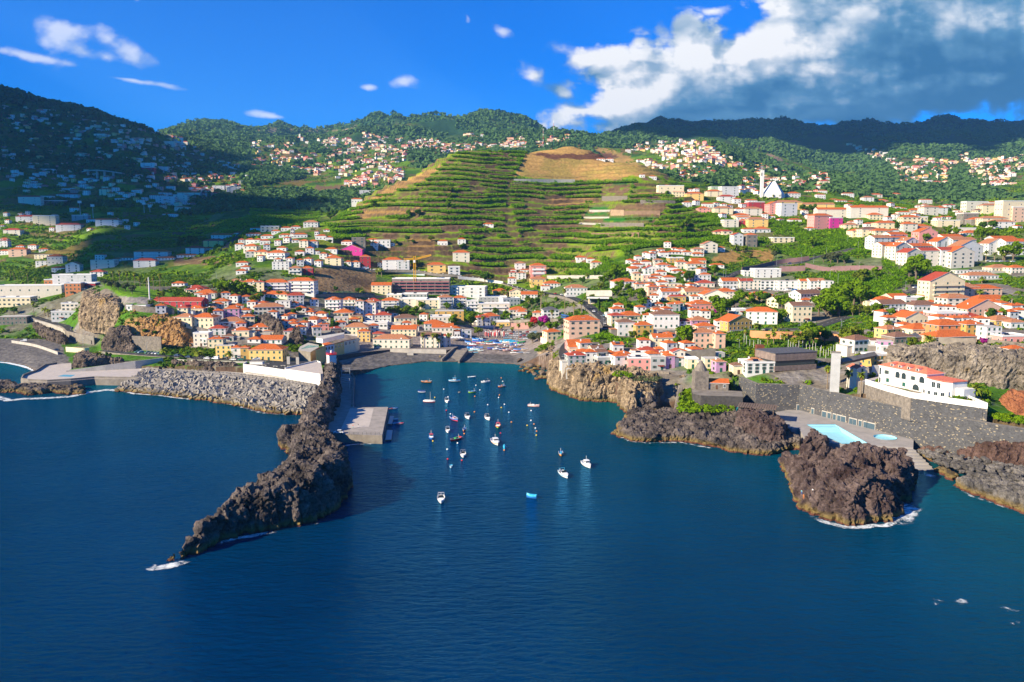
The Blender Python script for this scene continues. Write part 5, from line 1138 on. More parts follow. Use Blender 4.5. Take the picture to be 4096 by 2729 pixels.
# timber sun deck
a=W('D',400,560,11.6);SDk=ob("sun_deck_roof",None,loc=(a[0],a[1],11.2),rz=R(-22),label="brown slatted timber roof with turquoise panels above the lava mound",cat="pergola")
b=MB()
for k in range(16):b.box(-8+k*1.02,-8+k*1.02+.8,-5,5,.0,.18,WOODD)
ob("roof",b.mesh("roof"),SDk)
for sx in(-7,0,7):
    for sy in(-4,4):b=MB();b.tube([(sx,sy,-6),(sx,sy,0)],.14,WOODD,6);ob("post",b.mesh("post"),SDk)
b=MB()
for k in range(7):b.box(-8.3,-8.2,-4.6+k*1.35,-4.6+k*1.35+1,-1.7,-.5,mat("turquoise_panel",(.03,.35,.42),.5,.1,2))
ob("turquoise_panel",b.mesh("turquoise_panel"),SDk)
# people on the islet
for x,y,t,l,lab in((708,1188,'cyan','blue',"person in pale blue standing on the sea side of the islet"),(722,1218,'orange','orange',"person in orange on the rocks of the islet, lower of the two"),(785,1178,'white','dark',"person in a white top resting on the islet rocks")):
    p=W('D',x,y,6);
    person(p[0],p[1],6.2,2.5,t,l,lab,bend=.35)
# ---------------- boats afloat: region X3 photo zoom [1650,1480]
RG['b']=(1650,1480,.23596)
AF=[ # x,y,heading deg (bow direction, 0=+X), L, type, colours c1(topside) c3(stripe) c2(bottom) deck cab label
(235,215,170,6.5,'open','dark','orange','dark','yellow','orange',"dark hulled boat with yellow canopy anchored farthest inshore"),
(712,200,190,7,'cabin','cyan','white','navy','white','cyan',"blue cabin boat near the head of the bay"),
(1005,125,15,5,'dinghy','white','cyan','white','white','white',"small white rowing boat closest to the beach"),
(1235,215,205,5.5,'motor','white','white','white','grey','grey',"slim white motorboat near the cliff end of the bay head"),
(1512,290,200,4.4,'open','blue','yellow','red','brown','orange',"little blue boat with red and yellow stripes off the boulders"),
(158,385,-20,4.5,'cover','navy','white','navy','navy','white',"small boat under a dark blue cover near the quay"),
(790,385,-80,3.4,'dinghy','dark','cream','dark','brown','brown',"tiny dark open dinghy in mid bay"),
(1010,385,200,4.4,'open','blue','lime','lime','cyan','cyan',"small bright lime and blue boat"),
(283,545,-15,6.4,'sail','white','white','red','white','white',"white boat with a bare mast and dark red waterline"),
(585,545,-70,6,'motor','white','white','white','white','white',"white motorboat with white arch beside the masted boat"),
(2052,620,-20,6,'open','salmon','white','salmon','white','white',"pink and white open boat moored alone towards the cliff"),
(712,850,-35,7.5,'open','blue','blue','red','cyan','salmon',"blue fishing boat with red waterline and orange gear aboard"),
(935,815,-62,6.6,'motor','white','white','white','cream','grey',"white motorboat with grey canopy and tall whip aerial"),
(1275,835,-60,6.6,'motor','white','white','white','cream','cream',"white motorboat with pale arch near the red cabin boat"),
(1450,970,-85,6.6,'cabin','red','yellow','green','red','red',"red cabin boat with green and yellow bottom"),
(598,1050,-72,5,'motor','white','white','white','grey','white',"short white motorboat in the middle of the moorings"),
(878,1030,-95,4.4,'open','blue','yellow','red','blue','navy',"small blue boat with yellow and red bands"),
(318,1165,-65,6,'cabin','blue','blue','navy','white','red',"blue boat with white cabin and red top near the pier"),
(733,1190,-125,6.8,'open','red','red','red','green','green',"red open boat with green deck gear"),
(1405,1245,-60,8.6,'cabin','white','orange','white','cyan','white',"large white fishing boat with ochre band and wheelhouse"),
(1560,1335,-85,3.4,'cover','cyan','cyan','cyan','cyan','white',"little blue covered dinghy beside the large fishing boat"),
(858,1460,-80,6.2,'motor','white','white','white','grey','grey',"white motorboat with grey cockpit cover"),
]
for a in AF:
    p=W('b',a[0],a[1],0);boat(p[0],p[1],R(-90+(a[2]+90)*.5 if -100<a[2]<-30 else a[2]),a[3],a[4],a[5],a[7],a[6],a[8],label=a[10],cabc=a[9],group="boats moored in the bay")
for x,y,h,L_,t,c1,c3,c2,dk,cb,lab in((492,1128,-80,3.2,'dinghy','cyan','white','white','cyan','white',"small blue and white dinghy alone in the western part of the bay"),(1552,1012,-90,5,'open','blue','yellow','orange','cyan','cyan',"blue fishing boat with yellow and orange stripes towards the open bay"),(1800,1120,-55,7.2,'cabin','white','white','white','white','white',"white cabin cruiser with flag, easternmost of the moorings"),(1580,1215,-55,7.4,'motor','white','cyan','white','white','cyan',"white motorboat with light blue arch towards the open bay"),(397,1455,-80,6.8,'motor','white','white','white','grey','white',"white motorboat moored farthest out near the headland"),(1270,1428,160,3.6,'cover','cyan','blue','blue','cyan','white',"small bright blue boat drifting alone in the outer bay")):
    p=W('B',x,y,0);boat(p[0],p[1],R(-90+(h+90)*.5 if -100<h<-30 else h),L_,t,c1,c2,c3,dk,label=lab,cabc=cb,group="boats moored in the bay")
for x,y,h,L_,c,lab in((1000,920,40,3,'red',"red dinghy at the corner of the pier"),(1065,908,10,3,'blue',"dark blue dinghy off the pier corner"),(1080,1062,20,2.6,'white',"tiny white tender beside the darker floating dock"),(1090,1122,30,4,'cyan',"pale blue inflatable tied near the pier docks"),(1137,1128,10,3.6,'red',"red dinghy outside the pale blue inflatable")):
    p=W('Q',x,y,0);boat(p[0],p[1],R(h),L_,'dinghy',c,c,'white',c,label=lab,group="tenders at the pier")
# buoys
BU=[(1506,138,'o'),(1531,195,'w'),(1076,263,'w'),(531,328,'w'),(1143,342,'w'),(1058,450,'o'),(378,468,'y'),(605,458,'w'),(1475,427,'o'),(1460,470,'w'),(1276,592,'w'),(1560,585,'w'),(1507,640,'y'),(575,686,'r'),(1052,712,'o'),(645,748,'w'),(1634,720,'w'),(2013,692,'w'),(1678,886,'o'),(2011,858,'w'),(1945,943,'y'),(2061,920,'o'),(2085,988,'w'),(2105,1040,'o'),(2100,1108,'y'),(1493,1073,'r'),(590,1346,'w'),(598,1513,'r'),(838,1535,'r'),(765,1242,'w'),(347,1208,'y'),(878,1083,'o'),(1556,1362,'o')]
BN={'o':('orange',(.75,.25,.05)),'w':('white',(.8,.8,.78)),'y':('yellow',(.8,.5,.04)),'r':('red',(.6,.03,.03))}
import bmesh
BUM={}
for k,(n_,c) in BN.items():
    me=bpy.data.meshes.new("buoy");bm=bmesh.new();bmesh.ops.create_uvsphere(bm,u_segments=12,v_segments=8,radius=.36);bm.to_mesh(me);bm.free();me.materials.append(mat("buoy_"+n_,c,.4,.05,2));me.polygons.foreach_set("use_smooth",[True]*len(me.polygons));BUM[k]=me
for x,y,c in BU:
    p=W('b',x,y,.1);ob("buoy",BUM[c],loc=(p[0],p[1],.12),label=f"{BN[c][0]} mooring buoy floating in the bay",cat="buoy",group=f"{BN[c][0]} mooring buoys")
# foam at the shores
def foammat():
    m=bpy.data.materials.new("sea_foam");m.use_nodes=True;nt=m.node_tree;N=nt.nodes.new;L=nt.links.new;b=nt.nodes["Principled BSDF"];b.inputs["Base Color"].default_value=(.8,.85,.86,1);b.inputs["Roughness"].default_value=.8
    g=N("ShaderNodeNewGeometry");n=N("ShaderNodeTexNoise");n.inputs["Scale"].default_value=.38;n.inputs["Detail"].default_value=9;n.inputs["Roughness"].default_value=.72;n.inputs["Distortion"].default_value=.7;L(g.outputs["Position"],n.inputs[0])
    at=N("ShaderNodeAttribute");at.attribute_name="cover";su=N("ShaderNodeMath");su.operation='MULTIPLY_ADD';L(at.outputs["Fac"],su.inputs[0]);su.inputs[1].default_value=.54;L(n.outputs[0],su.inputs[2])
    mr=N("ShaderNodeMapRange");mr.inputs[1].default_value=.80;mr.inputs[2].default_value=1.05;L(su.outputs[0],mr.inputs[0]);tr=N("ShaderNodeBsdfTransparent");mx=N("ShaderNodeMixShader");L(mr.outputs[0],mx.inputs[0]);L(tr.outputs[0],mx.inputs[1]);L(b.outputs[0],mx.inputs[2]);L(mx.outputs[0],nt.nodes["Material Output"].inputs[0]);return m
FM=foammat()
def foam(reg,pts,w,amt):
    P=[W(reg,x,y,0) for x,y in pts];V=[];c=[];Fs=[];q=[]
    for a,b in zip(P[:-1],P[1:]):
        n=max(2,int(math.dist(a,b)/2))
        for k in range(n):q.append((a[0]+(b[0]-a[0])*k/n,a[1]+(b[1]-a[1])*k/n))
    q.append(P[-1][:2])
    for i,p in enumerate(q):
        a=Vector(q[max(i-1,0)]);b=Vector(q[min(i+1,len(q)-1)]);d=(b-a).normalized();o=Vector((-d.y,d.x))
        for k,(f,al) in enumerate(((-1,0),(-.4,.85),(.3,.85),(1,0))):
            ed=min(1,i/3,(len(q)-1-i)/3);V.append((p[0]+o.x*w*f,p[1]+o.y*w*f,.16));c.append((al*amt*(.25+.75*ed),)*3)
    for i in range(len(q)-1):
        for k in range(3):Fs.append((4*i+k,4*i+k+1,4*i+5+k,4*i+4+k))
    return V,Fs,c
FV=[];FF=[];FC=[]
for f in (('L',[(-100,1440),(80,1490),(200,1475),(400,1470),(600,1455),(760,1420),(900,1400),(1060,1405),(1160,1430),(1350,1440),(1560,1470),(1695,1480)],4.5,.95),
 ('L',[(-60,1160),(60,1170),(180,1195),(260,1220),(310,1245)],2.6,1.2),('P',[(300,445),(500,470),(700,505),(850,550),(1080,570)],2.5,.75),
 ('P',[(150,1500),(180,1530),(260,1520),(350,1495),(430,1470)],3.2,1.1),('P',[(500,1395),(600,1365),(700,1340),(800,1325),(930,1300),(975,1305)],2.2,.95),('P',[(960,745),(1000,762),(1060,765)],1.6,.9),('P',[(1120,1265),(1200,1245),(1290,1225)],1.8,.8),
 ('P',[(1325,790),(1340,770),(1420,752),(1560,748),(1610,752)],1.5,.8),('C',[(590,858),(640,860),(700,880)],1.5,.8),('C',[(960,1245),(1080,1275),(1200,1330),(1400,1350),(1600,1345),(1780,1345),(1980,1385),(2150,1410),(2290,1440)],1.8,.75),
 ('D',[(750,1318),(850,1370),(1000,1412),(1120,1415),(1200,1400),(1300,1400),(1400,1345)],2.5,.95),('D',[(1300,1385),(1380,1370),(1420,1310),(1450,1260),(1500,1250)],6,1.0),('D',[(1480,1040),(1560,1040),(1640,1060),(1700,1070)],3,.9),('D',[(1660,1100),(1740,1110)],2,.9),('D',[(1670,1245),(1720,1262)],1.8,.9),('D',[(1780,1130),(1900,1200),(2060,1250),(2258,1325)],1.2,.7),
 ('X',[(3745,2385),(3765,2440)],3,1.),('X',[(3815,2425),(3850,2405),(3880,2430)],2.5,1.),('X',[(3890,2385),(3960,2395)],2.,.95),('X',[(3985,2420),(4030,2440),(4085,2440)],2.6,1.),('X',[(4010,2480),(4060,2490),(4110,2520)],3,1.05),('X',[(3770,2015),(3800,2022)],1.3,.95),
 ('I',[(0,1130),(60,1120),(200,1085)],1.6,.8),('I',[(1500,945),(1650,950),(1810,955)],.9,.9),('A',[(750,1490),(860,1480)],1.5,.9),('Q',[(580,410),(680,395),(760,375)],1.2,.9),('Q',[(570,630),(620,650)],1.0,.8)):
    V_,F_,c_=foam(*f);b=len(FV);FV+=V_;FC+=c_;FF+=[tuple(b+i for i in q) for q in F_]
ob("foam",npmesh("foam",FV,FF,FM,cover=np.array(FC)),kind="stuff")
# ---------------------------------------------------------------- buildings: x1 x2 foot eave wall roof yaw [storeys/columns/b]
HL={'3':"""
780 1120 1418 1305 y h 0 yellow
690 770 1405 1285 k h 5
590 685 1395 1285 w h 5
432 588 1392 1265 y f 0 t3
350 500 1285 1195 c h 5
200 350 1270 1140 w F 0 t3
355 525 1150 1085 w H 5
205 330 1270 1200 w F -5
500 610 1215 1165 g d 0
600 770 1165 1105 c h 5
780 970 1135 1070 w h 5
930 1120 1160 1110 c h 10
1140 1280 1205 1110 w h 8
760 890 1235 1200 w d 0
890 1110 1240 1215 w g 0
470 725 1065 1010 w h 15
700 830 1045 960 c h 12
0 170 1070 965 c h -5
175 395 1075 970 c h -5
30 130 940 870 c H 0
125 290 925 875 c h 0
300 425 930 865 w h 10
390 500 900 830 c h 12
515 670 985 880 l h 8
550 700 880 855 c h 8
680 780 935 890 c h 8
400 555 860 800 w h 5
210 410 760 715 w h 0
105 295 700 680 c H 0
0 210 840 800 r g -3
835 1140 940 860 w h 18
1050 1200 860 800 w f 5
1180 1345 835 740 w h 15 t3
1200 1290 850 820 y h 10
1260 1370 915 870 w h 10
1190 1340 760 740 c g 5
830 1170 760 730 w h -5
700 860 660 600 w h 3
550 700 640 595 w h 3
860 930 700 600 c h 3
920 1185 700 605 w h 4 t3b
1190 1450 730 590 w h -3 t4b
1190 1320 520 455 w h 6 b
1320 1440 525 455 r h 6
1020 1190 470 390 w f 5
640 740 515 480 e f 4
690 775 480 440 e h 4
860 915 385 325 w h -4
965 1145 360 295 w h -6 b
740 835 340 280 g h -5
835 965 340 285 c h -5
720 850 290 225 w h -5
630 720 260 205 y H 4
1255 1350 320 280 c h 4
1365 1450 305 245 w h 6
1450 1510 310 275 w h 6
1570 1735 425 350 c h 0
1770 1840 415 385 w h 2
1845 1930 445 390 y h 3
1935 2045 440 330 r h 10 t3
1570 1690 285 250 m g 0
1735 1955 290 255 m G 0
1740 1850 215 180 g f 2
1850 1990 225 140 b f 8 t3
1300 1390 240 170 w h -4
1390 1490 235 175 w h 4
1065 1160 275 240 c h 0
890 990 205 165 w h 8
1090 1205 130 105 c h 6
1240 1380 135 100 w h 10
1210 1245 120 45 w f 10
1205 1240 140 95 p f 5
900 1020 145 115 w h 6
830 905 190 155 r H 6
740 825 200 155 l h 0
620 690 110 85 w h 0
745 900 120 95 w g -5
385 590 155 110 w g -5
305 500 235 170 y H -3
120 300 310 245 w H 4
300 395 280 245 p h 3
25 220 340 320 p h 0
640 760 430 395 w f 5
1460 1500 130 70 c f 4
1470 1580 155 115 w F 4
1570 1650 175 130 w h 6
1110 1210 65 30 w h 5
1215 1310 50 20 w h 8
1010 1100 95 65 w g 6
790 910 75 35 c F 4 t3
900 1085 70 20 c F 4
1355 1440 920 905 w h 4
1360 1450 945 920 c h 0
1450 1580 960 930 c h 0
1400 1500 1010 975 c h 5
1520 1620 1050 985 c h 8
1505 1610 1110 1040 p h 12
1440 1530 1165 1070 w h 18
1665 1810 1050 970 w f 10
1630 1740 1140 1080 b H 18
1770 2020 1150 1070 c h 0
1910 2040 1220 1115 y h 6
1660 1860 960 920 c h 6
1840 1960 1000 950 y d 10
1570 1730 890 785 w h 0 t3b
1735 1885 890 785 w h 0 t3b
1890 1975 950 800 w h 4 t4
1960 2100 970 815 w h 0 t4
1820 1930 1020 1005 c H 8
1430 1560 1350 1330 p F 22
1560 1660 1290 1270 w F 22
""",'4':"""
240 620 1300 1195 w h -4
735 940 1300 1170 w D -3 1
940 1000 1290 1160 w h -30
430 690 1165 1095 c g 0
380 500 960 920 c f 0
160 320 960 800 w h 5 t4b
330 510 900 795 w h 5 t4b
255 430 1010 945 w h 5
140 390 1080 1030 w F 2
475 700 1050 975 c d 12
395 530 1080 1030 w f 4
240 360 1190 1140 c H 10
640 720 1110 1060 p H 5
780 990 1110 1035 w h 8
860 1080 1165 1075 w g 4
1040 1150 1120 1080 w h 4
1090 1150 1175 1110 y h 8
1160 1270 1180 1105 w f 14
840 1055 1050 965 w F 5
890 1190 1010 905 k f 4
520 800 870 780 w F 0
385 540 800 735 w F 0
540 805 790 728 g F 0
690 935 880 790 c F 4
935 1080 880 760 w h 14 t4b
1090 1220 870 765 w h 10 t4b
1220 1345 900 800 w F 5 t3b
1345 1670 940 830 w F 5 t3b
1350 1640 815 760 g F 4
1670 1850 960 890 w h 4
1730 1850 960 910 w h 0
1600 1780 850 775 w F 20
1330 1470 1060 970 w h 20 t3
1400 1570 1000 955 w h 20
1500 1670 1065 1020 y F 5
445 1040 725 570 b F 0 t4x
1045 1410 755 655 w F -8 t3x
225 430 725 635 c g 2
490 620 490 385 w F 4
810 1000 520 420 y h 6 t3
1030 1150 530 445 w F 8 
1075 1250 385 290 w h 4 t3
915 1020 210 165 w h 2
1125 1210 205 150 y h 4
1390 1500 20 5 c h 0
340 540 480 370 w h 3
290 345 450 395 w f 2
215 290 240 190 w F 2
175 290 190 155 w h 0
290 385 215 175 w F 2
385 460 220 190 w F 0
1495 1650 750 695 y h 4
1670 1800 770 700 c G 4
1790 1960 780 730 w g 0
1890 2050 640 570 y h 5
1890 2050 555 435 p h 5 t3b
1725 1835 465 405 w h 3
1665 1750 570 500 w h 3
1750 1840 570 500 w h 3
1680 1740 510 470 w h 3
1780 1880 500 470 w h 3
1655 1740 620 560 w F 4
2000 2091 690 640 c h 3
""",'5':"""
80 190 990 920 w h 0
190 355 995 890 w s 8
230 380 1200 1120 c h 20
190 235 1225 1180 w h 10
460 780 1160 1000 e h 12 t3
455 690 1300 1250 p g 8
575 700 1340 1235 w h 16
450 640 1500 1365 g h 10 t3
600 700 1390 1350 w h 8
460 560 1345 1280 e g 5
700 820 1370 1290 e D 15
750 860 1440 1330 c D 20
760 930 1470 1390 g F 12
840 970 1410 1345 w h 18
940 1090 1500 1370 w h 15 t2
920 1030 1330 1255 w g 10
1080 1315 1525 1400 p F 0
1110 1280 1400 1360 w F 0
1315 1470 1520 1385 g f 0
1320 1440 1385 1335 w h 8
1470 1565 1500 1370 l h 8
1200 1370 1360 1310 w h 4
1540 1670 1480 1330 w G 4
1375 1480 1345 1320 w h 4
1700 1810 1500 1410 c F 3
1880 2040 1500 1400 c f 3
1340 1540 1290 1180 c g 4
1500 1570 1180 1140 w g 20
1610 1760 1160 1100 e h 5
1765 1995 1290 1130 e h 8 t3
1990 2091 1290 1140 e h 6 t3
1810 1990 1110 1060 e h 8
970 1150 1170 1020 w d 6 t2
1160 1340 1180 1050 k h 8
1340 1610 1090 940 w d 3 t2
1610 1740 1080 1010 w H 6
1740 1930 1080 1000 l h 10
1500 1620 900 830 g h 3
1560 1660 890 820 w h 4
1340 1450 930 870 w d 6
1360 1450 860 850 w d 6
1740 1970 890 830 p h 8
1660 1760 890 860 w h 4
910 1040 960 880 w h 12
1010 1230 1000 950 c h 14
900 1040 1060 950 c h 14 t3
930 1160 660 595 w h 8 
1155 1260 690 620 w h 8
430 650 740 660 w h 5
200 370 665 615 w h 4
60 220 590 560 y h 4
60 220 540 430 p h 6 t3b
1290 1400 740 650 e h 12
1400 1470 770 735 p h 8
1500 1680 800 750 k h 4
1430 1600 790 700 w g 8
1680 1870 780 700 c g 6
1870 2030 820 730 w G 12
1560 1680 720 690 w h 8
1800 1950 720 680 c h 8
1600 1680 680 660 w h 8
1470 1640 650 625 c f 3
1810 1980 650 610 w h 3
1770 1940 590 530 w f 5
1840 1940 580 520 c h 5
1390 1500 640 600 w h 4
1455 1575 600 550 w h 5
1290 1400 600 560 w F 3
1320 1440 570 530 w h 4
1230 1310 600 530 e F 3
1130 1220 580 510 c h 5
1380 1480 530 490 w g 3
1540 1650 510 485 w h 4
1500 1590 500 445 w h 4
1620 1760 540 515 w h 4
1250 1400 510 460 w G 4
1390 1520 480 420 w h 6
1350 1440 430 370 w h 4
1590 1700 460 390 w h 5
1695 1890 480 410 w h 3 b
1745 1890 410 375 c g 3
1510 1660 400 350 k F 4
1750 1870 330 315 w h 3
1760 1870 310 255 w h 5
1500 1640 310 285 w h 3
1600 1680 290 255 w F 3
1410 1500 340 290 w h 4 
1655 1750 320 285 w F 4
1865 2010 290 205 w G 4
2010 2090 280 240 w F 4
1540 1600 270 250 g F 0
1155 1220 380 330 c f 4
1070 1150 410 370 e h 4
1110 1190 410 385 w h 3
1130 1240 460 415 c d 8
1080 1200 480 450 c f 4
1220 1320 430 385 w F 3
540 650 375 345 w h 2
650 730 400 355 w F 3
695 800 450 395 w h 4
1985 2091 115 70 c h 2
1945 2080 450 420 w F 0
1340 1420 740 690 p h 3
""",'6':"""
750 1060 1040 910 w h -14 
560 800 1100 1010 k G 22 
500 680 670 590 w g 4
680 815 680 590 w g 4
820 900 680 580 w f 0
895 1080 680 590 w f 0
1085 1310 685 590 w f 0
1310 1420 690 590 w g 0
1415 1560 690 590 w g 4
1560 1650 695 590 w f 0
840 1100 555 470 w F 4
720 830 540 490 w F 3
300 570 830 740 w G -8
450 640 760 700 w h 4
780 1040 780 740 k h 2
1080 1230 860 790 c D 25
1230 1420 1020 850 c D 8 t3
1320 1530 800 720 w D 25
1530 1660 800 770 c D 20
1330 1440 820 800 c D 10
750 1035 1560 1450 w F 5 t3
760 950 1500 1430 w h 5
610 720 1560 1470 c d 5
250 430 1500 1430 c f 0
430 530 1540 1430 l h 8
420 520 1390 1340 g f 3
0 100 1480 1390 w g 6
500 600 130 70 c h 4
415 570 120 75 c h 3
610 710 215 110 w G 10 t3
750 855 230 110 b h 8 t3
715 830 85 45 w h 4
835 995 80 50 c h 3
1030 1240 185 140 c F 5
1380 1480 60 35 w F 4
630 740 940 890 w F 8
""",'7':"""
520 680 240 140 w g 18 t4
680 850 190 135 w g 18 t4
600 740 330 215 w g 18 t4
740 880 360 230 w G 20 t4
690 850 180 105 w g 18 t4
850 970 230 170 w G 20 t4
860 1010 430 295 w G 18 t4
1010 1210 430 275 w g 8 t4
1215 1380 440 270 w g 8 t4
1330 1540 450 290 w G 14 t4
1180 1340 250 180 w G 18 t4
1350 1560 250 160 w g 14 t4
1250 1430 150 125 w g 14
1400 1630 390 235 w G 16 t4
930 1120 250 225 w g 18
1720 1890 310 200 w G 16 t4
1900 2091 320 180 w g 10 t4
1790 1990 180 145 w g 14 
830 960 70 5 w f 8 t3
970 1100 60 20 p h 8
990 1160 200 80 p G 8 t3
530 700 120 65 c h 8
700 770 100 55 c G 8
395 580 120 50 c d 8
290 410 120 65 c h 8
1350 1560 80 40 w F 4
1480 1650 110 85 w h 6
1760 1950 490 450 c h 4
1960 2091 510 450 w h 4
1110 1430 780 590 c G 12 t4b
1430 1600 740 650 c h 12
1450 1820 740 670 e h 10
1520 1790 570 530 w h 4
1400 1750 510 495 w f 4
710 870 800 760 c g 16
850 1030 830 770 w F 10
1030 1100 780 740 w h 10
570 740 850 790 w h 14
610 840 900 830 w D 14
630 700 960 905 e h 14
700 830 950 890 w f 10
940 1180 900 840 w d 10
1290 1530 890 770 w h 10
1620 1930 830 780 c h 10
1350 1520 900 850 w F 10
1510 1840 960 880 e G 14
790 930 990 925 w h 14
850 1060 1040 970 c G 14
1180 1470 1010 930 p F 8
1460 1650 1010 975 c h 10
1800 2000 1060 1000 k h 10
1950 2091 1080 1020 w h 8
930 1190 1170 1090 c h 14
650 790 1190 1090 y h 22 
1200 1460 1190 1050 o h 12
1480 1640 1190 1040 k h 10
1640 1700 1200 1080 k f 8
1690 1830 1220 1070 w f 10 t3
1870 2091 1240 1170 p F 6
735 920 1250 1170 b d 16
920 1040 1230 1170 b s 16
1180 1560 1240 1170 e h 12
310 480 1330 1200 w d 22
480 590 1340 1210 w d -15
560 700 1330 1220 l f -15
590 730 1330 1280 w F 0
500 680 1470 1370 k F 14
1950 2091 1400 1300 w h 10
1960 2091 1530 1440 w F 4
1780 1950 1430 1370 w F 8
440 510 870 800 c f 4
2000 2091 880 840 c f 5
""",'L':"""
0 240 690 620 c F 4 t2
20 490 640 520 w F 6 t2
390 560 540 470 o F 8 t2
470 760 540 430 w F 6
560 680 590 500 o F 10
660 800 540 500 r F 8
450 640 810 740 w F 8 t2
530 660 730 670 w F 5
0 210 845 780 b f 8
770 870 440 400 w H 4
565 670 400 340 w G 10 t3
445 540 395 365 w f 2
410 525 335 270 w h 5 t2
310 410 345 310 w f 4
300 410 290 255 c f 3
85 215 270 210 e h 6
40 160 90 45 w H 4
0 60 190 135 w H 2 t3
0 80 255 220 w f 0
780 960 370 300 w f 5 t3
810 880 300 255 w f 4
960 1020 310 290 w h 4
1020 1140 300 280 w h 4
1150 1410 290 230 w h 3 t3b
1140 1310 360 305 w H 5
1320 1470 300 280 c h 3
1310 1690 700 650 r g -4 1
1080 1230 720 700 w F 0
1460 1560 520 510 g d 2
1580 1700 580 550 c H 2
""",'M':"""
460 580 1090 1050 w h 4
630 680 1130 1115 w h 4
870 960 880 850 w h 6
940 1080 815 780 w F 10 t3
1090 1200 1260 1210 w F 4
""",'N':"""
1600 1740 855 805 y h 4
1775 1900 830 785 c h 4
1880 2010 880 830 w h 4
1570 1640 920 880 w h 3
1730 1830 920 890 w h 3
1700 1800 970 930 p h 3
1840 1990 980 930 c h 4
2020 2110 970 935 y h 4
2100 2240 990 935 w h 4
2130 2260 950 880 r F 8 t3
2120 2220 930 895 w F 4
2010 2140 1020 990 c h 3
2030 2140 1030 1005 w h 3
1920 2040 1090 1035 w F 4
2055 2130 1080 1035 r h 4
2130 2290 1090 1025 y h 6 t3
1360 1570 810 740 c F 4 t2
1480 1580 830 790 c h 4
1810 1910 800 750 n F 10 t3
1900 2040 830 750 w F 10 t4
2000 2060 890 850 y h 4
2110 2200 880 860 w h 4
1200 1240 665 640 w h 2
1280 1340 680 655 w h 2
830 900 520 505 w F 0
910 970 525 505 w F 0
650 720 1370 1345 w h 2
""",'O':"""
330 430 840 805 w h 4
575 645 855 815 c h 4
230 440 935 880 y h 6 t3
170 270 980 900 p G 12 t4
270 400 1000 900 w F 14 t4
460 715 945 900 y g 2 t3
590 855 1010 945 w g 2 t3
880 1170 1010 930 w g 2 t4
555 700 1110 1000 p h 16 t4
690 790 1100 1020 m F 12 t3
1030 1140 1030 990 c h 4
1070 1180 895 865 p h 3
980 1060 880 840 w h 4
1000 1130 840 815 w h 4
1190 1290 845 810 c h 4
690 760 870 860 w h 3
750 830 880 865 w h 3
840 910 890 875 w h 3
1470 1560 890 860 w h 4
1500 1610 990 925 w h 8 t3
1580 1690 980 930 w h 8 t3
1690 1810 930 905 w h 4
1870 2030 960 880 w F 8 t3
2010 2150 970 910 c h 4
1960 2070 990 950 c d 4
2180 2354 1050 880 c F 10 t4
2260 2354 1050 930 e F 8 t4
1280 1380 990 965 w h 3
1380 1500 980 950 w h 3
1320 1460 1060 1010 c h 4
1320 1430 1140 1070 w h 5 t3
1430 1550 1140 1090 p h 4
1440 1520 1060 1010 c F 6
1620 1790 1095 1040 c F 4
1840 1950 1070 980 b F 6 t3
1910 2020 1080 1030 b h 4
2010 2200 1080 1020 c h 4
2090 2260 1100 1050 w h 4
1100 1260 1110 1060 c h 4
1000 1100 1090 1065 w h 3
820 930 1110 1075 c h 4
340 440 1060 1030 w F 3
45 170 1140 1110 w h 3
800 890 825 805 c h 3
2060 2140 900 880 r h 3
590 660 800 780 c h 3
560 620 760 735 w h 3
450 510 720 700 w h 3
600 680 740 700 c h 3
""",'F':"""
1300 1420 740 700 w F 4 t3
1310 1415 780 742 r F 4
1437 1535 778 735 w F 4 t3
185 360 1080 1010 w H 4 t3
370 470 1050 1005 w F 4
400 580 1090 1045 b F 4 t3
1440 1600 1070 1010 w F 4 t3
1600 1720 1050 995 w F 4 t3
1640 1830 1005 970 w g 4
1820 2000 1000 975 p g 4
1960 2060 950 910 w F 8 t3
2090 2200 980 930 w G 22
1200 1290 835 805 w h 2
1345 1410 840 810 w h 2
370 490 785 755 w F 2
530 700 1015 985 w h 2
920 1000 1000 940 c h 4
1070 1130 990 965 w h 2
1155 1230 1005 970 p h 2
1215 1290 980 945 w h 2
1060 1140 1035 1020 w F 2
645 705 1140 1110 w h 2
670 800 1220 1180 g F 8
160 320 1240 1190 w h 2
320 500 1270 1185 c F 4
530 730 1320 1265 w H 4
800 900 1240 1215 w h 2
890 1080 1270 1220 w h 3
1610 1730 1140 1105 w h 2
1500 1620 1190 1165 w h 2
870 960 460 432 w F 2
1480 1600 530 500 w F 2
1620 1720 520 500 w h 2
1530 1600 935 910 w h 2
"""}
HOUSES=[];NB=0
ZN=lambda px,py:None
def landmarks():
    L_=[]
    return L_
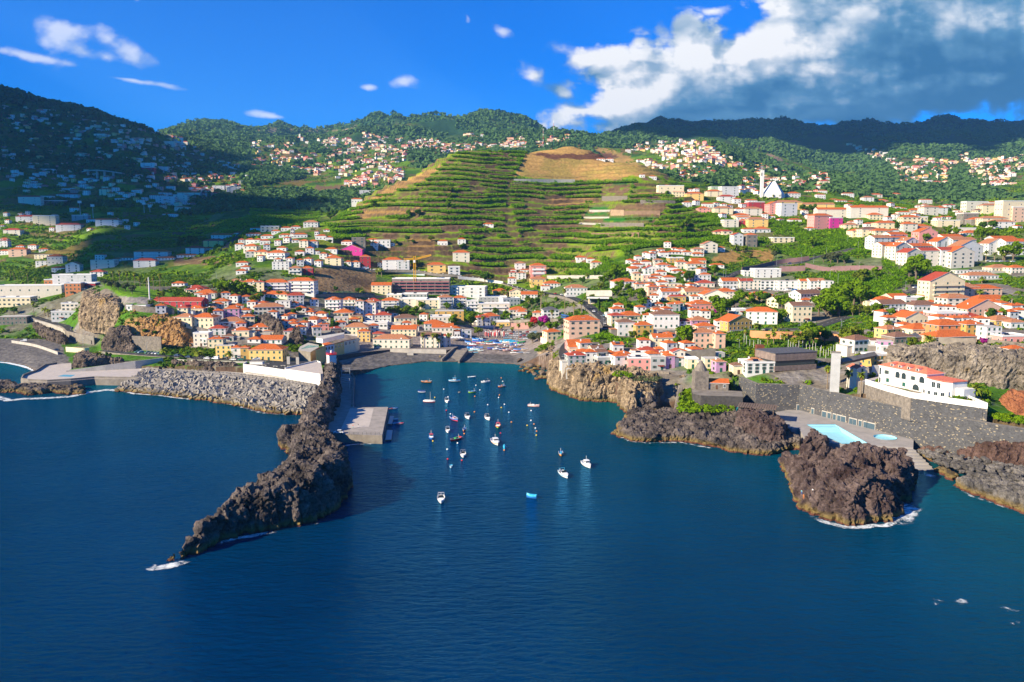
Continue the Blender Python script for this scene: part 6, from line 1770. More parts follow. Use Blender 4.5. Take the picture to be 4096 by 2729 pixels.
LM=[(1323,1400,"the small lighthouse"),(1660,1100,"the yellow tower crane"),(420,1230,"the palm lawn bluff"),(1120,1260,"the big house on the town crag"),(1600,1370,"the harbour promenade"),(2050,1350,"the beached boats"),(2250,1275,"the blue coach"),(2500,1430,"the cliff edge row"),(3345,1500,"the lift tower"),(3180,1450,"the timber hall"),(3650,1510,"the arcaded villa"),(3700,1390,"the dry grass bank"),(3070,740,"the tent shaped church"),(3700,1000,"the white hotel blocks"),(3150,1160,"the long white terrace row"),(3060,1265,"the house with walled garden"),(2760,1530,"the cone roofed kiln"),(1900,1230,"the long white hotel"),(850,1140,"the dark ravine above the palms"),(1200,1150,"the dry terraces"),(1350,1020,"the magenta houses"),(2450,1000,"the lowest banana terraces"),(2600,700,"the brown hilltop"),(2350,1180,"the filling station"),(3000,1080,"the purple road walls"),(560,900,"the green valley fields"),(600,670,"the far viaduct"),(400,540,"the wooded western ridge"),(1300,560,"the valley head"),(100,1160,"the modern waterfront block"),(3900,1180,"the long balconied block"),(2750,800,"the upper walled plots"),(3950,850,"the eastern heights"),(3300,880,"the rows of terraced flats"),(1900,1080,"the banana hill foot"),(900,1360,"the shore road"),(200,950,"the western slope"),(3500,1150,"the banana groves above the park"),(1180,1430,"the terrace restaurant"),(2900,950,"the upper village edge")]
import itertools
def near_lm(px,py):
    return min(LM,key=lambda l:(l[0]-px)**2+((l[1]-py)*1.6)**2)
def rel(px,py,l):
    dx=px-l[0];dy=(py-l[1])*1.3
    if math.hypot(dx,dy)<45:return "right beside"
    if abs(dx)>abs(dy):return "west of" if dx<0 else "east of"
    return "above" if dy<0 else "below"
def place(reg,x1,x2,yb,ye,wall,roof,yaw,flag='',ylift=0):
    cx,py=Z(reg,(x1+x2)/2,yb);x,y,z=hit(cx,py)
    s=RG[reg][2]
    wm_=(x2-x1)*s*y/F;az=math.atan2(x,y)
    w=wm_/max(.5,math.cos(R(yaw)+az)) if abs(R(yaw)+az)<1.2 else wm_
    h=(yb-ye)*s*y/F*1.02;w=max(3.5,min(w,60))
    h=max(2.6,h)
    return x,y,z,w,h,cx,py
WIDE=0
for reg,txt in HL.items():
    for line in txt.strip().split("\n"):
        t=line.split()
        x1,x2,yb,ye=map(float,t[:4]);wall,roof=t[4],t[5];yaw=float(t[6]) if len(t)>6 else 0;flag="".join(t[7:])
        HOUSES.append((reg,x1,x2,yb,ye,wall,roof,yaw,flag))
ORD=["","second","third","fourth","fifth","sixth","seventh","eighth","ninth","tenth","eleventh","twelfth"]
recs=[]
for q in HOUSES:
    reg,x1,x2,yb,ye,wall,roof,yaw,flag=q
    x,y,z,w,h,px,py=place(*q)
    nst=max(1,int(round(h/3.0)))
    for k in '1234':
        if "t"+k in flag:nst=int(k)
    recs.append(dict(x=x,y=y,z=z,w=w,h=h,px=px,py=py,wall=wall,roof=roof,yaw=yaw,flag=flag,st=nst,traced=1))
# infill houses where the photo shows more roofs between the traced ones
occ=[(r['px'],r['py'],r['w']/r['y']*F) for r in recs]
ZONES=[('3',[(300,780),(1450,740),(1560,1000),(1600,1170),(500,1180),(-180,940)],26,26,'whhhccHh'),
 ('3',[(560,180),(1300,160),(1900,240),(1600,440),(1000,430),(640,300)],12,26,'wwhc'),('3',[(1560,850),(2090,900),(2090,1160),(1500,1100)],14,26,'wcch'),
 ('5',[(1050,380),(1500,220),(1890,300),(1890,900),(1400,900),(1100,540)],26,24,'wwwec'),('5',[(480,1240),(1900,1300),(1850,1480),(500,1440)],10,28,'wwep'),('5',[(900,830),(1500,800),(2000,1000),(2090,1130),(1300,1080),(900,1000)],10,28,'wcec'),
 ('7',[(560,800),(2090,760),(2090,1000),(1450,1170),(640,1100)],24,30,'wcek'),('O',[(820,930),(2354,900),(2354,1120),(1200,1120),(860,1080)],34,18,'wwcce'),('O',[(150,1000),(550,960),(560,1060),(200,1060)],4,20,'w'),
 ('4',[(100,1000),(800,990),(1150,1080),(1100,1180),(640,1100),(200,1120)],8,28,'wcp'),('N',[(1360,730),(2100,860),(2354,1000),(2100,1100),(1700,950),(1400,830)],12,18,'wcy'),
 ('F',[(0,1150),(1100,1180),(1300,1300),(0,1370)],16,17,'wwc'),('L',[(0,60),(560,250),(560,380),(0,300)],4,30,'wc')]
for reg,poly,n,wpx,ws in ZONES:
    P=[Z(reg,*t) for t in poly];xs=[p[0] for p in P];ys=[p[1] for p in P];k=0
    for _ in range(n*25):
        if k>=n:break
        px=random.uniform(min(xs),max(xs));py=random.uniform(min(ys),max(ys))
        if not inpoly(np.array([px]),np.array([py]),P)[0]:continue
        if any(abs(px-a)<(c+wpx)*.52 and abs(py-b)<17 for a,b,c in occ):continue
        x,y,z=hit(px,py);occ.append((px,py,wpx));k+=1
        w=wpx*y/F*random.uniform(.8,1.2);w=max(7,min(14,w))
        wl=random.choice(ws).lower();wl=wl if wl in WALLS and wl!='h' else 'w'
        recs.append(dict(x=x,y=y,z=z,w=w,h=random.choice((3.1,5.8,6.2,6)),px=px,py=py,wall=wl,roof=random.choice('hhhhgHF'),yaw=random.uniform(-8,20),flag='',st=2 if random.random()<.8 else 1,traced=0))
        recs[-1]['st']=max(1,round(recs[-1]['h']/3))
LMASK=[(0,350,.435)]
recs.sort(key=lambda r:(-r['traced'],-r['w']*r['h']/r['y']**2))
WARM=12
def lab_base(r):
    big="block of flats" if (r['w']>19 and r['st']>=3) else ("long house" if r['w']>19 else "house")
    r['kind']="apartment_block" if big=="block of flats" else "house"
    rf={'h':'hipped orange roof','g':'gabled orange roof','G':'gable end front','H':'hipped red roof','d':'hipped brown roof','D':'gabled brown roof','f':'flat roof','F':'flat terrace roof','s':'slate roof'}[r['roof']]
    s=ORD and {1:'single-storey',2:'two-storey',3:'three-storey',4:'four-storey'}.get(r['st'],'tall')
    l=near_lm(r['px'],r['py']);return f"{WALLS[r['wall']][1]} {s} {big}, {rf}, {rel(r['px'],r['py'],l)} {l[2]}"
G_={}
for r in recs:r['lb']=lab_base(r);G_.setdefault(r['lb'],[]).append(r)
for lb,v in G_.items():
    if len(v)>1:
        if len(v)==2 and abs(v[0]['w']*v[0]['h']-v[1]['w']*v[1]['h'])>.35*v[0]['w']*v[0]['h']:
            v.sort(key=lambda r:-r['w']*r['h']);v[0]['lb']="larger "+lb;v[1]['lb']="smaller "+lb
        else:
            v.sort(key=lambda r:r['px'])
            for i,r in enumerate(v):
                o="westernmost" if i==0 else ("easternmost" if i==len(v)-1 else ORD[min(i,11)]+" from west")
                r['lb']=f"{o} {lb}"
def trimw(s,n=16):
    w=s.split()
    if len(w)>n:
        s=s.replace(" hipped"," ").replace("the ","",1) if "the " in s else s;w=s.split()
    return " ".join(w[:n])
def feature_house(r,i):
    az=math.atan2(r['x'],r['y']);rz=R(r['yaw'])
    far=r['y']>820
    d=min(13,max(6.5,r['w']*.8));
    if r['w']>22:d=13
    fl=r['flag'];win=random.choice('ggggsw')
    if 'x' in fl:
        d=15
    nc=max(1,int(r['w']/ (3.1 if not far else 4.2)));
    st=r['st']
    while nc*st>(14 if not far else 8) and nc>2:nc-=1
    if r['roof']=='s':win='s'
    b=building(r['kind'],r['x'],r['y'],r['z'],rz,r['w'],d,r['h'],r['wall'],r['roof'],label=trimw(r['lb']),cat=r['kind'].replace('_',' '),st=st,ncol=nc,bal=('b' in fl),win=win,
        chim=(not far and random.random()<.6),side=True,wsize=(1.0,1.35) if not far else (1.2,1.4),found=7,roofm=random.choice((TILE,TILE,TILE,TILEF,TILER)) if r['roof'] in 'hgG' else None)
    r['d']=d
    if not far and r['roof'] in 'fF' and r['w']>8 and random.random()<.4:
        s=MB();s.add([(-1.5,0,.3),(1.5,0,.3),(1.5,1.6,1.3),(-1.5,1.6,1.3)],[(0,1,2,3),(3,2,1,0)],SOLAR);ob("solar_panel",s.mesh("solar_panel"),b,loc=(0,d*.5,r['h']))
    if not far and r['roof'] in 'hgH' and r['traced'] and random.random()<.16:
        s=MB();s.add([(-1.4,0,.0),(1.4,0,.0),(1.4,1.5,.75),(-1.4,1.5,.75)],[(0,1,2,3),(3,2,1,0)],SOLAR);s.tube([(-1.3,1.6,.85),(1.3,1.6,.85)],.25,GALV,8);ob("solar_heater",s.mesh("solar_heater"),b,loc=(0,d*.12,r['h']+.55))
    if r['y']<760 and r['w']>6.5 and r['wall'] not in 's':
        q=random.random()
        if q<.30 and r['w']<16:
            sg=random.choice((-1,1));aw=random.uniform(3,4.5);ah=r['h']*.5 if st>1 else 2.4;m_=MB();m_.box(sg*(r['w']/2)-(aw if sg<0 else 0),sg*(r['w']/2)+(aw if sg>0 else 0),1.2,d-.8,-6,ah,random.choice((WHITE2,WHITE3,CREAM,CONCD)));ob("annex",m_.mesh("annex"),b)
            m_=MB();m_.box(sg*(r['w']/2)-(aw+.15 if sg<0 else -.0),sg*(r['w']/2)+(aw+.15 if sg>0 else 0),1.0,d-.6,ah,ah+.25,random.choice((TILEF,FLAT,FLAT)));ob("annex_roof",m_.mesh("annex_roof"),b)
        if random.random()<.35:
            m_=MB();ww_=r['w']*.5+random.uniform(1,3);m_.box(-ww_,ww_,-3.6,-3.3,-5,.9,random.choice((WHITE3,CONC,STONEW)));m_.box(-ww_,ww_,-3.3,0,-5,-.1,CONCD);ob("terrace",m_.mesh("terrace"),b)
        if random.random()<.25:
            m_=MB();m_.tube([(0,0,0),(0,-.25,.15)],[.15,.5],WTRIM,10);ob("satellite_dish",m_.mesh("satellite_dish"),b,loc=(random.uniform(-.4,.4)*r['w'],.3,r['h']+.5))
        if random.random()<.22:
            m_=MB();m_.add([(-1.8,-1.5,2.3),(1.8,-1.5,2.3),(1.8,0,2.8),(-1.8,0,2.8)],[(0,1,2,3),(3,2,1,0)],random.choice((SHUT,TILER,WHITE)));ob("awning",m_.mesh("awning"),b,loc=(random.uniform(-.25,.25)*r['w'],0,0))
    return b
nh=0
REST=[]
for i,r in enumerate(recs):
    if r['kind']=='house':
        nh+=1
        if nh>300:REST.append(r);continue
    feature_house(r,i)
# ---------------- far hamlets: rooftops across the slopes (too many and too small to take apart)
FARZ=[('F',[(0,150),(500,210),(1000,330),(1600,440),(2300,780),(2300,850),(1300,760),(600,640),(0,600)],260),('F',[(0,600),(700,700),(1200,820),(1100,1000),(0,980)],95),('F',[(900,430),(1700,470),(1800,560),(1300,640),(1000,560)],30),
 ('F',[(1500,750),(2200,830),(2300,980),(1700,960),(1250,850)],110),('F',[(950,520),(1250,470),(1300,560),(700,700),(690,650)],22),('F',[(1200,800),(2100,1000),(1500,1130),(1000,1010)],45),
 ('M',[(0,350),(500,360),(520,420),(0,420)],26),('M',[(520,330),(1000,290),(1350,340),(1350,540),(900,560),(640,430)],210),('M',[(1200,330),(1650,340),(1650,420),(1250,440)],75),('M',[(1500,380),(2150,380),(2050,430),(1750,470),(1550,490)],90),
 ('M',[(1750,300),(2000,295),(2000,330),(1760,345)],14),('M',[(2100,400),(2300,300),(2350,320),(2350,430),(2150,430)],60),('M',[(200,430),(800,470),(1300,560),(1300,700),(900,760),(600,640),(250,560)],170),('M',[(560,560),(850,560),(840,670),(450,650)],26),('M',[(880,620),(1300,600),(1300,760),(900,830)],40),('M',[(0,400),(450,420),(400,600),(0,600)],28),
 ('N',[(320,340),(660,290),(680,330),(300,430)],40),('N',[(0,380),(200,310),(240,430),(0,430)],34),('N',[(1180,370),(1700,345),(1900,470),(2354,600),(2200,640),(1800,560),(1300,500),(1080,460)],240),('N',[(1100,460),(1400,500),(1900,640),(1600,700),(1200,540)],60),('N',[(2050,680),(2354,640),(2354,820),(2050,800)],40),
 ('O',[(0,560),(260,590),(700,640),(700,760),(440,820),(0,700)],80),('O',[(820,380),(900,390),(1250,480),(1900,540),(1700,620),(1230,570)],120),('O',[(1230,540),(1720,600),(1700,740),(1280,720)],100),('O',[(1800,460),(2000,470),(2354,560),(2354,720),(2050,760),(1850,640)],150),('O',[(1900,540),(2354,480),(2354,540),(1950,570)],40)]
FW=[WHITE,WHITE,WHITE,CREAM,CREAM,YELL,PEACH,PINK];Vs=[];Fs_=[];Mi=[];FM_=[WHITE,CREAM,YELL,PEACH,PINK,TILE,TILER,FLAT,GLASS]
def farhouse(x,y,z,w,d,h,rz,wi,ri):
    c,s=math.cos(rz),math.sin(rz)
    def T_(p):return(x+p[0]*c-p[1]*s,y+p[0]*s+p[1]*c,z+p[2])
    b=len(Vs)
    for p in((-w/2,0,-6),(w/2,0,-6),(w/2,d,-6),(-w/2,d,-6),(-w/2,0,h),(w/2,0,h),(w/2,d,h),(-w/2,d,h)):Vs.append(T_(p))
    for f in((0,1,5,4),(1,2,6,5),(2,3,7,6),(3,0,4,7)):Fs_.append(tuple(b+k for k in f));Mi.append(wi)
    b=len(Vs);o=.4
    rp=min(w,d)*.21
    for p in((-w/2-o,-o,h),(w/2+o,-o,h),(w/2+o,d+o,h),(-w/2-o,d+o,h),(-w/2+d*.45 if w>d else 0,d/2,h+rp),(w/2-d*.45 if w>d else 0,d/2,h+rp)):Vs.append(T_(p))
    if ri<7:
        for f in((0,1,5,4),(1,2,5),(2,3,4,5),(3,0,4)):Fs_.append(tuple(b+k for k in f));Mi.append(ri)
    else:Fs_.append((b,b+1,b+2,b+3));Mi.append(ri)
    # dark openings on the front
    n=max(2,int(w/3.5))
    for lv in range(max(1,int(h/2.8))):
        for k in range(n):
            xx=-w/2+(k+.5)*w/n;b=len(Vs)
            for p in((xx-.6,-.05,lv*2.9+1),(xx+.6,-.05,lv*2.9+1),(xx+.6,-.05,lv*2.9+2.3),(xx-.6,-.05,lv*2.9+2.3)):Vs.append(T_(p))
            Fs_.append((b,b+1,b+2,b+3));Mi.append(8)
for r in REST:farhouse(r['x'],r['y'],r['z'],r['w'],8,r['h'],R(r['yaw']),0,5)
for reg,poly,n in FARZ:
    P=[Z(reg,*t) for t in poly];xs=[p[0] for p in P];ys=[p[1] for p in P];k=0;tr=0
    # cluster along a few streets
    while k<n and tr<n*30:
        tr+=1;px=random.uniform(min(xs),max(xs));py=random.uniform(min(ys),max(ys))
        if not inpoly(np.array([px]),np.array([py]),P)[0]:continue
        if float(fbm(np.array(px/34.),np.array(py/17.),o=2,s=19))<random.uniform(-.35,.2):continue
        x,y,z=hit(px,py,ymin=700)
        if y<950 and reg!='F' :
            if hill_mask(np.array([px]),np.array([y]))[0]>.4:continue
        if 1250<px<2700 and 860<y<1420 and hill_mask(np.array([px]),np.array([y]))[0]>.3:continue
        k+=1;w=random.uniform(8,15)*(1+.25*(y>2500));farhouse(x,y,z,w,random.uniform(7,11),random.choice((3,5.8,5.8,6.2,8.7)),random.uniform(-.5,.7),random.choice((0,0,0,0,1,1,2,3,4)),random.choice((5,5,5,6,6,7,7)))
me=bpy.data.meshes.new("hillside_houses");me.from_pydata(Vs,[],Fs_)
for m_ in FM_:me.materials.append(m_)
me.polygons.foreach_set("material_index",Mi);me.update();ob("hillside_houses",me,kind="stuff")
# ---------------------------------------------------------------- roads, walls, vehicles, landmarks
GX0,GX1,GY0,GY1,GS=-760,1000,280,1440,2.0
OCC=np.zeros((int((GY1-GY0)/GS),int((GX1-GX0)/GS)),bool)
def mark(x,y,r):
    a=int((x-r-GX0)/GS);b=int((x+r-GX0)/GS)+1;c=int((y-r-GY0)/GS);d=int((y+r-GY0)/GS)+1
    OCC[max(c,0):max(d,0),max(a,0):max(b,0)]=True
for r in recs:
    if r['y']<1430:
        dd=r.get('d',8);mark(r['x']-math.sin(R(r['yaw']))*dd*.5,r['y']+dd*.45,max(r['w'],dd)*.55+.8)
for b_,rad in ((VL,16),(MU,14),(LT,5),(K,6)):mark(b_.location.x+(8 if b_ is MU or b_ is VL else 0),b_.location.y+(6 if b_ is MU else 0),rad)
def smooth_hits(pts):
    q=[]
    for (ra,xa,ya),(rb,xb,yb) in zip(pts[:-1],pts[1:]):
        A_=Z(ra,xa,ya);B_=Z(rb,xb,yb)
        for k in range(8):q.append((A_[0]+(B_[0]-A_[0])*k/8,A_[1]+(B_[1]-A_[1])*k/8))
    q.append(Z(*pts[-1]));H=[list(hit(*p)) for p in q]
    for _ in range(10):
        Y=[h[:] for h in H]
        for i in range(1,len(H)-1):
            for c in range(3):H[i][c]=(Y[i-1][c]+Y[i][c]*2+Y[i+1][c])/4
    return H
MARK=mat("road_paint",(.55,.55,.52),.8,.1,2)
def road(name,pts,w,mt=None,lines=True,kerb=True):
    H=smooth_hits(pts);rs=[];L_=0;last=H[0];out=[H[0]]
    for h in H[1:]:
        n=max(1,int(math.dist(h[:2],last[:2])/3))
        for k in range(1,n+1):out.append([last[c]+(h[c]-last[c])*k/n for c in range(3)])
        last=h
    H=out;mb=MB();m2=MB();N_=len(H);nrm=[]
    for i in range(N_):
        a=Vector(H[max(i-1,0)][:2]);b=Vector(H[min(i+1,N_-1)][:2]);d=(b-a)
        d=d.normalized() if d.length>1e-4 else Vector((1,0));nrm.append((-d.y,d.x));mark(H[i][0],H[i][1],w/2+.5)
    fs=[-w/2,-w/4,0,w/4,w/2];G=[]
    for h,n in zip(H,nrm):
        xs_=np.array([h[0]+n[0]*f for f in fs]);ys_=np.array([h[1]+n[1]*f for f in fs]);g=ground(xs_,ys_);zt=max(float(g.max())+.12,h[2]+.1) if abs(float(g.max())-h[2])<4 else h[2]+.4
        G.append(zt)
    for _ in range(4):G=[(G[max(i-1,0)]+2*G[i]+G[min(i+1,N_-1)])/4 for i in range(N_)]
    V=[];
    for h,n,zt in zip(H,nrm,G):
        V+= [(h[0]-n[0]*w/2,h[1]-n[1]*w/2,zt+.15),(h[0]+n[0]*w/2,h[1]+n[1]*w/2,zt+.15),(h[0]-n[0]*w/2,h[1]-n[1]*w/2,zt-2.5),(h[0]+n[0]*w/2,h[1]+n[1]*w/2,zt-2.5)]
    for i in range(N_-1):
        a=4*i;mb.add([V[a],V[a+1],V[a+5],V[a+4]],[(0,3,2,1)],mt or ASPH);mb.add([V[a],V[a+4],V[a+6],V[a+2],V[a+1],V[a+5],V[a+7],V[a+3]],[(0,1,2,3),(4,7,6,5)],CONCD)
        if lines and i%3==0:
            p,q=H[i],H[i+1];n=nrm[i];m2.add([(p[0]-n[0]*.09,p[1]-n[1]*.09,G[i]+.17),(p[0]+n[0]*.09,p[1]+n[1]*.09,G[i]+.17),(q[0]+n[0]*.09,q[1]+n[1]*.09,G[i+1]+.17),(q[0]-n[0]*.09,q[1]-n[1]*.09,G[i+1]+.17)],[(0,3,2,1)],MARK)
    ob(name,mb.mesh(name),kind="structure")
    if m2.v:ob("road_markings",m2.mesh("road_markings"),kind="structure")
    return [(h[0],h[1],g+.15) for h,g in zip(H,G)]
s_=lambda r,*p:[(r,x,y) for x,y in p]
RD={}
RD['shore']=road("shore_road",s_('L',(880,1078),(1110,1095),(1345,1112),(1500,1120),(1690,1130))+s_('3',(200,1400),(400,1405),(700,1419),(1000,1425),(1160,1427)),7)
RD['curve']=road("curved_road",s_('L',(290,795),(420,842),(560,885),(700,938),(810,985)),7)
RD['mid']=road("upper_road",s_('3',(1440,738),(1800,742),(2091,746))+s_('4',(200,750),(380,752)),7)
RD['post']=road("hill_road",s_('3',(1490,428),(1800,446),(2080,478))+s_('4',(270,486),(600,496),(850,530),(1100,552),(1350,575),(1600,610),(1800,676),(1960,725)),6)
RD['town']=road("town_road",s_('5',(60,695),(350,745),(560,805),(660,860),(760,935),(840,1000),(880,1075)),9)
RD['bus']=road("quay_road",s_('4',(1480,1003),(1800,1003),(2050,1006))+s_('5',(240,1003),(470,1010)),7)
RD['climb']=road("climbing_road",s_('6',(390,640),(480,600),(560,545),(640,503),(740,472),(900,455),(1100,425),(1250,408),(1350,382),(1430,350),(1550,320),(1829,272)),7)
RD['bend']=road("hairpin_road",s_('7',(60,300),(180,278),(290,245)),7)
RD['park']=road("park_road",s_('6',(930,1090),(1100,1100),(1300,1095),(1480,1068),(1620,1020),(1750,980),(1829,962)),9)
RD['park2']=road("park_branch_road",s_('6',(1480,1084),(1600,1140),(1700,1165),(1829,1182)),8)
RD['vil']=road("village_lane",s_('5',(450,1245),(405,1300),(392,1370),(425,1425)),5,lines=False)
RD['row']=road("depot_road",s_('6',(560,690),(900,697),(1300,703),(1650,708)),7)
RD['blk']=road("side_road",s_('7',(850,722),(960,690),(1100,650)),6)
RD['val']=road("valley_street",s_('3',(500,270),(600,180),(680,110),(740,60)),6,lines=False)
for nm,pts,h,mt,lab in (('purple_wall',s_('6',(700,492),(850,470),(1000,430),(1150,400),(1290,388),(1400,372)),4.5,PURW,"upper purple retaining wall curving along the climbing road"),
  ('purple_wall',s_('6',(1090,488),(1230,486),(1360,480)),5,PURW,"short straight purple wall beneath the climbing road"),('purple_wall',s_('6',(1360,440),(1480,470),(1600,490),(1740,500),(1829,495)),4,PURW,"pinkish curving wall inside the hairpin bend"),
  ('purple_wall',s_('7',(60,480),(250,470),(420,470),(590,480)),4,PURW,"purple wall crossing the banana grove east of the hairpin"),
  ('terracotta_wall',s_('6',(780,1180),(1000,1190),(1200,1195),(1380,1190),(1600,1210),(1829,1245)),4.6,ORWALL,"long terracotta retaining wall under the park road"),
  ('stone_wall',s_('3',(1600,735),(1900,735),(2091,738)),2.2,STONEW,"low stone wall at the foot of the dry terraces"),
  ('stone_wall',s_('L',(1060,720),(1240,745),(1480,760)),4.5,STONEW,"grey stone terrace wall over the orange earth cliff"),
  ('concrete_wall',s_('L',(300,860),(430,890),(555,945)),5.5,CONC,"tan concrete wall beneath the start of the curving road"),
  ('concrete_wall',s_('L',(560,970),(680,1000),(800,1020)),7,CONCD,"curving grey road wall below the parked cars"),
  ('concrete_wall',s_('L',(560,1075),(700,1085),(760,1080)),3.5,CREAM,"low cream wall at the end of the beach road"),
  ('concrete_wall',s_('L',(100,1000),(300,1030),(490,1100)),2.0,CONC,"long low pale wall between beach road and shingle"),
  ('stone_wall',s_('L',(1125,1060),(1250,1065),(1370,1070)),10,STONEW,"tall grey stone wall behind the parked cars on the shore road"),
  ('concrete_wall',s_('4',(470,500),(600,515),(780,530)),3,mat('pale_blue_wall',(.42,.48,.50),.9,.08,.4),"pale blue wall along the hill road behind the crane"),
  ('concrete_wall',s_('4',(1130,565),(1350,585),(1600,620)),3,WHITE,"white wall at the foot of the banana terraces"),
  ('concrete_wall',s_('5',(230,560),(560,560),(880,560)),3.2,CONC,"long pale concrete wall under the lowest bananas"),
  ('concrete_wall',s_('5',(640,745),(910,745)),5,CONC,"concrete cutting wall behind the filling station"),
  ('stone_wall',s_('4',(1680,1085),(1870,1085)),5,mat('pink_stone',(.36,.20,.17),.9,.15,.4),"pinkish wall between car park and quay road"),
  ('terrace_wall',s_('N',(120,712),(400,716),(640,718)),6.5,CONC,"long grey terrace wall under the brown hilltop"),
  ('terrace_wall',s_('N',(945,985),(1060,990)),7,mat('earth_wall',(.36,.25,.16),.9,.2,.3),"tan walled end of the tilled hill plot"),('terrace_wall',s_('N',(1060,990),(1370,990)),6,mat('earth_wall_dark',(.22,.14,.09),.9,.2,.3),"brown retaining wall below the tilled hill plot"),
  ('terrace_wall',s_('N',(860,1085),(1230,1090)),5,STONEW,"ivy grown stone wall under the bright green hill field"),
  ('terrace_wall',s_('N',(670,1065),(860,1072)),2.5,CONC,"low pale wall under the lower green hill field"),('terrace_wall',s_('N',(715,1012),(935,1014)),2.5,CONC,"low pale wall under the middle green hill field"),('terrace_wall',s_('N',(762,955),(940,957)),2.5,CONC,"low pale wall under the upper green hill field"),
  ('terrace_wall',s_('N',(870,860),(1090,862)),6,STONEW,"grey walled plot high on the right of the hill"),('terrace_wall',s_('N',(1200,890),(1500,895)),5,STONEW,"stone wall below the eastern hill houses"),
  ('terrace_wall',s_('N',(780,1176),(1190,1176)),5,mat('earth_wall_dark',(0,0,0)),"long brown wall among the middle banana rows"),
  ('stone_wall',s_('6',(0,1440),(230,1420),(420,1400)),6,CONCD,"grey wall behind the houses of the cliff edge"),
  ('stone_wall',s_('7',(1180,1250),(1380,1262),(1570,1270)),4,CONCD,"grey block wall above the dry grass bank"),
  ('concrete_wall',s_('7',(1690,1240),(1900,1260),(2080,1290)),2.4,STONEW,"low wall behind the dry grass bank"),
  ('parapet',s_('C',(700,458),(850,455),(1000,500),(1200,535),(1400,545),(1640,560)),1.2,STONEW,"stone parapet along the top of the village cliff"),
  ('parapet',s_('3',(0,1420),(350,1436),(740,1446)),1.0,CONC,"pale parapet on the sea side of the shore road")):
    q=smooth_hits(pts);ww=[]
    for a in q[::1]:
        ww.append((a[0],a[1]-.2,a[2]-3.5,a[2]+h))
    # even top
    for _ in range(6):ww=[ww[0]]+[(b[0],b[1],b[2],(a[3]+2*b[3]+c[3])/4) for a,b,c in zip(ww[:-2],ww[1:-1],ww[2:])]+[ww[-1]]
    ob(nm,wallmesh(ww,.6,mt).mesh(nm),label=lab,cat=nm.replace('_',' '))
    for a in ww:mark(a[0],a[1],1.5)
# white kerb posts of the hill road
PM=MB();PM.box(-.35,.35,-.25,.25,0,1.0,WHITE);PMm=PM.mesh("kerb_post")
for i,h in enumerate(RD['post'][4:-4:2][:56]):
    ob("kerb_post",PMm,loc=(h[0],h[1]-3.3,h[2]),label="white kerb post on the outer edge of the hill road",cat="kerb post",group="kerb posts of the hill road")
# ---- vehicles
cl=list(CARC)
def parked(reg,x,y,c,t='car',rz=None,lab=None,group=None,dz=.15):
    px,py=Z(reg,x,y);a=hit(px,py);mark(a[0],a[1],2)
    return vehicle(a[0],a[1],a[2]+dz,R(rz if rz is not None else 90),t,c,lab,group)
near_rd={}
def on_road(key,px,py):
    H=RD[key];X_=np.array([h[0] for h in H]);Y_=np.array([h[1] for h in H]);Z_=np.array([h[2] for h in H]);u,v=proj(X_,Y_,Z_);k=int(np.argmin((u-px)**2*1+(v-py)**2*.2));k=min(max(k,1),len(H)-2)
    d=math.atan2(H[k+1][1]-H[k-1][1],H[k+1][0]-H[k-1][0]);return H[k],d
def roadcar(key,reg,x,y,c,t='car',off=0,lab='',flip=False,group=None,perp=False):
    h,d=on_road(key,*Z(reg,x,y));n=(-math.sin(d),math.cos(d));return vehicle(h[0]+n[0]*off,h[1]+n[1]*off,h[2]+.01,d+(math.pi if flip else 0)+(math.pi/2 if perp else 0),t,c,lab,group)
for i,(x,y,c) in enumerate([(590,885,'dark blue'),(625,903,'dark blue'),(665,918,'grey'),(703,930,'silver'),(742,938,'dark blue'),(812,968,'pale blue')]):
    roadcar('curve','L',x,y,c,off=1.6,lab=f"{c} car parked on the curving road, {ORD[i] or 'first'} from its top".replace("first from its top","highest of the row"))
for i,(x,c) in enumerate([(1115,'green'),(1152,'pale blue'),(1188,'green'),(1222,'grey'),(1256,'silver'),(1292,'white'),(1322,'green')]):
    roadcar('shore','L',x,1090,c,off=4.8,perp=True,lab=f"{c} car nose-in at the tall stone wall, {ORD[i] or 'first'} from its western end".replace("first from its western end","westernmost of the row"))
for i,(r_,x,y,c,t) in enumerate([('L',1480,1115,'dark blue','car'),('L',1550,1118,'grey','car'),('L',1620,1122,'dark blue','car'),('L',1690,1125,'silver','car'),('3',80,1382,'green','car'),('3',175,1385,'dark blue','car'),('3',255,1390,'silver','car'),('3',342,1392,'white','car'),('3',428,1392,'white','van'),('3',525,1400,'black','car'),('3',615,1408,'white','car'),('3',715,1412,'green','car'),('3',838,1417,'white','pickup')]):
    roadcar('shore',r_,x,y,c,t,off=-1.6 if i%3 else 1.7,lab=f"{c} {t if t!='pickup' else 'pickup truck'} on the shore road, {(ORD[i] if i<12 else 'last')or 'first'} from the west")
parked('L',205,990,'white','van',10,"white van alone on the beach road");parked('L',480,1068,'dark blue','car',20,"dark car at the lower end of the beach road")
for i,(x,y,c) in enumerate([(1490,735,'white'),(1575,738,'silver'),(1640,738,'silver'),(1800,742,'black'),(1955,744,'black'),(2005,744,'grey')]):roadcar('mid','3',x,y,c,off=1.5,lab=f"{c} car on the road under the dry terraces, {ORD[i] or 'first'} from the west")
roadcar('post','4',130,452,'white','van',0,"white van on the hill road by the dark red house");roadcar('post','4',180,458,'white','van',0,"second white van just east on the hill road")
roadcar('bus','5',390,1000,'blue','bus',1.5,"bright blue coach parked on the quay road by the slate roofed house")
for i,(x,y,c) in enumerate([(1680,1000,'black'),(1790,1002,'silver'),(1620,1000,'grey')]):roadcar('bus','4',x,y,c,off=1.5,lab=f"{c} car waiting on the quay road above the car park")
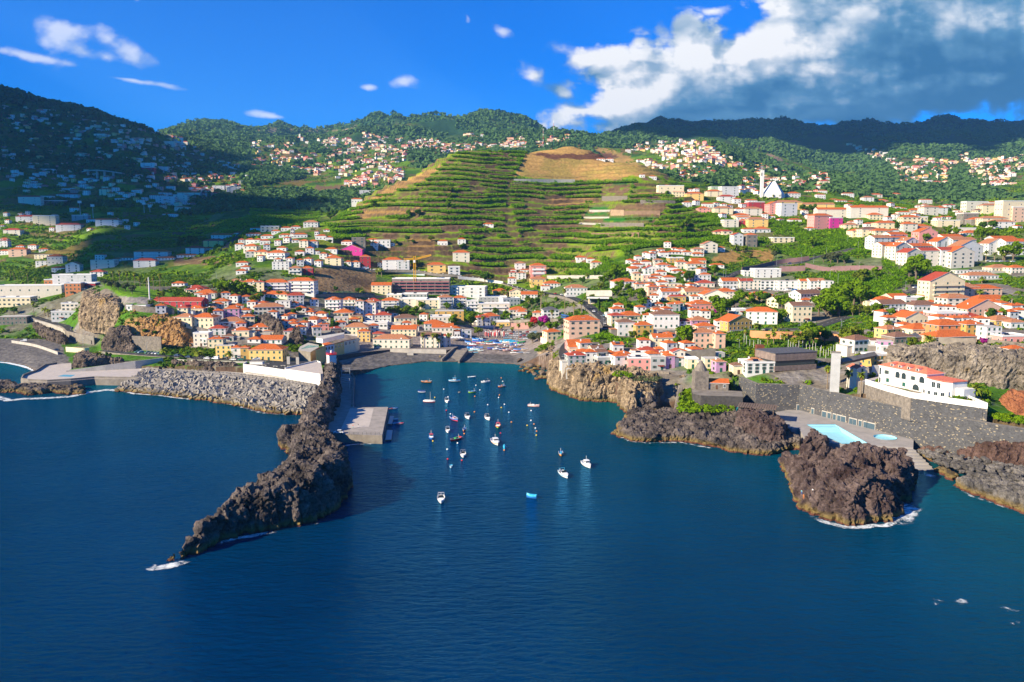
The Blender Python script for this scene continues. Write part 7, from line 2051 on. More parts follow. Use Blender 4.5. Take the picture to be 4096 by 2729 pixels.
for i,(x,y,c,o) in enumerate([(360,740,'white',2),(430,760,'grey',2),(740,930,'white',-2),(800,960,'pale blue',2),(860,1050,'silver',-2),(870,1070,'white',2),(300,730,'red',2)]):roadcar('town','5',x,y,c,off=o,lab=f"{c} car on the wide town road, {ORD[i] or 'first'} of the traffic there")
roadcar('climb','6',470,602,'red','pickup',0,"red and white car turning onto the climbing road");roadcar('climb','6',1200,412,'dark blue','car',-1.5,"dark car passing the purple wall");roadcar('climb','6',760,468,'white','pickup',1,"white pickup by the modern white house")
for i,(x,c,t) in enumerate([(620,'white','van'),(795,'white','car'),(970,'grey','car'),(1040,'white','car'),(1130,'white','van'),(1245,'blue','van'),(1355,'white','van'),(1610,'green','van')]):roadcar('row','6',x,690,c,t,off=1.8,lab=f"{c} {t} before the long white terrace row, {ORD[i] or 'first'} from the west")
parked('6',1240,720,'white','pickup',20,"white pickup parked on the ramp below the white terrace row")
for i,(x,y,c) in enumerate([(940,662,'white'),(1008,640,'silver'),(1085,718,'white')]):parked('7',x,y,c,'car',25,f"{c} car by the balconied block, {['lowest on the slope','highest on the slope','closest to the block'][i]}")
for i,(x,y,c) in enumerate([(1700,385,'white'),(1745,388,'white'),(1790,390,'silver'),(1840,388,'white'),(1900,388,'grey'),(1960,390,'white')]):parked('7',x,y,c,'car',15,f"{c} car below the eastern white flats, {ORD[i] or 'first'} from the west")
parked('5',470,1245,'white','car',60,"white car at the top of the village lane");parked('5',448,1305,'white','car',80,"white car halfway down the village lane");parked('5',435,1350,'dark blue','car',80,"dark car low on the village lane");parked('5',402,1385,'grey','car',80,"grey car at the foot of the village lane")
parked('6',1320,1060,'dark blue','car',0,"dark car on the park road beside the hedge")
# the car park
pk=[];k=0
for row,(y,x0,x1) in enumerate([(500,560,960),(545,1040,1620),(592,880,1660),(640,850,1620),(690,830,1540),(725,1180,1480)]):
    x=x0
    while x<x1:
        c=random.choice(['white','white','silver','silver','grey','black','dark blue','white','pale blue','red'] if row else ['white','white','red','grey','black'])
        a=HT('A',x,y);vehicle(a[0],a[1],a[2]+.05,R(random.choice((0,180))+8),'car',c,f"{c} car in the packed harbour car park, row {['at the back','second from the back','third from the back','middle','near the fence','by the fence'][row]}".replace("row ",""),f"{c} cars in the car park row {row}");mark(a[0],a[1],2.5);x+=random.uniform(86,112)
# ---- boats ashore
YB=[(20,760,150,7,'cover','blue','white','blue'),(120,735,170,6,'open','cyan','white','white'),(50,820,160,8,'cover','blue','red','blue'),(140,850,170,6,'open','yellow','blue','red'),(250,880,190,6,'open','navy','white','red'),(190,790,10,6,'cover','blue','white','navy'),(350,835,180,6,'cover','teal','red','teal'),(420,890,185,7,'open','white','red','brown'),(500,800,20,7,'cover','blue','white','navy'),(600,860,170,7,'cover','blue','white','navy'),(620,790,10,6,'open','white','cyan','cream'),(720,880,190,6,'open','navy','white','red'),(760,820,170,6,'cover','cyan','white','white'),(850,830,170,6,'open','white','orange','white'),(880,790,0,7,'cover','cyan','white','cyan'),(960,815,10,8,'cover','cyan','green','teal'),(880,890,30,6,'open','white','white','orange'),(960,890,20,6,'open','red','white','navy'),(1040,835,10,7,'cover','cyan','white','cyan'),(1080,900,25,8,'cover','blue','white','blue'),(1160,850,20,7,'open','salmon','white','salmon'),(1260,845,40,8,'cover','green','white','teal'),(1180,900,20,6,'open','white','white','cream'),(1220,920,20,6,'open','blue','yellow','orange'),(860,945,200,6,'open','teal','white','red'),(1010,955,200,5,'open','red','white','white'),(30,985,160,5,'cover','navy','white','navy'),(130,985,165,5,'cover','blue','white','navy'),(50,1030,175,5,'open','cyan','white','cyan'),(150,1050,190,4.5,'dinghy','white','green','white'),(0,1100,190,4.5,'dinghy','cyan','white','lime'),(415,1005,200,5,'cover','blue','red','blue'),(600,1020,205,8,'cabin','white','navy','white'),(730,1025,190,5,'cover','navy','white','navy'),(860,1045,205,7,'open','salmon','white','salmon'),(1190,1040,195,9,'cover','blue','white','red'),(1070,1050,190,5,'dinghy','white','cyan','white'),(1330,1035,190,5,'cover','grey','yellow','grey'),(1060,1105,185,6,'dinghy','white','white','white'),(1200,1100,190,5,'dinghy','cyan','red','white'),(1410,1110,185,6,'dinghy','grey','white','grey'),
 (-120,880,150,6,'open','cyan','white','blue'),(-190,830,150,6,'cover','blue','white','blue'),(-60,900,160,6,'open','white','blue','red'),(-330,760,170,5,'open','white','cyan','white'),(-60,1010,160,4.5,'open','blue','white','white'),(-140,985,170,4.5,'cover','blue','cyan','blue'),(-130,1040,160,4.5,'dinghy','cyan','white','green')]
BNM={'cover':'tarpaulin-covered boat','open':'open fishing boat','cabin':'boat with white wheelhouse','dinghy':'small dinghy'}
YG={}
for i,(x,y,h,L_,t,c,c3,c2) in enumerate(YB):
    zone="by the car park fence" if y<800 else ("in the crowded middle rows" if y<910 else ("on the open paving" if y<1000 else "at the beach edge of the yard"))
    lb=f"{c} and {c3} {BNM[t]} ashore {zone}";YG.setdefault(lb,[]).append((x,y,h,L_,t,c,c3,c2))
for lb,v in YG.items():
    v.sort()
    for i,(x,y,h,L_,t,c,c3,c2) in enumerate(v):
        a=HT('A',x,y);mark(a[0],a[1],3);boat(a[0],a[1],R(h),L_,t,c,c2,c3,{'cover':c}.get(t,'cream'),label=lb if len(v)==1 else lb+(", western one" if i==0 else ", eastern one"),group="boats ashore in the harbour yard",z=a[2]+.35,cabc='white')
# festive red and white banners
BMf=MB();BMf.tube([(0,0,0),(0,0,5)],.06,WHITE,6);bp_=BMf.mesh("pole")
for i in range(34):
    x=random.uniform(250,850);y=690-abs(random.gauss(0,22));a=HT('A',x,y)
    r=ob("banner",None,loc=(a[0],a[1],a[2]),rz=random.uniform(-.6,.6),label="tall red and white streamer standing between car park and boat yard",cat="banner",group="red and white streamers");ob("pole",bp_,r)
    m_=MB();hh=random.uniform(4.6,5.6);m_.add([(0,-.05,hh),(.75,0,hh-.5),(.95,.1,1.6),(.35,0,.9),(.1,.1,1.8)],[(0,1,2,3,4),(4,3,2,1,0)],mat("red_streamer",(.55,.05,.07),.7,.1,2) if i%3 else WHITE);ob("cloth",m_.mesh("cloth"),r);m_=MB();m_.tube([(0,0,hh-.3),(0,0,hh+.4)],[.35,.05],WHITE,8);ob("finial",m_.mesh("finial"),r)
# parasols
def parasol(reg,x,y,c,lab,grp,z=None):
    a=HT(reg,x,y);a=(a[0],a[1],z if z is not None else a[2]);r=ob("parasol",None,loc=a,label=lab,cat="parasol",group=grp);m_=MB();m_.tube([(0,0,0),(0,0,2.6)],.05,WTRIM,6);ob("pole",m_.mesh("pole"),r);m_=MB();m_.tube([(0,0,2.2),(0,0,3.0)],[1.9,.08],c,8);ob("canopy",m_.mesh("canopy"),r)
for i in range(7):parasol('4',1070+i*17,1212-(i%2)*9,WHITE,"white cafe parasol in the cluster by the village church","white cafe parasols")
for i,x in enumerate((235,300,500,600,640)):parasol('I',x,680,SHUT,"dark green parasol before the white promenade house","dark parasols on the promenade",4.3)
# ---- crane
def lattice(mb,a,b,w,mt,n):
    a=Vector(a);b=Vector(b);d=(b-a).normalized();u=Vector((0,0,1)) if abs(d.z)<.9 else Vector((1,0,0));p=d.cross(u).normalized()*w/2;q=d.cross(p).normalized()*w/2
    C4=[p+q,p-q,-p-q,-p+q]
    for c in C4:mb.tube([a+c,b+c],.17,mt,5)
    for k in range(n):
        s=a+(b-a)*(k/n);e=a+(b-a)*((k+1)/n)
        for j in range(4):mb.tube([s+C4[j],e+C4[(j+1)%4]],.09,mt,4)
YEL=mat("crane_yellow",(.72,.38,.02),.5,.1,1);a=HT('4',680,722);hc=(720-325)*.3826*a[1]/F
CRN=ob("tower_crane",None,loc=a,label="yellow tower crane rising before the concrete building site",cat="tower crane")
mb=MB();lattice(mb,(0,0,0),(0,0,hc),2.1,YEL,26);ob("mast",mb.mesh("mast"),CRN);mb=MB();jl=180*.3826*a[1]/F;lattice(mb,(1,0,hc-3),(jl,-4,hc+1),1.3,YEL,22);ob("jib",mb.mesh("jib"),CRN)
mb=MB();lattice(mb,(-1,0,hc-3),(-11,3,hc-3.5),1.3,YEL,6);ob("counter_jib",mb.mesh("counter_jib"),CRN);mb=MB();mb.box(-11.5,-8.5,2,4,-2.4,0,CONC);ob("counterweight",mb.mesh("counterweight"),CRN,loc=(0,0,hc-4));mb=MB();mb.box(-1,1,-2.2,-.9,-2.5,0,WTRIM);ob("cab",mb.mesh("cab"),CRN,loc=(0,0,hc-4))
# red netting bands and slabs on the building site, front gallery
a=HT('4',742,726);sw=595*.3826*a[1]/F;m_=MB()
for k in range(5):m_.box(-sw/2,sw/2,-1.9,0,k*3.05-.15,k*3.05+.12,CONC)
for k in range(9):
    for l in range(4):m_.box(-sw/2+k*sw/8-.25,-sw/2+k*sw/8+.25,-1.8,-1.3,l*3.05+.12,l*3.05+2.9,CONCD)
FRM=ob("scaffold_gallery",None,loc=(a[0],a[1],a[2]),label="open concrete floor slabs with red safety netting on the building site",cat="concrete frame");ob("slabs",m_.mesh("slabs"),FRM)
net=mat("red_netting",(.45,.12,.14),.9,.15,1.)
for k in range(1,5):
    m_=MB();m_.box(-sw/2,sw/2,-1.96,-1.91,k*3.05+.1,k*3.05+.75,net);ob("netting",m_.mesh("netting"),FRM)
# ---- church with tent roof and slim tower
a=HT('O',98,838);hT=(838-612)*.4656*a[1]/F;CH=ob("church",None,loc=(a[0],a[1],a[2]),label="white modern church with slender tall bell tower and tent shaped roof",cat="church")
m_=MB();m_.box(-2.4,2.4,-2.4,2.4,-6,hT,WHITE);ob("tower",m_.mesh("tower"),CH);m_=MB();m_.box(-2.45,-.9,-2.6,-2.4,hT-9,hT-4,GLASS);ob("belfry_opening",m_.mesh("belfry_opening"),CH);s=.4656*a[1]/F
m_=MB();p0=(15*s,0,-5);p1=(197*s,-4,-5);pk_=(122*s,6,137*s);bk_=(60*s,45,-5);rk=(197*s,40,-5);m_.add([(14*s,0,-5),(78*s,-8,-5),(150*s,-10,-5),(197*s,0,-5),(190*s,34,-5),(20*s,34,-5),(14*s,0,5),(78*s,-8,7),(150*s,-10,7),(197*s,0,5),(190*s,34,5),(20*s,34,5),pk_,(100*s,9,135*s)],[(0,1,7,6),(1,2,8,7),(2,3,9,8),(3,4,10,9),(4,5,11,10),(5,0,6,11),(6,7,13),(7,8,12,13),(8,9,12),(9,10,12),(10,11,13,12),(11,6,13)],mat("church_roof",(.62,.62,.60),.6,.06,.4));ob("roof",m_.mesh("roof"),CH)
# little church in the valley hamlet
a=HT('F',1638,535);V0=building("church",a[0],a[1],a[2],0,16,24,11,'w','G',"little white church with square tower in the valley hamlet",cat="church",chim=False,ncol=2,st=1);m_=MB();m_.box(10,15,0,5,-4,21,WHITE);ob("tower",m_.mesh("tower"),V0)
a=HT('M',430,348);V0=building("church",a[0],a[1],a[2],0,22,24,12,'w','g',"tiny white church with tower on the far ridge village",cat="church",chim=False,ncol=2,st=1);m_=MB();m_.box(-5,1,0,5,-4,26,WHITE);ob("tower",m_.mesh("tower"),V0)
# ---- masts
RW=[mat("mast_red",(.55,.06,.05),.6,.1,1),WTRIM]
for x,y0,y1,grn,lab in((458,180,404,True,"taller red and white telecom mast on the hilltop"),(369,248,422,False,"shorter reddish lattice mast on the hilltop")):
    a=HT('N',x,y1+4);hh=(y1-y0)*.4673*a[1]/F;T_=ob("telecom_mast",None,loc=a,label=lab,cat="telecom mast")
    for k in range(8):
        m_=MB();lattice(m_,(0,0,hh*k/8),(0,0,hh*(k+1)/8),1.3-.1*k,(mat("mast_green",(.04,.20,.14),.6,.1,1) if grn and k<5 else RW[k%2]),3);ob("mast_section",m_.mesh("mast_section"),T_)
    for k in(.7,.82,.93):
        for j in range(3):m_=MB();t=2.1*j;m_.box(-.3,.3,-.2,.2,-1.2,1.2,WTRIM);ob("antenna",m_.mesh("antenna"),T_,loc=(math.cos(t)*1.6,math.sin(t)*1.6,hh*k),rz=t)
for i,(x,yt,yb) in enumerate([(742,1050,1212),(858,1082,1206),(1327,1062,1160),(1380,1088,1152)]):
    a=HT('F',x,yb);hh=(yb-yt)*.435*a[1]/F;T_=ob("floodlight_mast",None,loc=a,label=["tallest stadium floodlight mast, furthest west","stadium floodlight mast beside the tallest one","floodlight mast at the far side of the valley ground","shortest floodlight mast, furthest east"][i],cat="floodlight mast",group="stadium floodlights")
    m_=MB();m_.tube([(0,0,-3),(0,0,hh)],[.6,.3],GALV,8);ob("pole",m_.mesh("pole"),T_);m_=MB();m_.box(-3.2,3.2,-.4,.2,hh-3.4,hh+.6,WTRIM)
    for u in range(4):
        for v in range(3):m_.box(-2.9+u*1.6,-1.9+u*1.6,-.6,-.4,hh-3+v*1.25,hh-2.2+v*1.25,LAMP)
    ob("lamp_frame",m_.mesh("lamp_frame"),T_)
a=HT('L',1268,628);hh=(625-442)*.472*a[1]/F;m_=MB();m_.tube([(0,0,-1),(0,0,hh)],[.55,.4],WHITE,12);ob("white_pole",m_.mesh("white_pole"),loc=a,label="tall plain white pole at the edge of the palm lawn",cat="pole")
# viaduct
a=HT('F',790,800);b=HT('F',1165,825);q=[(a[0],a[1]-20,a[2]+4),((a[0]+b[0])/2,(a[1]+b[1])/2-70,(a[2]+b[2])/2+14),(b[0],b[1]-20,b[2]+8)]
VI=ob("viaduct",None,label="slender grey motorway viaduct on tall piers across the far ravine",cat="viaduct");dk=[]
for k in range(13):
    t=k/12;dk.append(tuple((1-t)**2*q[0][c]+2*t*(1-t)*q[1][c]+t*t*q[2][c] for c in range(3)))
m_=MB()
for p,r in zip(dk[:-1],dk[1:]):m_.add([(p[0],p[1],p[2]),(r[0],r[1],r[2]),(r[0],r[1]+12,r[2]),(p[0],p[1]+12,p[2]),(p[0],p[1],p[2]-2.4),(r[0],r[1],r[2]-2.4),(r[0],r[1]+12,r[2]-2.4),(p[0],p[1]+12,p[2]-2.4)],[(0,1,2,3),(0,4,5,1),(2,6,7,3),(4,7,6,5)],CONC)
ob("deck",m_.mesh("deck"),VI)
for k in(3,6,8,10):
    p=dk[k];g=float(ground(p[0],p[1]+6));m_=MB();m_.box(-2,2,4,8,min(g,p[2]-20)-4,p[2]-2.4,CONC);ob("pier",m_.mesh("pier"),VI,loc=(p[0],p[1],0))
# restaurant terrace with pool under the town crag
RT=ob("terrace_restaurant",None,label="low stepped cream terrace restaurant with small green pool behind the lighthouse",cat="restaurant");zt=9.5
p=[W('G',*t,zt) for t in((370,1000),(570,900),(780,860),(1010,790),(1280,735))];h_=[W('G',*t,zt) for t in((350,870),(570,830),(780,770),(1010,725),(1280,655))]
for i in range(4):
    a=p[i];b=p[i+1];m_=MB();m_.prism([(a[0],a[1]+i*.6),(b[0],b[1]+i*.6-.4),(b[0]+1,b[1]+11),(a[0]+1,a[1]+11)],2,zt+3.4,[YELL,WHITE,YELL,CREAM][i],CONCD);ob("wing",m_.mesh("wing"),RT)
    m_=MB();m_.prism([(a[0],a[1]+i*.6-.3),(b[0],b[1]+i*.6-.7),(b[0],b[1]+1.2),(a[0],a[1]+1.5)],zt+3.42,zt+3.8,TILER);ob("red_coping",m_.mesh("red_coping"),RT)
    d=math.atan2(b[1]-.4-a[1],b[0]-a[0]);L2=math.dist(a[:2],b[:2])
    for k in range(3):
        t=(k+.5)/3;ob("window",winmesh(1.6,1.9,'w'),RT,loc=(a[0]+(b[0]-a[0])*t,a[1]+i*.6+(b[1]-.4-a[1])*t,zt+.5),rz=d)
a=W('G',530,700,13);b=W('G',1030,575,13);m_=MB();m_.prism([(a[0]-6,a[1]+6),(a[0],a[1]),(b[0],b[1]),(b[0]-2,b[1]+9),(a[0]-8,a[1]+14)],12.4,15.4,WHITE,FLAT);ob("upper_hall",m_.mesh("upper_hall"),RT)
pl=P2('G',[(10,850),(430,790),(420,770),(190,760)],11);m_=MB();m_.prism(P2('G',[(-40,870),(240,920),(440,800),(430,750),(190,700),(0,790)],11),2,10.9,CONCD,CONC);ob("pool_terrace",m_.mesh("pool_terrace"),RT);m_=MB();m_.prism(pl,10.9,10.95,mat("green_pool_water",(.04,.30,.26),.1,.1,.5));ob("pool_water",m_.mesh("pool_water"),RT)
# filling station
a=HT('5',760,830);FS=ob("filling_station",None,loc=(a[0],a[1],a[2]),rz=R(-8),label="filling station with white flat canopy beside the town road",cat="filling station");m_=MB();m_.box(-9,9,0,9,4.6,5.4,WHITE);ob("canopy",m_.mesh("canopy"),FS)
for sx in(-6,0,6):m_=MB();m_.box(sx-.25,sx+.25,4,4.5,-2,4.6,GALV);ob("column",m_.mesh("column"),FS)
m_=MB();m_.box(-8,8,9,13,-2,4,CREAM);m_.box(-7,7,8.94,9,.3,3.2,GLASS);ob("shop",m_.mesh("shop"),FS)
# white poles of the museum park
k=0
for x,y in [(720,1240),(745,1260),(780,1280),(820,1285),(865,1290),(890,1275),(1100,1210),(1180,1320),(1205,1325),(1230,1328),(1260,1330),(1290,1335),(1330,1330),(1370,1335),(1405,1340),(1435,1330),(1480,1375),(1515,1380),(1550,1375),(1575,1395),(1600,1380),(1625,1370),(1655,1345),(1680,1340),(1690,1350),(1465,1345),(1740,1360),(1765,1370),(1790,1360),(1525,1340),(1715,1330)]:
    a=HT('6',x,y);hh=random.uniform(3.5,7);m_=MB();m_.tube([(0,0,-1),(0,0,hh)],.09,WHITE,7);ob("white_post",m_.mesh("white_post"),loc=a,label="slim white upright post in the lawn park above the timber hall",cat="post",group="white posts of the museum park")
# lamps
LPS=[('7',130,690,485),('7',50,580,470),('7',355,480,390),('7',345,265,180),('7',235,200,120),('6',1318,415,300),('6',1448,400,305),('6',1580,335,240),('6',1062,435,330),('6',530,555,455),('6',505,545,475),('6',745,680,500),('6',1310,1130,965),('6',1730,1180,990),('6',670,1305,1240),('5',820,1070,990),('5',600,930,850),('7',840,690,590),('7',1100,610,520),('3',435,570,500),('5',805,1040,960),('L',1245,1095,1000),('L',705,1050,960),('3',950,1440,1290),('3',1028,1475,1370),('7',170,1165,1010),('7',705,1040,930),('4',620,1300,1110),('I',1555,680,500),('I',1697,640,500)]
for i,(r_,x,yb,yt) in enumerate(LPS):
    a=HT(r_,x,yb);hh=max(6,min(14,(yb-yt)*RG[r_][2]*a[1]/F));px,py=Z(r_,x,yb);l=near_lm(px,py);lamp_post(*a,hh,f"grey street lamp {rel(px,py,l)} {l[2]}, {ORD[(i%11)+1]} such lamp" if 0 else f"galvanised street lamp, {round(hh)} metre pole, {rel(px,py,l)} {l[2]}","street lamps",rz=random.uniform(0,6))
# ---------------------------------------------------------------- trees and plants
def gbase(reg,x,y):return HT(reg,x,y)
PL=[('L',958,470,390,'f'),('L',1015,490,392,'f'),('L',1080,500,400,'f'),('L',1145,522,405,'f'),('L',1190,540,445,'f'),('L',1245,540,450,'f'),('L',1303,556,438,'f'),('L',1358,562,412,'f'),('L',1352,700,575,'f'),('L',838,1185,1090,'d'),('L',1395,1118,1062,'d'),('L',290,785,650,'f'),('L',90,455,385,'f'),('L',122,470,405,'f'),('L',240,500,405,'f'),('L',302,498,455,'d'),('L',380,770,710,'d'),('L',410,780,720,'d'),('L',1680,1120,1080,'d'),
('3',838,742,625,'f'),('3',255,1398,1340,'d'),('3',570,1408,1345,'d'),('3',500,590,560,'d'),('3',1955,710,680,'d'),
('4',765,1300,1130,'f'),('4',872,1308,1135,'f'),('4',905,1300,1140,'f'),('4',925,1302,1190,'f'),('4',1035,1290,1135,'f'),('4',1392,1060,960,'f'),('4',1508,1120,1015,'f'),('4',1585,1185,1045,'f'),('4',1695,1195,1070,'f'),('4',1762,1200,1030,'f'),('4',1440,745,700,'d'),('4',1550,750,705,'d'),('4',1600,750,690,'d'),('4',1645,750,695,'d'),('4',1998,890,700,'f'),('4',2050,860,720,'d'),('4',330,540,470,'d'),('4',290,520,480,'d'),('4',110,700,670,'d'),('4',510,960,900,'d'),('4',1870,880,780,'d'),
('5',415,925,660,'f'),('5',285,1040,890,'f'),('5',165,890,700,'d'),('5',510,940,820,'d'),('5',590,930,800,'d'),('5',70,650,600,'d'),('5',480,610,575,'d'),('5',650,570,520,'d'),('5',1830,480,450,'d'),('5',1790,475,450,'d'),
('6',845,1130,1040,'f'),('6',885,1120,1050,'f'),('6',735,1175,1085,'f'),('6',1045,1175,1070,'f'),('6',965,1270,1150,'f'),('6',1030,1240,1120,'f'),('6',1140,1200,1160,'d'),('6',595,275,225,'d'),('6',645,260,215,'d'),('6',700,285,240,'d'),('6',1030,810,750,'d'),('6',1350,950,890,'d'),('6',250,485,445,'d'),
('D',885,445,290,'f'),('D',1028,470,318,'f'),('D',1118,505,350,'f'),('D',1912,515,440,'d'),('D',1595,150,95,'d'),
('7',590,1170,1090,'d'),('7',660,1070,1020,'d'),('7',1085,1245,1190,'d'),('7',1680,385,285,'d'),('7',1770,380,300,'d'),('7',1860,370,300,'d'),('7',1620,745,690,'d'),('7',1200,850,790,'d'),('7',550,310,260,'d'),('7',1640,610,560,'d'),('O',200,850,820,'f'),('O',255,850,820,'f')]
seen={}
for r_,x,yb,yt,k in PL:
    a=gbase(r_,x,yb);h=max(2.5,(yb-yt)*RG[r_][2]*a[1]/F);px,py=Z(r_,x,yb);l=near_lm(px,py)
    kd="fan palm" if k=='f' else "feathery date palm";sz="tall slender" if h>11 else ("medium" if h>6 else "short")
    lb=f"{sz} {kd} {rel(px,py,l)} {l[2]}";seen[lb]=seen.get(lb,0)+1
    if seen[lb]>1:lb=f"{ORD[min(seen[lb]-1,11)]} {lb}"
    palm(*a,h=h*.93,r_=(2.1 if k=='f' else 3.3)*(1 if h<14 else 1.1),kind='fan' if k=='f' else 'date',label=lb[:110]);mark(a[0],a[1],1)
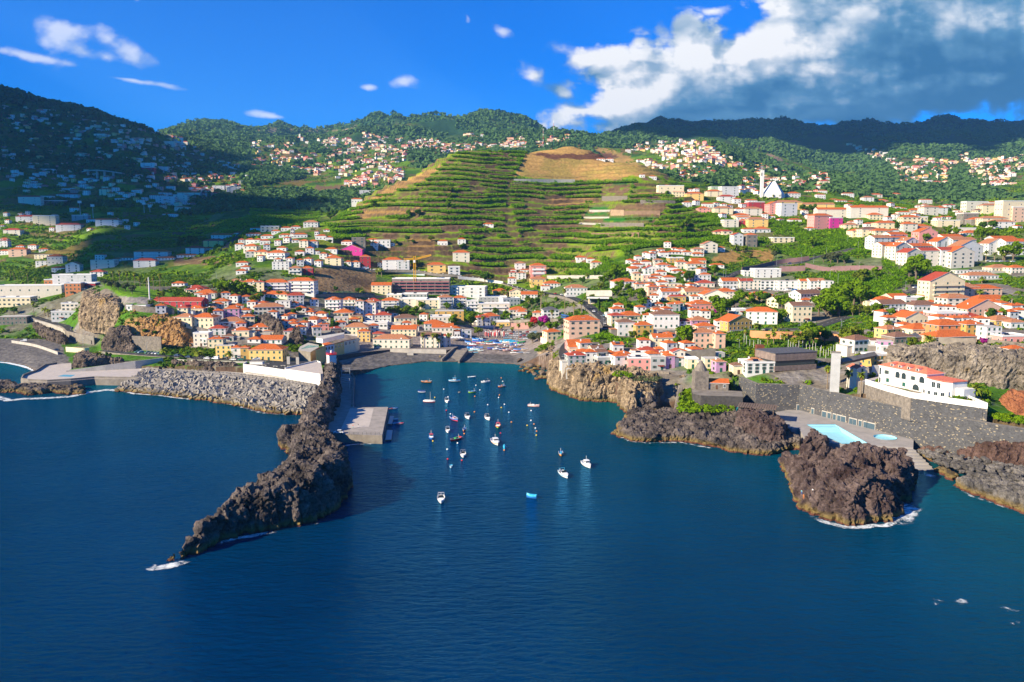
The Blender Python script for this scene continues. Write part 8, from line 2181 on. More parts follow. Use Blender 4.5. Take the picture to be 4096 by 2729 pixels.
TL_=[('L',885,515,3.2,'o'),('L',945,535,3.4,'o'),('L',1002,550,3.2,'o'),('L',1065,562,3.6,'o'),('L',1120,585,3.8,'o'),('L',625,585,2.5,'d'),('L',120,760,3.5,'d'),('L',1280,690,2.5,'y'),('L',1380,620,3,'y'),('L',1410,1005,2.5,'g'),('L',1060,360,4,'d'),('L',1230,930,2.5,'d'),('L',1320,945,2.5,'d'),('L',810,860,2,'g'),('L',920,1140,2.5,'d'),('L',350,860,1.8,'r'),
('3',480,760,7,'g'),('3',560,770,7.5,'g'),('3',640,750,7,'g'),('3',720,775,7,'g'),('3',780,740,5,'g'),('3',820,840,4.5,'y'),('3',890,810,4,'g'),('3',400,690,3.5,'o'),('3',155,220,6,'d'),('3',220,215,6,'d'),('3',290,200,5,'d'),('3',60,250,5,'d'),('3',380,330,4,'g'),('3',940,690,3,'d'),('3',990,700,2.5,'d'),('3',1290,930,3,'d'),('3',1240,950,3,'d'),('3',1670,1120,4.5,'d'),('3',380,950,3.5,'d'),('3',1090,760,3,'y'),('3',1310,380,4,'d'),('3',1180,760,2.5,'y'),('3',530,300,3.5,'y'),('3',1620,200,3,'d'),('3',1680,700,2.8,'d'),('3',1910,720,3,'d'),('3',1270,690,3,'d'),('3',1900,250,3,'g'),
('4',745,885,3.8,'g'),('4',1010,895,3.8,'g'),('4',1155,895,3.8,'g'),('4',1520,950,4.2,'g'),('4',1640,985,4,'g'),('4',1600,985,3,'g'),('4',1085,1060,5.5,'g'),('4',1265,1070,7,'g'),('4',1340,1160,4,'y'),('4',440,940,3.5,'y'),('4',490,930,4,'y'),('4',560,960,4,'y'),('4',600,930,4,'g'),('4',690,940,4,'g'),('4',415,920,3,'d'),('4',380,930,2.4,'d'),('4',1410,600,5.5,'d'),('4',1470,600,5,'d'),('4',1850,990,2.5,'g'),('4',1885,985,2.5,'g'),('4',1910,1240,4,'o'),('4',1970,1220,3.4,'o'),('4',1930,1060,4.2,'r'),('4',2030,1060,4.6,'m'),('4',1990,1090,3.5,'d'),('4',1860,1080,3,'y'),('4',1960,850,4.5,'d'),('4',1900,860,4.5,'g'),('4',1860,820,4,'d'),('4',1820,620,3,'y'),('4',700,450,5,'y'),('4',640,440,5,'g'),('4',480,215,3.5,'g'),('4',600,180,4,'d'),('4',850,180,4,'y'),('4',250,190,2.5,'g'),('4',1160,250,3,'g'),('4',1250,730,3,'d'),('4',1780,750,3,'d'),('4',990,720,2.5,'d'),('4',630,720,2.5,'d'),('4',1190,250,3.5,'d'),('4',660,200,3,'d'),
('5',60,1090,3.2,'y'),('5',75,1060,4.2,'r'),('5',190,1060,4.6,'m'),('5',260,1120,4,'g'),('5',320,1100,3.6,'g'),('5',380,1080,4,'o'),('5',80,1235,4,'o'),('5',150,1220,3.4,'o'),('5',950,570,7,'g'),('5',880,600,5,'g'),('5',820,630,5,'g'),('5',740,560,4,'d'),('5',600,620,4,'d'),('5',460,550,3,'g'),('5',790,680,3.5,'y'),('5',1000,690,5,'g'),('5',960,760,5,'g'),('5',1080,700,4,'g'),('5',1060,640,3.5,'g'),('5',1200,790,5,'g'),('5',1100,780,4.5,'g'),('5',1220,870,5,'g'),('5',1060,880,3,'g'),('5',1310,410,3,'d'),('5',1720,600,5,'d'),('5',1680,590,4,'d'),('5',1980,530,5.5,'g'),('5',1250,1010,4,'g'),('5',1300,980,3.5,'g'),('5',1670,1290,7,'g'),('5',1720,1270,5,'g'),('5',1600,1290,3.5,'g'),('5',1260,1190,3,'g'),('5',940,1110,2.6,'g'),('5',1980,900,6,'g'),('5',2050,930,6,'g'),('5',30,900,4,'d'),('5',220,900,4,'g'),('5',330,820,3,'g'),('5',770,920,3.6,'c'),('5',1120,1200,3,'y'),('5',700,780,2.5,'y'),('5',440,1130,2.5,'g'),('5',1250,480,2.5,'y'),('5',1620,560,3,'g'),
('6',420,530,5,'g'),('6',160,590,5,'d'),('6',680,820,5.5,'g'),('6',620,870,5,'g'),('6',560,900,5,'g'),('6',700,900,4,'g'),('6',800,830,5,'g'),('6',880,820,5,'g'),('6',950,830,5,'d'),('6',1120,880,6,'g'),('6',1190,900,5,'g'),('6',1070,860,5,'g'),('6',1100,1020,4.5,'g'),('6',1170,1000,4,'g'),('6',780,1010,4.5,'y'),('6',480,960,5,'g'),('6',500,900,5,'g'),('6',1500,950,7.5,'g'),('6',1570,980,8,'g'),('6',1650,900,8.5,'g'),('6',1740,830,9,'g'),('6',1790,880,8.5,'g'),('6',1700,950,7.5,'g'),('6',1400,1260,7,'g'),('6',1350,1290,6,'y'),('6',1450,1240,6,'g'),('6',1280,1300,4,'y'),('6',1810,1300,5.5,'y'),('6',120,1280,6.5,'g'),('6',60,1270,5,'g'),('6',1020,310,5,'g'),('6',1040,350,4,'o'),('6',990,270,4,'o'),('6',780,350,3.5,'y'),('6',1660,390,5,'o'),('6',1600,380,4.5,'o'),('6',1550,390,4,'o'),('6',1780,400,4.5,'d'),('6',1440,240,6,'g'),('6',1460,680,3,'g'),('6',510,640,2,'g'),('6',430,940,2.2,'m'),('6',1560,1240,5,'d'),('6',100,110,5,'g'),('6',60,60,5,'g'),('6',740,280,3.5,'g'),
('7',280,1320,7.5,'y'),('7',380,870,9,'g'),('7',300,830,9,'g'),('7',200,900,9,'g'),('7',100,900,9,'g'),('7',40,960,7,'g'),('7',330,780,8,'g'),('7',240,800,8,'g'),('7',150,960,7,'g'),('7',60,830,8,'g'),('7',370,620,7,'y'),('7',950,560,10,'g'),('7',880,550,8,'g'),('7',1010,540,7,'g'),('7',890,650,4,'g'),('7',750,330,6,'g'),('7',760,280,5,'g'),('7',1000,190,6,'g'),('7',1050,200,5.5,'g'),('7',960,160,5,'g'),('7',1130,180,4.5,'d'),('7',1960,380,9,'g'),('7',1880,370,7,'g'),('7',1630,160,7,'g'),('7',1700,130,6,'g'),('7',1740,160,6,'g'),('7',1290,110,6,'g'),('7',1360,120,5,'g'),('7',520,950,4.5,'g'),('7',590,940,4,'y'),('7',440,960,4,'y'),('7',360,940,4,'y'),('7',290,950,4,'y'),('7',680,1000,4,'g'),('7',480,1130,3,'g'),('7',1880,870,4.5,'g'),('7',1740,1010,4.5,'d'),('7',1830,1000,4,'g'),('7',1650,60,6,'d'),('7',1750,60,6,'d'),('7',1280,800,3,'g'),('7',560,220,5,'g'),('7',460,190,5,'g'),('7',900,1290,3,'y'),('7',130,400,6,'o'),('7',60,400,5,'o'),('7',200,410,5,'d'),('7',540,560,5,'g'),('7',980,850,3,'g'),('7',1010,830,3,'g'),('7',1650,1270,2.4,'m'),('7',760,60,5,'d'),
('L',1540,170,6,'d'),('L',1610,160,6,'d'),('D',1250,440,2.2,'g'),('D',215,380,2,'o'),('D',130,570,3,'g'),('D',60,580,3,'g'),('D',200,580,2.6,'g'),('D',1730,480,2.2,'g'),('D',1810,490,2.2,'g'),('D',1200,385,1.8,'g'),('C',1900,860,3,'g'),('C',1860,920,3.5,'g'),('C',1900,960,3,'g'),('C',1830,960,3,'y'),('C',1950,860,2.5,'o'),('O',450,960,5,'d'),('O',500,980,6,'d'),('O',540,970,6,'d'),('O',330,900,4,'d'),('O',920,1000,6,'g'),('O',650,985,5,'g'),('O',1600,900,7,'d'),('N',1430,820,4,'g'),('N',1600,1100,7,'g'),('N',1550,1110,6,'d'),('N',1770,760,6,'g'),('M',720,1010,7,'d'),('M',690,1030,6,'g'),('M',1440,1000,6,'d'),('M',1060,930,6,'g'),('M',1360,1000,5,'g'),('M',1720,800,5,'y'),('M',1720,860,5,'y'),('M',1690,930,5,'g'),('M',490,900,12,'d'),('M',440,910,12,'d'),('M',620,920,12,'d'),('M',550,900,11,'d')]
KN={'g':'leafy green tree','d':'dark green tree','o':'grey-green olive tree','y':'yellow-green tree','r':'red bougainvillea','m':'magenta bougainvillea','c':'narrow dark cypress'}
seen={}
for r_,x,y,rad,k in TL_:
    a=gbase(r_,x,y);px,py=Z(r_,x,y);l=near_lm(px,py);sz="large" if rad>5.4 else ("small" if rad<3.1 else "mid-sized")
    lb=f"{sz} {KN[k]} {rel(px,py,l)} {l[2]}";seen[lb]=seen.get(lb,0)+1
    if seen[lb]>1:lb=f"{ORD[min(seen[lb]-1,11)]} {lb}"
    t=tree(*a,rad,k,label=" ".join(lb.split()[:16]),zs=(2.2 if k=='c' else .85),name={'r':'bougainvillea','m':'bougainvillea'}.get(k,'tree'))
    if k=='c':t.scale=(.45,.45,1.)
    mark(a[0],a[1],rad*.4)
# ---- undergrowth and banana rows: plants nobody could count
def free(X,Y):
    i=((Y-GY0)/GS).astype(int);j=((X-GX0)/GS).astype(int);ok=(i>=0)&(j>=0)&(i<OCC.shape[0])&(j<OCC.shape[1])
    r=np.ones(X.shape,bool);r[ok]=~OCC[i[ok],j[ok]];return r
def bananas(name,X,Y,Z_,seed,nleaf,size,mt,seg=2):
    r=np.random.default_rng(seed);n=len(X);s=size*r.uniform(.75,1.25,n);Vs_=[];
    base=np.stack([X,Y,Z_],-1)
    for k in range(nleaf):
        a=r.uniform(0,2*math.pi,n)+k*2.4;el=r.uniform(.35,1.25,n);L_=s*r.uniform(.75,1.1,n);w=L_*.17
        d=np.stack([np.cos(a),np.sin(a),0*a],-1);sd=np.stack([-np.sin(a),np.cos(a),0*a],-1)
        st0=base+np.stack([0*a,0*a,s*.35],-1)
        p1=st0+d*(L_*np.cos(el)*.55)[:,None]+np.array([0,0,1])*(L_*np.sin(el)*.75)[:,None]
        p2=st0+d*(L_*(np.cos(el)*.8+.25))[:,None]+np.array([0,0,1])*(L_*(np.sin(el)*.75-.22))[:,None]
        ww=(sd*w[:,None])
        Vs_.append(np.stack([st0-ww*.3,st0+ww*.3,p1+ww,p1-ww,p2+ww*.45,p2-ww*.45],1))
    V=np.concatenate(Vs_).reshape(-1,3);m=len(V)//6;b=np.arange(m)*6
    f=np.concatenate([np.stack([b,b+1,b+2,b+3],-1),np.stack([b+3,b+2,b+4,b+5],-1)]);ob(name,npmesh(name,V,f,mt),kind="stuff")
def sample(n,polys,excl=(),y0=300,y1=1500,seed=0,slope=None,dens=None,ypow=1.):
    r=np.random.default_rng(seed);Y=(r.uniform(y0**ypow,y1**ypow,n))**(1/ypow);A_=r.uniform(-.70,.70,n);X=A_*Y;g=ground(X,Y)
    px,py=proj(X,Y,g+1);m=np.zeros(n,bool)
    for P in polys:m|=inpoly(px,py,P[0])&(Y>P[1])&(Y<P[2])
    for P in excl:m&=~inpoly(px,py,P)
    m&=free(X,Y)&(g>2)
    if slope is not None:
        g2=ground(X,Y+1.2);m&=(np.abs(g2-g)/1.2<slope)
    if dens is not None:m&=dens(X,Y)>r.uniform(-1,1,n)*.0
    return X[m],Y[m],g[m]
hillP=[Z('M',*t) for t in [(1780,450),(2100,440),(2354,440)]]+[Z('N',*t) for t in [(230,445),(170,560),(110,660),(640,700),(940,700),(1160,690),(1180,740),(1120,800),(1440,810),(1560,860),(1700,930),(1900,1000),(2000,1180),(1740,1230),(1400,1290),(1100,1420),(600,1430),(430,1450),(200,1400),(60,1490),(-260,1490)]]+[Z('M',*t) for t in [(1880,1250),(1600,1180),(1280,1150),(720,1200),(700,1120),(640,1060),(900,920),(1100,820),(1400,740),(1600,600)]]
exN=[[Z('N',*t) for t in p] for p in [[(200,850),(700,835),(730,880),(560,930),(200,930)],[(860,740),(1130,740),(1090,860),(860,850)],[(690,1020),(720,960),(800,870),(1040,860),(1060,900),(1430,900),(1400,990),(1340,1060),(1230,1090),(670,1070)],[(1170,700),(1380,700),(1350,800),(1120,790)],[(380,1230),(680,1230),(640,1280),(470,1290),(400,1400),(350,1330)],[(640,1330),(880,1350),(880,1440),(640,1400)],[(60,700),(110,700),(70,790),(150,1110),(160,1250),(120,1260),(30,1100)]]]
exM=[[Z('M',*t) for t in p] for p in [[(960,960),(1460,920),(1480,970),(1150,1010),(930,1020)],[(1440,580),(1640,560),(1500,690),(1200,800),(1100,790)],[(1340,1175),(1880,1180),(1880,1300),(1340,1300)],[(2010,1110),(2120,1150),(2120,1220),(1980,1220)]]]
def wv(X,Y):
    z=ground(X,Y);lv=np.floor((z+fbm(X/140,Y/140,o=3,s=31)*9)/7.8);sg=np.floor(X/38+lv*.61);h=_h(sg,lv,np.zeros_like(sg),3)
    return np.where(h<-.5,-1,fbm(X/26,Y/14,o=3,s=61)+.42)
X_,Y_,Z_=sample(420000,[(hillP,850,1420)],exN+exM,840,1400,seed=3,slope=1.0,dens=wv)
keep=np.arange(len(X_))[:70000];print("hill bananas",len(X_));bananas("banana_terraces",X_[keep],Y_[keep],Z_[keep],5,5,3.6,LFB)
gr=[([Z('6',*t) for t in [(0,0),(420,0),(620,180),(540,210),(0,190)]],600,900),([Z('6',*t) for t in [(860,0),(1829,40),(1829,320),(1540,300),(1290,370),(1090,290),(1060,240),(880,230)]],560,900),([Z('7',*t) for t in [(0,60),(280,60),(400,200),(560,330),(860,440),(1700,450),(1700,500),(860,520),(870,700),(700,790),(440,780),(180,640),(0,560),(0,500),(600,490),(600,300),(0,330)]],480,860),
 ([Z('5',*t) for t in [(720,1110),(900,1100),(1200,1180),(1330,1200),(1100,1250),(760,1200)]],380,520),([Z('O',*t) for t in [(160,930),(560,1060),(820,1090),(860,1180),(300,1200),(160,1150)]],600,1000),([Z('O',*t) for t in [(400,820),(1300,840),(1640,880),(1500,960),(1180,960),(1180,900),(460,890)]],800,1300),([Z('N',*t) for t in [(1380,680),(1700,740),(1560,760)]],1000,1400),
 ([Z('6',*t) for t in [(560,700),(740,730),(760,800),(620,900),(400,900),(350,850)]],400,600),([Z('4',*t) for t in [(640,140),(880,140),(600,200)]],700,900),([Z('5',*t) for t in [(230,480),(900,560),(1080,540),(1130,420),(800,350),(430,300),(250,370)]],600,900)]
X_,Y_,Z_=sample(260000,gr,(),300,1300,seed=8,dens=lambda X,Y:fbm(X/18,Y/12,o=3,s=66)+.35,ypow=1.5)
print("groves",len(X_));keep=np.arange(min(len(X_),42000));bananas("banana_groves",X_[keep],Y_[keep],Z_[keep],6,5,2.7,LFB)
va=[([Z('F',*t) for t in [(0,980),(700,1020),(1300,1030),(2354,1000),(2354,1379),(1500,1379),(1100,1200),(0,1379)]],680,1300),([Z('M',*t) for t in [(0,900),(600,940),(600,1050),(400,1100),(0,1060)]],700,1500),([Z('F',*t) for t in [(1250,830),(2300,830),(2300,1000),(1250,1000)]],900,1700),([Z('M',*t) for t in [(280,660),(900,560),(1500,560),(1200,700),(700,700)]],1100,2200)]
X_,Y_,Z_=sample(200000,va,(),640,1900,seed=9,dens=lambda X,Y:fbm(X/60,Y/40,o=3,s=68)+.12)
print("valley",len(X_));keep=np.arange(min(len(X_),46000));bananas("valley_banana_fields",X_[keep],Y_[keep],Z_[keep],7,4,3.6,LFB)
def bushes(name,X,Y,Z_,seed,n,size,mt,flat=.7):
    r=np.random.default_rng(seed);m=len(X);s=size*r.uniform(.5,1.5,m);k=np.repeat(np.arange(m),n);d=r.normal(size=(m*n,3));d/=np.linalg.norm(d,axis=1,keepdims=True);d[:,2]=np.abs(d[:,2])
    c=np.stack([X,Y,Z_],-1)[k]+d*(s[k]*r.uniform(.55,1.,m*n))[:,None]*np.array([1,1,flat])
    nor=d+r.normal(size=d.shape)*.5;nor/=np.linalg.norm(nor,axis=1,keepdims=True);V,f=quads(c,nor,s[k]*r.uniform(.28,.5,m*n),r);ob(name,npmesh(name,V,f,mt),kind="stuff")
allz=[([(-200,1080),(4300,1080),(4300,1760),(3300,1640),(2900,1560),(2450,1500),(2250,1400),(1350,1400),(600,1470),(-200,1350)],300,820),([(2500,850),(4300,850),(4300,1200),(2500,1200)],600,1100)]
exA=[[(3930,1430),(4400,1430),(4400,1625),(3960,1625)],[(1330,1300),(2260,1290),(2300,1420),(2200,1480),(1330,1480)],[(-200,1340),(640,1370),(640,1700),(-200,1700)],[Z('7',*t) for t in [(830,1250),(2400,1250),(2400,1400),(830,1370)]],[Z('L',*t) for t in [(840,500),(1460,570),(1460,700),(1040,680),(840,560)]],[Z('3',*t) for t in [(1460,430),(2091,450),(2091,710),(1460,705)]],[Z('D',*t) for t in [(500,560),(2258,560),(2258,900),(500,900)]]]
dn=lambda X,Y:fbm(X/35,Y/35,o=4,s=41)*1.2+.10+fbm(X/9,Y/9,o=2,s=44)*.4
X_,Y_,Z_=sample(90000,allz,exA,300,1050,seed=12,dens=dn,ypow=1.)
print("scrub",len(X_));h=len(X_)//3
bushes("shrubbery",X_[:h][:9000],Y_[:h][:9000],Z_[:h][:9000],13,12,1.5,LF);bushes("dark_shrubbery",X_[h:2*h][:7000],Y_[h:2*h][:7000],Z_[h:2*h][:7000],14,12,1.7,LFD);bushes("olive_shrubbery",X_[2*h:][:6000],Y_[2*h:][:6000],Z_[2*h:][:6000],15,12,1.2,LFY)
# strips of planting by the sea wall, cliff edge
for i,(reg,poly,n,sz,mt) in enumerate([('V',[(720,830),(1280,1000),(1290,940),(1000,850),(760,800)],120,1.0,LF),('V',[(1200,860),(1440,880),(1440,840),(1250,840)],40,.7,LFY),('C',[(1010,520),(1210,540),(1220,610),(1010,580)],50,.9,LF),('C',[(1230,590),(1580,590),(1500,640),(1250,640)],70,.8,LFO),('C',[(1780,770),(1960,740),(2000,990),(1760,1000)],160,1.3,LF),('D',[(20,530),(230,540),(240,600),(40,610)],90,1.1,LF),('D',[(2020,620),(2260,640),(2260,700),(2020,690)],80,1.1,LF),('C',[(330,330),(400,300),(410,430),(350,440)],40,1.1,LFY),('C',[(110,270),(350,180),(360,210),(130,320)],60,1.1,LF),('L',[(1010,740),(1100,730),(950,820),(900,830)],60,1.4,LFY),('L',[(690,850),(850,880),(840,910),(700,880)],40,.6,LFY)]):
    P=[Z(reg,*t) for t in poly];xs=[p[0] for p in P];ys=[p[1] for p in P];q=[]
    while len(q)<n:
        px=random.uniform(min(xs),max(xs));py=random.uniform(min(ys),max(ys))
        if inpoly(np.array([px]),np.array([py]),P)[0]:
            if reg=='V':a=wp(px,py,16.2-(px-3450)*.004)
            elif reg=='C' and i in(2,3):a=wp(px,py,15.3)
            elif reg=='C' and i==4:a=wp(px,py,8-(py-1600)*.05)
            elif reg=='C':a=wp(px,py,12.5)
            elif reg=='D' and i==5:a=wp(px,py,7)
            else:a=hit(px,py)
            q.append(a)
    q=np.array(q);bushes("cliff_planting",q[:,0],q[:,1],q[:,2],40+i,14,sz,mt)
# ---- far woods on the mountains
r=np.random.default_rng(77);n=120000;Y=np.exp(r.uniform(math.log(1500),math.log(6200),n));X=r.uniform(-.72,.72,n)*Y;g=ground(X,Y);px,py=proj(X,Y,g)
dn=fbm(X/420,Y/420,o=4,s=43)+.25*sstep(1800,3200,Y)+.45*((g>360)&(X<0)&(Y<3100))-.02
urb=np.zeros(n,bool)
for reg,poly,k in FARZ:urb|=inpoly(px,py,[Z(reg,*t) for t in poly])
m=(dn>.02)&(~urb|(r.uniform(size=n)<.12))&(g>60);X,Y,g=X[m][:52000],Y[m][:52000],g[m][:52000];print("woods",len(X))
s=6.5+Y/900.
k=np.repeat(np.arange(len(X)),5);d=r.normal(size=(len(k),3));d/=np.linalg.norm(d,axis=1,keepdims=True);d[:,2]=np.abs(d[:,2]);c=np.stack([X,Y,g],-1)[k]+d*(s[k]*.8)[:,None]*np.array([1,1,1.1]);nor=d+r.normal(size=d.shape)*.4;nor/=np.linalg.norm(nor,axis=1,keepdims=True);V,f=quads(c,nor,s[k]*r.uniform(.4,.75,len(k)),r)
ob("mountain_woods",npmesh("mountain_woods",V,f,leafmat("woodland_leaf",(.045,.11,.035),(.12,.21,.055))),kind="stuff")
# scattered trees and scrub over the valley slopes
r=np.random.default_rng(78);n=90000;Y=np.exp(r.uniform(math.log(820),math.log(3200),n));X=r.uniform(-.72,.72,n)*Y;g=ground(X,Y)
m=(hill_mask(CX+F*X/Y,Y)<.2)&(fbm(X/90,Y/60,o=4,s=47)>-.02)&free(X,Y);X,Y,g=X[m][:26000],Y[m][:26000],g[m][:26000]
bushes("slope_trees",X,Y,g-.5,79,8,3.2,LF,flat=.9)
# ---------------------------------------------------------------- sea, sky, light
def sea_mat():
    m,nt,b=nmat("sea_water",.10,.5)
    L=nt.links.new;N=nt.nodes.new
    tc=N("ShaderNodeTexCoord")
    mp=N("ShaderNodeMapping");mp.inputs["Scale"].default_value=(.22,.62,.3);mp.inputs["Rotation"].default_value=(0,0,R(-12))
    L(tc.outputs["Object"],mp.inputs["Vector"])
    n=N("ShaderNodeTexNoise");n.inputs["Scale"].default_value=1;n.inputs["Detail"].default_value=7;n.inputs["Roughness"].default_value=.62;n.inputs["Distortion"].default_value=.6
    L(mp.outputs[0],n.inputs["Vector"])
    bp=N("ShaderNodeBump");bp.inputs["Strength"].default_value=.8;bp.inputs["Distance"].default_value=1.0
    L(n.outputs["Fac"],bp.inputs["Height"]);L(bp.outputs["Normal"],b.inputs["Normal"])
    # shallow water over the bay floor is greener: real depth stored on the mesh
    b.inputs["Specular IOR Level"].default_value=0;b.inputs["Roughness"].default_value=1
    gl=N("ShaderNodeBsdfGlossy");gl.inputs["Color"].default_value=(.16,.60,1,1);gl.inputs["Roughness"].default_value=.12;L(bp.outputs["Normal"],gl.inputs["Normal"])
    fr=N("ShaderNodeFresnel");fr.inputs["IOR"].default_value=1.33;L(bp.outputs["Normal"],fr.inputs["Normal"]);mf=N("ShaderNodeMath");mf.operation="MULTIPLY";mf.inputs[1].default_value=.95;L(fr.outputs[0],mf.inputs[0])
    mw=N("ShaderNodeMixShader");L(mf.outputs[0],mw.inputs[0]);L(b.outputs[0],mw.inputs[1]);L(gl.outputs[0],mw.inputs[2]);L(mw.outputs[0],nt.nodes["Material Output"].inputs[0])
    n5=N("ShaderNodeTexNoise");n5.inputs["Scale"].default_value=.035;n5.inputs["Detail"].default_value=4;L(tc.outputs["Object"],n5.inputs["Vector"])
    bp2=N("ShaderNodeBump");bp2.inputs["Strength"].default_value=.5;bp2.inputs["Distance"].default_value=1.6;L(n5.outputs["Fac"],bp2.inputs["Height"]);L(bp2.outputs["Normal"],bp.inputs["Normal"])
    at=N("ShaderNodeAttribute");at.attribute_name="cover"
    n2=N("ShaderNodeTexNoise");n2.inputs["Scale"].default_value=.012;n2.inputs["Detail"].default_value=5
    L(tc.outputs["Object"],n2.inputs["Vector"])
    mr=N("ShaderNodeMapRange");mr.inputs[1].default_value=.3;mr.inputs[2].default_value=.7;mr.inputs[3].default_value=.75;mr.inputs[4].default_value=1.25
    L(n2.outputs["Fac"],mr.inputs[0])
    sc=N("ShaderNodeVectorMath");sc.operation='SCALE';L(at.outputs["Color"],sc.inputs[0]);L(mr.outputs[0],sc.inputs["Scale"])
    L(sc.outputs[0],b.inputs["Base Color"])
    b.inputs["IOR"].default_value=1.33
    return m
xs=np.concatenate([np.linspace(-8000,-700,12),np.linspace(-600,600,61),np.linspace(700,8000,12)]);ys=np.concatenate([np.linspace(-380,-120,5),np.linspace(-100,620,73)])
sx,sy=np.meshgrid(xs,ys)
sv=np.stack([sx,sy,np.zeros_like(sx)],-1).reshape(-1,3);ii=np.arange(sx.size).reshape(sx.shape)
sf=np.stack([ii[:-1,:-1],ii[:-1,1:],ii[1:,1:],ii[1:,:-1]],-1).reshape(-1,4)
spx,_=proj(sx,np.maximum(sy,100),0*sx)
dsh=np.interp(spx,YCX,YCV)-sy
tq=np.clip(np.exp(-np.maximum(dsh-0,0)/80.),0,1)[...,None]
deep=C(.0000,.023,.078);shal=C(.0000,.095,.105)
sc_=deep+(shal-deep)*tq
ob("sea",npmesh("sea",sv,sf,sea_mat(),cover=sc_.reshape(-1,3),smooth=True),kind="structure")
SUN_EL=R(27);SUN_AZ=R(-121) # measured from +Y, clockwise positive
sd=Vector((math.sin(SUN_AZ)*math.cos(SUN_EL),math.cos(SUN_AZ)*math.cos(SUN_EL),math.sin(SUN_EL)))
sl=bpy.data.lights.new("sun",'SUN');sl.energy=4.7;sl.angle=R(.53);sl.color=(1,.86,.62)
so=bpy.data.objects.new("sun",sl);COL.objects.link(so);so.rotation_euler=sd.to_track_quat('Z','Y').to_euler()
def world():
    w=bpy.data.worlds.new("World");S.world=w;w.use_nodes=True;nt=w.node_tree;nt.nodes.clear();N=nt.nodes.new;L=nt.links.new
    out=N("ShaderNodeOutputWorld");bg=N("ShaderNodeBackground");L(bg.outputs[0],out.inputs[0])
    sky=N("ShaderNodeTexSky");sky.sky_type='NISHITA';sky.sun_disc=False;sky.sun_elevation=SUN_EL;sky.sun_rotation=SUN_AZ
    sky.air_density=1.0;sky.dust_density=.2;sky.ozone_density=5.5;sky.altitude=200
    tint=N("ShaderNodeMix");tint.data_type='RGBA';tint.blend_type='MULTIPLY';tint.inputs[0].default_value=1
    L(sky.outputs[0],tint.inputs[6]);tint.inputs[7].default_value=(.004,.245,.58,1)
    L(tint.outputs[2],bg.inputs[0]);bg.inputs[1].default_value=SKYK
    w.cycles.sampling_method='MANUAL';w.cycles.sample_map_resolution=512
SKYK=.15
world()
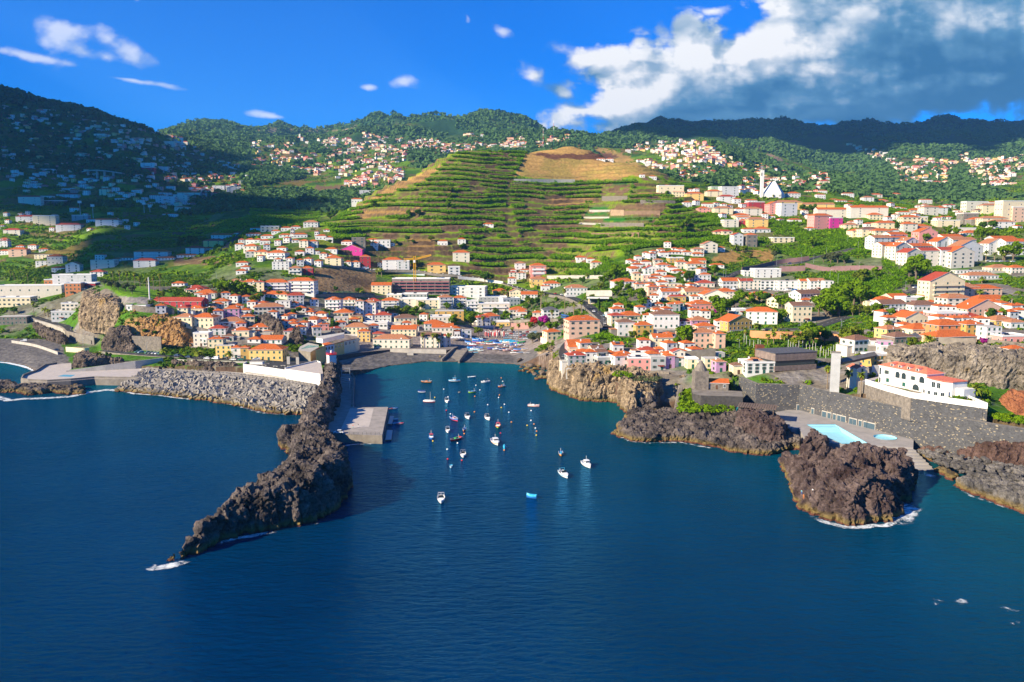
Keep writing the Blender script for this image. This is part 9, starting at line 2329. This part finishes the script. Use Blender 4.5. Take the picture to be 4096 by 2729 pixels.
# the clouds of the sky, far beyond the mountains
def clouds():
    D=13000.
    px=np.linspace(-900,5000,1750);py=np.linspace(-700,640,430)
    U,Vv=np.meshgrid(px,py)
    blobs=[(2390,230,170,75,-5,.85),(2140,300,70,50,30,.6),(2230,360,90,45,30,.55),(2830,55,105,36,-10,.6),(4110,480,130,35,0,.9),
      (300,165,95,75,50,.8),(370,225,90,45,20,.8),(470,170,110,60,30,.62),(560,220,110,60,45,.75),(470,250,100,40,20,.6),(200,250,380,26,11,.45),(560,340,260,16,8,.42),(1640,350,62,38,-15,.55),(1510,370,45,20,5,.5),(1900,90,28,40,30,.35),(2030,140,50,40,35,.5),(1130,480,200,20,6,.12),(60,80,45,14,10,.4),(630,45,30,30,20,.3)]
    def dens(U,Vv,o):
        a=U/260.;b=Vv/175.
        w1=fbm(a*.8,b*.8,o=4,s=71)*60
        acc=np.full(U.shape,-9.)
        for (x,y,rx,ry,rot,wt) in blobs:
            c_,s_=math.cos(R(rot)),math.sin(R(rot));X=U+w1-x;Y=Vv+w1*.5-y
            u=(X*c_+Y*s_)/rx;v=(-X*s_+Y*c_)/ry
            q=(1.48-np.sqrt(u*u+v*v))*1.0-(1-wt)*1.1
            acc=np.logaddexp(acc*6,q*6)/6
        acc=np.minimum(acc,1.15)
        return acc+fbm(a*1.2,b*1.2,o=o,s=77,g=.55)*1.15
    bank=[(2150,500),(2200,440),(2260,410),(2350,350),(2300,285),(2310,190),(2400,150),(2530,150),(2570,210),(2640,140),(2770,110),(2900,120),(3010,40),(3080,-700),(5300,-700),(5300,420),(4096,425),(3850,485),(3600,545),(3300,570),(2900,580),(2550,560),(2300,510)]
    def full(U,Vv,o):
        a=U/260.;b=Vv/175.
        w1=fbm(a*.9,b*.9,o=4,s=71)*70
        q=pdist(U+w1,Vv+w1*.5,bank)/95.+.55
        q=np.minimum(q,1.9)
        f=fbm(a*1.3,b*1.3,o=o,s=77,g=.56)*.75-(fbm(a*1.6,b*1.6,o=min(o,6),s=83,g=.55,ridge=True)-.15)*.55
        return np.maximum(dens(U,Vv,o),q+f*(1.5-.6*sstep(.6,1.6,q)))
    d0=full(U,Vv,8);d1=full(U-60,Vv-50,6);d2=full(U-150,Vv-110,3);ds=full(U,Vv,6)
    al=sstep(.22,1.0,d0)
    sm=sstep(2100,2000,U)
    al=al*(1-.42*sm)
    lit=sstep(-.35,.75,ds-d1)*.6+sstep(-.4,1.0,ds-d2)*.4
    br=np.zeros(U.shape)
    for x,y,rx,ry,rot,w in ((2950,225,460,125,-6,1.12),(2460,390,330,125,-18,1.12),(3250,300,260,70,0,.8),(3200,50,560,75,-2,.72),(3950,85,380,85,-6,.72),(2950,475,360,30,0,.6),(3700,360,500,30,-6,.35),(2420,215,220,100,0,1.),(2120,310,90,70,0,.8),(2830,60,130,60,0,.8)):
        c_,s_=math.cos(R(rot)),math.sin(R(rot));X=U-x+fbm(U/90,Vv/60,o=4,s=99)*50;Y=Vv-y+fbm(U/90,Vv/60,o=4,s=98)*28
        u=(X*c_+Y*s_)/rx;v=(-X*s_+Y*c_)/ry;br=np.maximum(br,w*np.exp(-(u*u+v*v)*1.1))
    sh=np.clip(.12+br*.74+ (lit-.5)*(.30+.62*br)+.16*fbm(U/300,Vv/110,o=5,s=88),0.02,.93)  # sunlit and shaded sides of the clouds put into their colour
    sh=sh*(1-sm)+(.70+.3*lit)*sm;sh=np.clip(sh,0,1)[...,None]
    kx=[0,.25,.5,.75,1];kc=np.array([(.03,.13,.27),(.085,.22,.37),(.27,.38,.50),(.56,.61,.67),(.88,.86,.84)])
    c=np.stack([np.interp(sh[...,0],kx,kc[:,i]) for i in range(3)],-1)*1.0
    u=(U-CX)/F;v=(CY-Vv)/F;t=D/(ct+v*st)
    P=np.stack([u*t,np.full_like(u,D)-np.abs(u)*900,H0+t*(-st+v*ct)],-1)
    ii=np.arange(U.size).reshape(U.shape);f=np.stack([ii[:-1,:-1],ii[:-1,1:],ii[1:,1:],ii[1:,:-1]],-1).reshape(-1,4)
    f=f[al.reshape(-1)[f].max(1)>0.004]
    m=bpy.data.materials.new("cloud_light");m.use_nodes=True;nt=m.node_tree;nt.nodes.clear();N=nt.nodes.new;L=nt.links.new
    o=N("ShaderNodeOutputMaterial");e=N("ShaderNodeEmission");tr=N("ShaderNodeBsdfTransparent");mx=N("ShaderNodeMixShader")
    a=N("ShaderNodeAttribute");a.attribute_name="cover";a2=N("ShaderNodeAttribute");a2.attribute_name="alpha"
    L(a.outputs["Color"],e.inputs[0]);L(a2.outputs["Fac"],mx.inputs[0]);L(tr.outputs[0],mx.inputs[1]);L(e.outputs[0],mx.inputs[2]);L(mx.outputs[0],o.inputs[0])
    e.inputs[1].default_value=CLOUDK;m.cycles.emission_sampling='NONE'
    me=npmesh("sky",P.reshape(-1,3),f,m,cover=c.reshape(-1,3)) if False else None
    me=bpy.data.meshes.new("sky");V=P.reshape(-1,3).astype(np.float32)
    used=np.unique(f);remap=np.full(len(V),-1);remap[used]=np.arange(len(used));f=remap[f]
    me=npmesh("sky",V[used],f,m,cover=c.reshape(-1,3)[used],smooth=True)
    at=me.attributes.new("alpha",'FLOAT','POINT');at.data.foreach_set("value",al.reshape(-1)[used].astype(np.float32))
    ob("sky",me,kind="structure")
CLOUDK=.60;HAZE=4.5e-5
clouds()
S.view_settings.view_transform='Standard';S.view_settings.look='None';S.view_settings.exposure=1.2;S.view_settings.gamma=1
cy=S.cycles;cy.max_bounces=6;cy.diffuse_bounces=2;cy.glossy_bounces=2;cy.transmission_bounces=2;cy.transparent_max_bounces=12;cy.volume_bounces=0
cy.caustics_reflective=False;cy.caustics_refractive=False;cy.use_denoising=True
cy.sample_clamp_indirect=4

# unseen clouds added overhead, shaped to throw broad shadows on valley and far range
def overhead(name,poly,Hc,seed,thr=-.12,thick=90):
    P=np.array(poly,float);x0,y0=P.min(0)-250;x1,y1=P.max(0)+250;g=45.
    X,Y=np.meshgrid(np.arange(x0,x1,g),np.arange(y0,y1,g));d=pdist(X,Y,[tuple(p) for p in P])/200.+fbm(X/420,Y/420,o=5,s=seed)*1.1
    d=np.minimum(d,.9)+fbm(X/230,Y/230,o=4,s=seed+5)*.95
    ins=d>thr;t=np.clip(d-thr,0,1)**.5*thick
    cell=ins[:-1,:-1]&ins[:-1,1:]&ins[1:,1:]&ins[1:,:-1];need=np.zeros(X.shape,bool)
    for a,b in((0,0),(0,1),(1,0),(1,1)):need[a:a+cell.shape[0],b:b+cell.shape[1]]|=cell
    idx=-np.ones(X.shape,int);n=need.sum();idx[need]=np.arange(n)
    top=np.stack([X[need],Y[need],Hc+t[need]+1],-1);bot=np.stack([X[need],Y[need],Hc-t[need]*.4-1],-1)
    q=np.stack([idx[:-1,:-1],idx[:-1,1:],idx[1:,1:],idx[1:,:-1]],-1)[cell]
    ob(name,npmesh(name,np.concatenate([top,bot]),np.concatenate([q,q[:,::-1]+n]),mat("shade_cloud_white",(.8,.8,.8),1,.03,.01),smooth=True),kind="stuff")
def shift(pts,Hc,z):
    k=(Hc-z)/math.tan(SUN_EL);return [(x+math.sin(SUN_AZ)*k,y+math.cos(SUN_AZ)*k) for x,y in pts]
def aY(px,Y):return ((px-CX)/F*Y,Y)
overhead("added_shade_clouds",shift([aY(-500,840),aY(200,900),aY(500,980),aY(640,1060),aY(820,1180),aY(960,1260),aY(1060,1500),aY(1150,1900),aY(1400,2600),aY(1350,3500),aY(1300,5200),aY(-300,5200)],2100,150),2100,301,thr=.18)
overhead("added_shade_clouds",shift([aY(2520,3300),aY(3150,3900),aY(3500,3500),aY(4300,3700),aY(4500,6500),aY(2300,6500)],2500,450),2500,333,thr=.1)
# haze
hb=MB();hb.box(-8200,8200,-400,7600,-12,1250,bpy.data.materials.new("haze_air"));hz=hb.ms[0];hz.use_nodes=True;nt=hz.node_tree;nt.nodes.clear()
o_=nt.nodes.new("ShaderNodeOutputMaterial");v_=nt.nodes.new("ShaderNodeVolumePrincipled");nt.links.new(v_.outputs[0],o_.inputs["Volume"]);v_.inputs["Density"].default_value=HAZE;v_.inputs["Color"].default_value=(.22,.56,1,1);v_.inputs["Anisotropy"].default_value=.1
ob("haze",hb.mesh("haze"),kind="stuff")
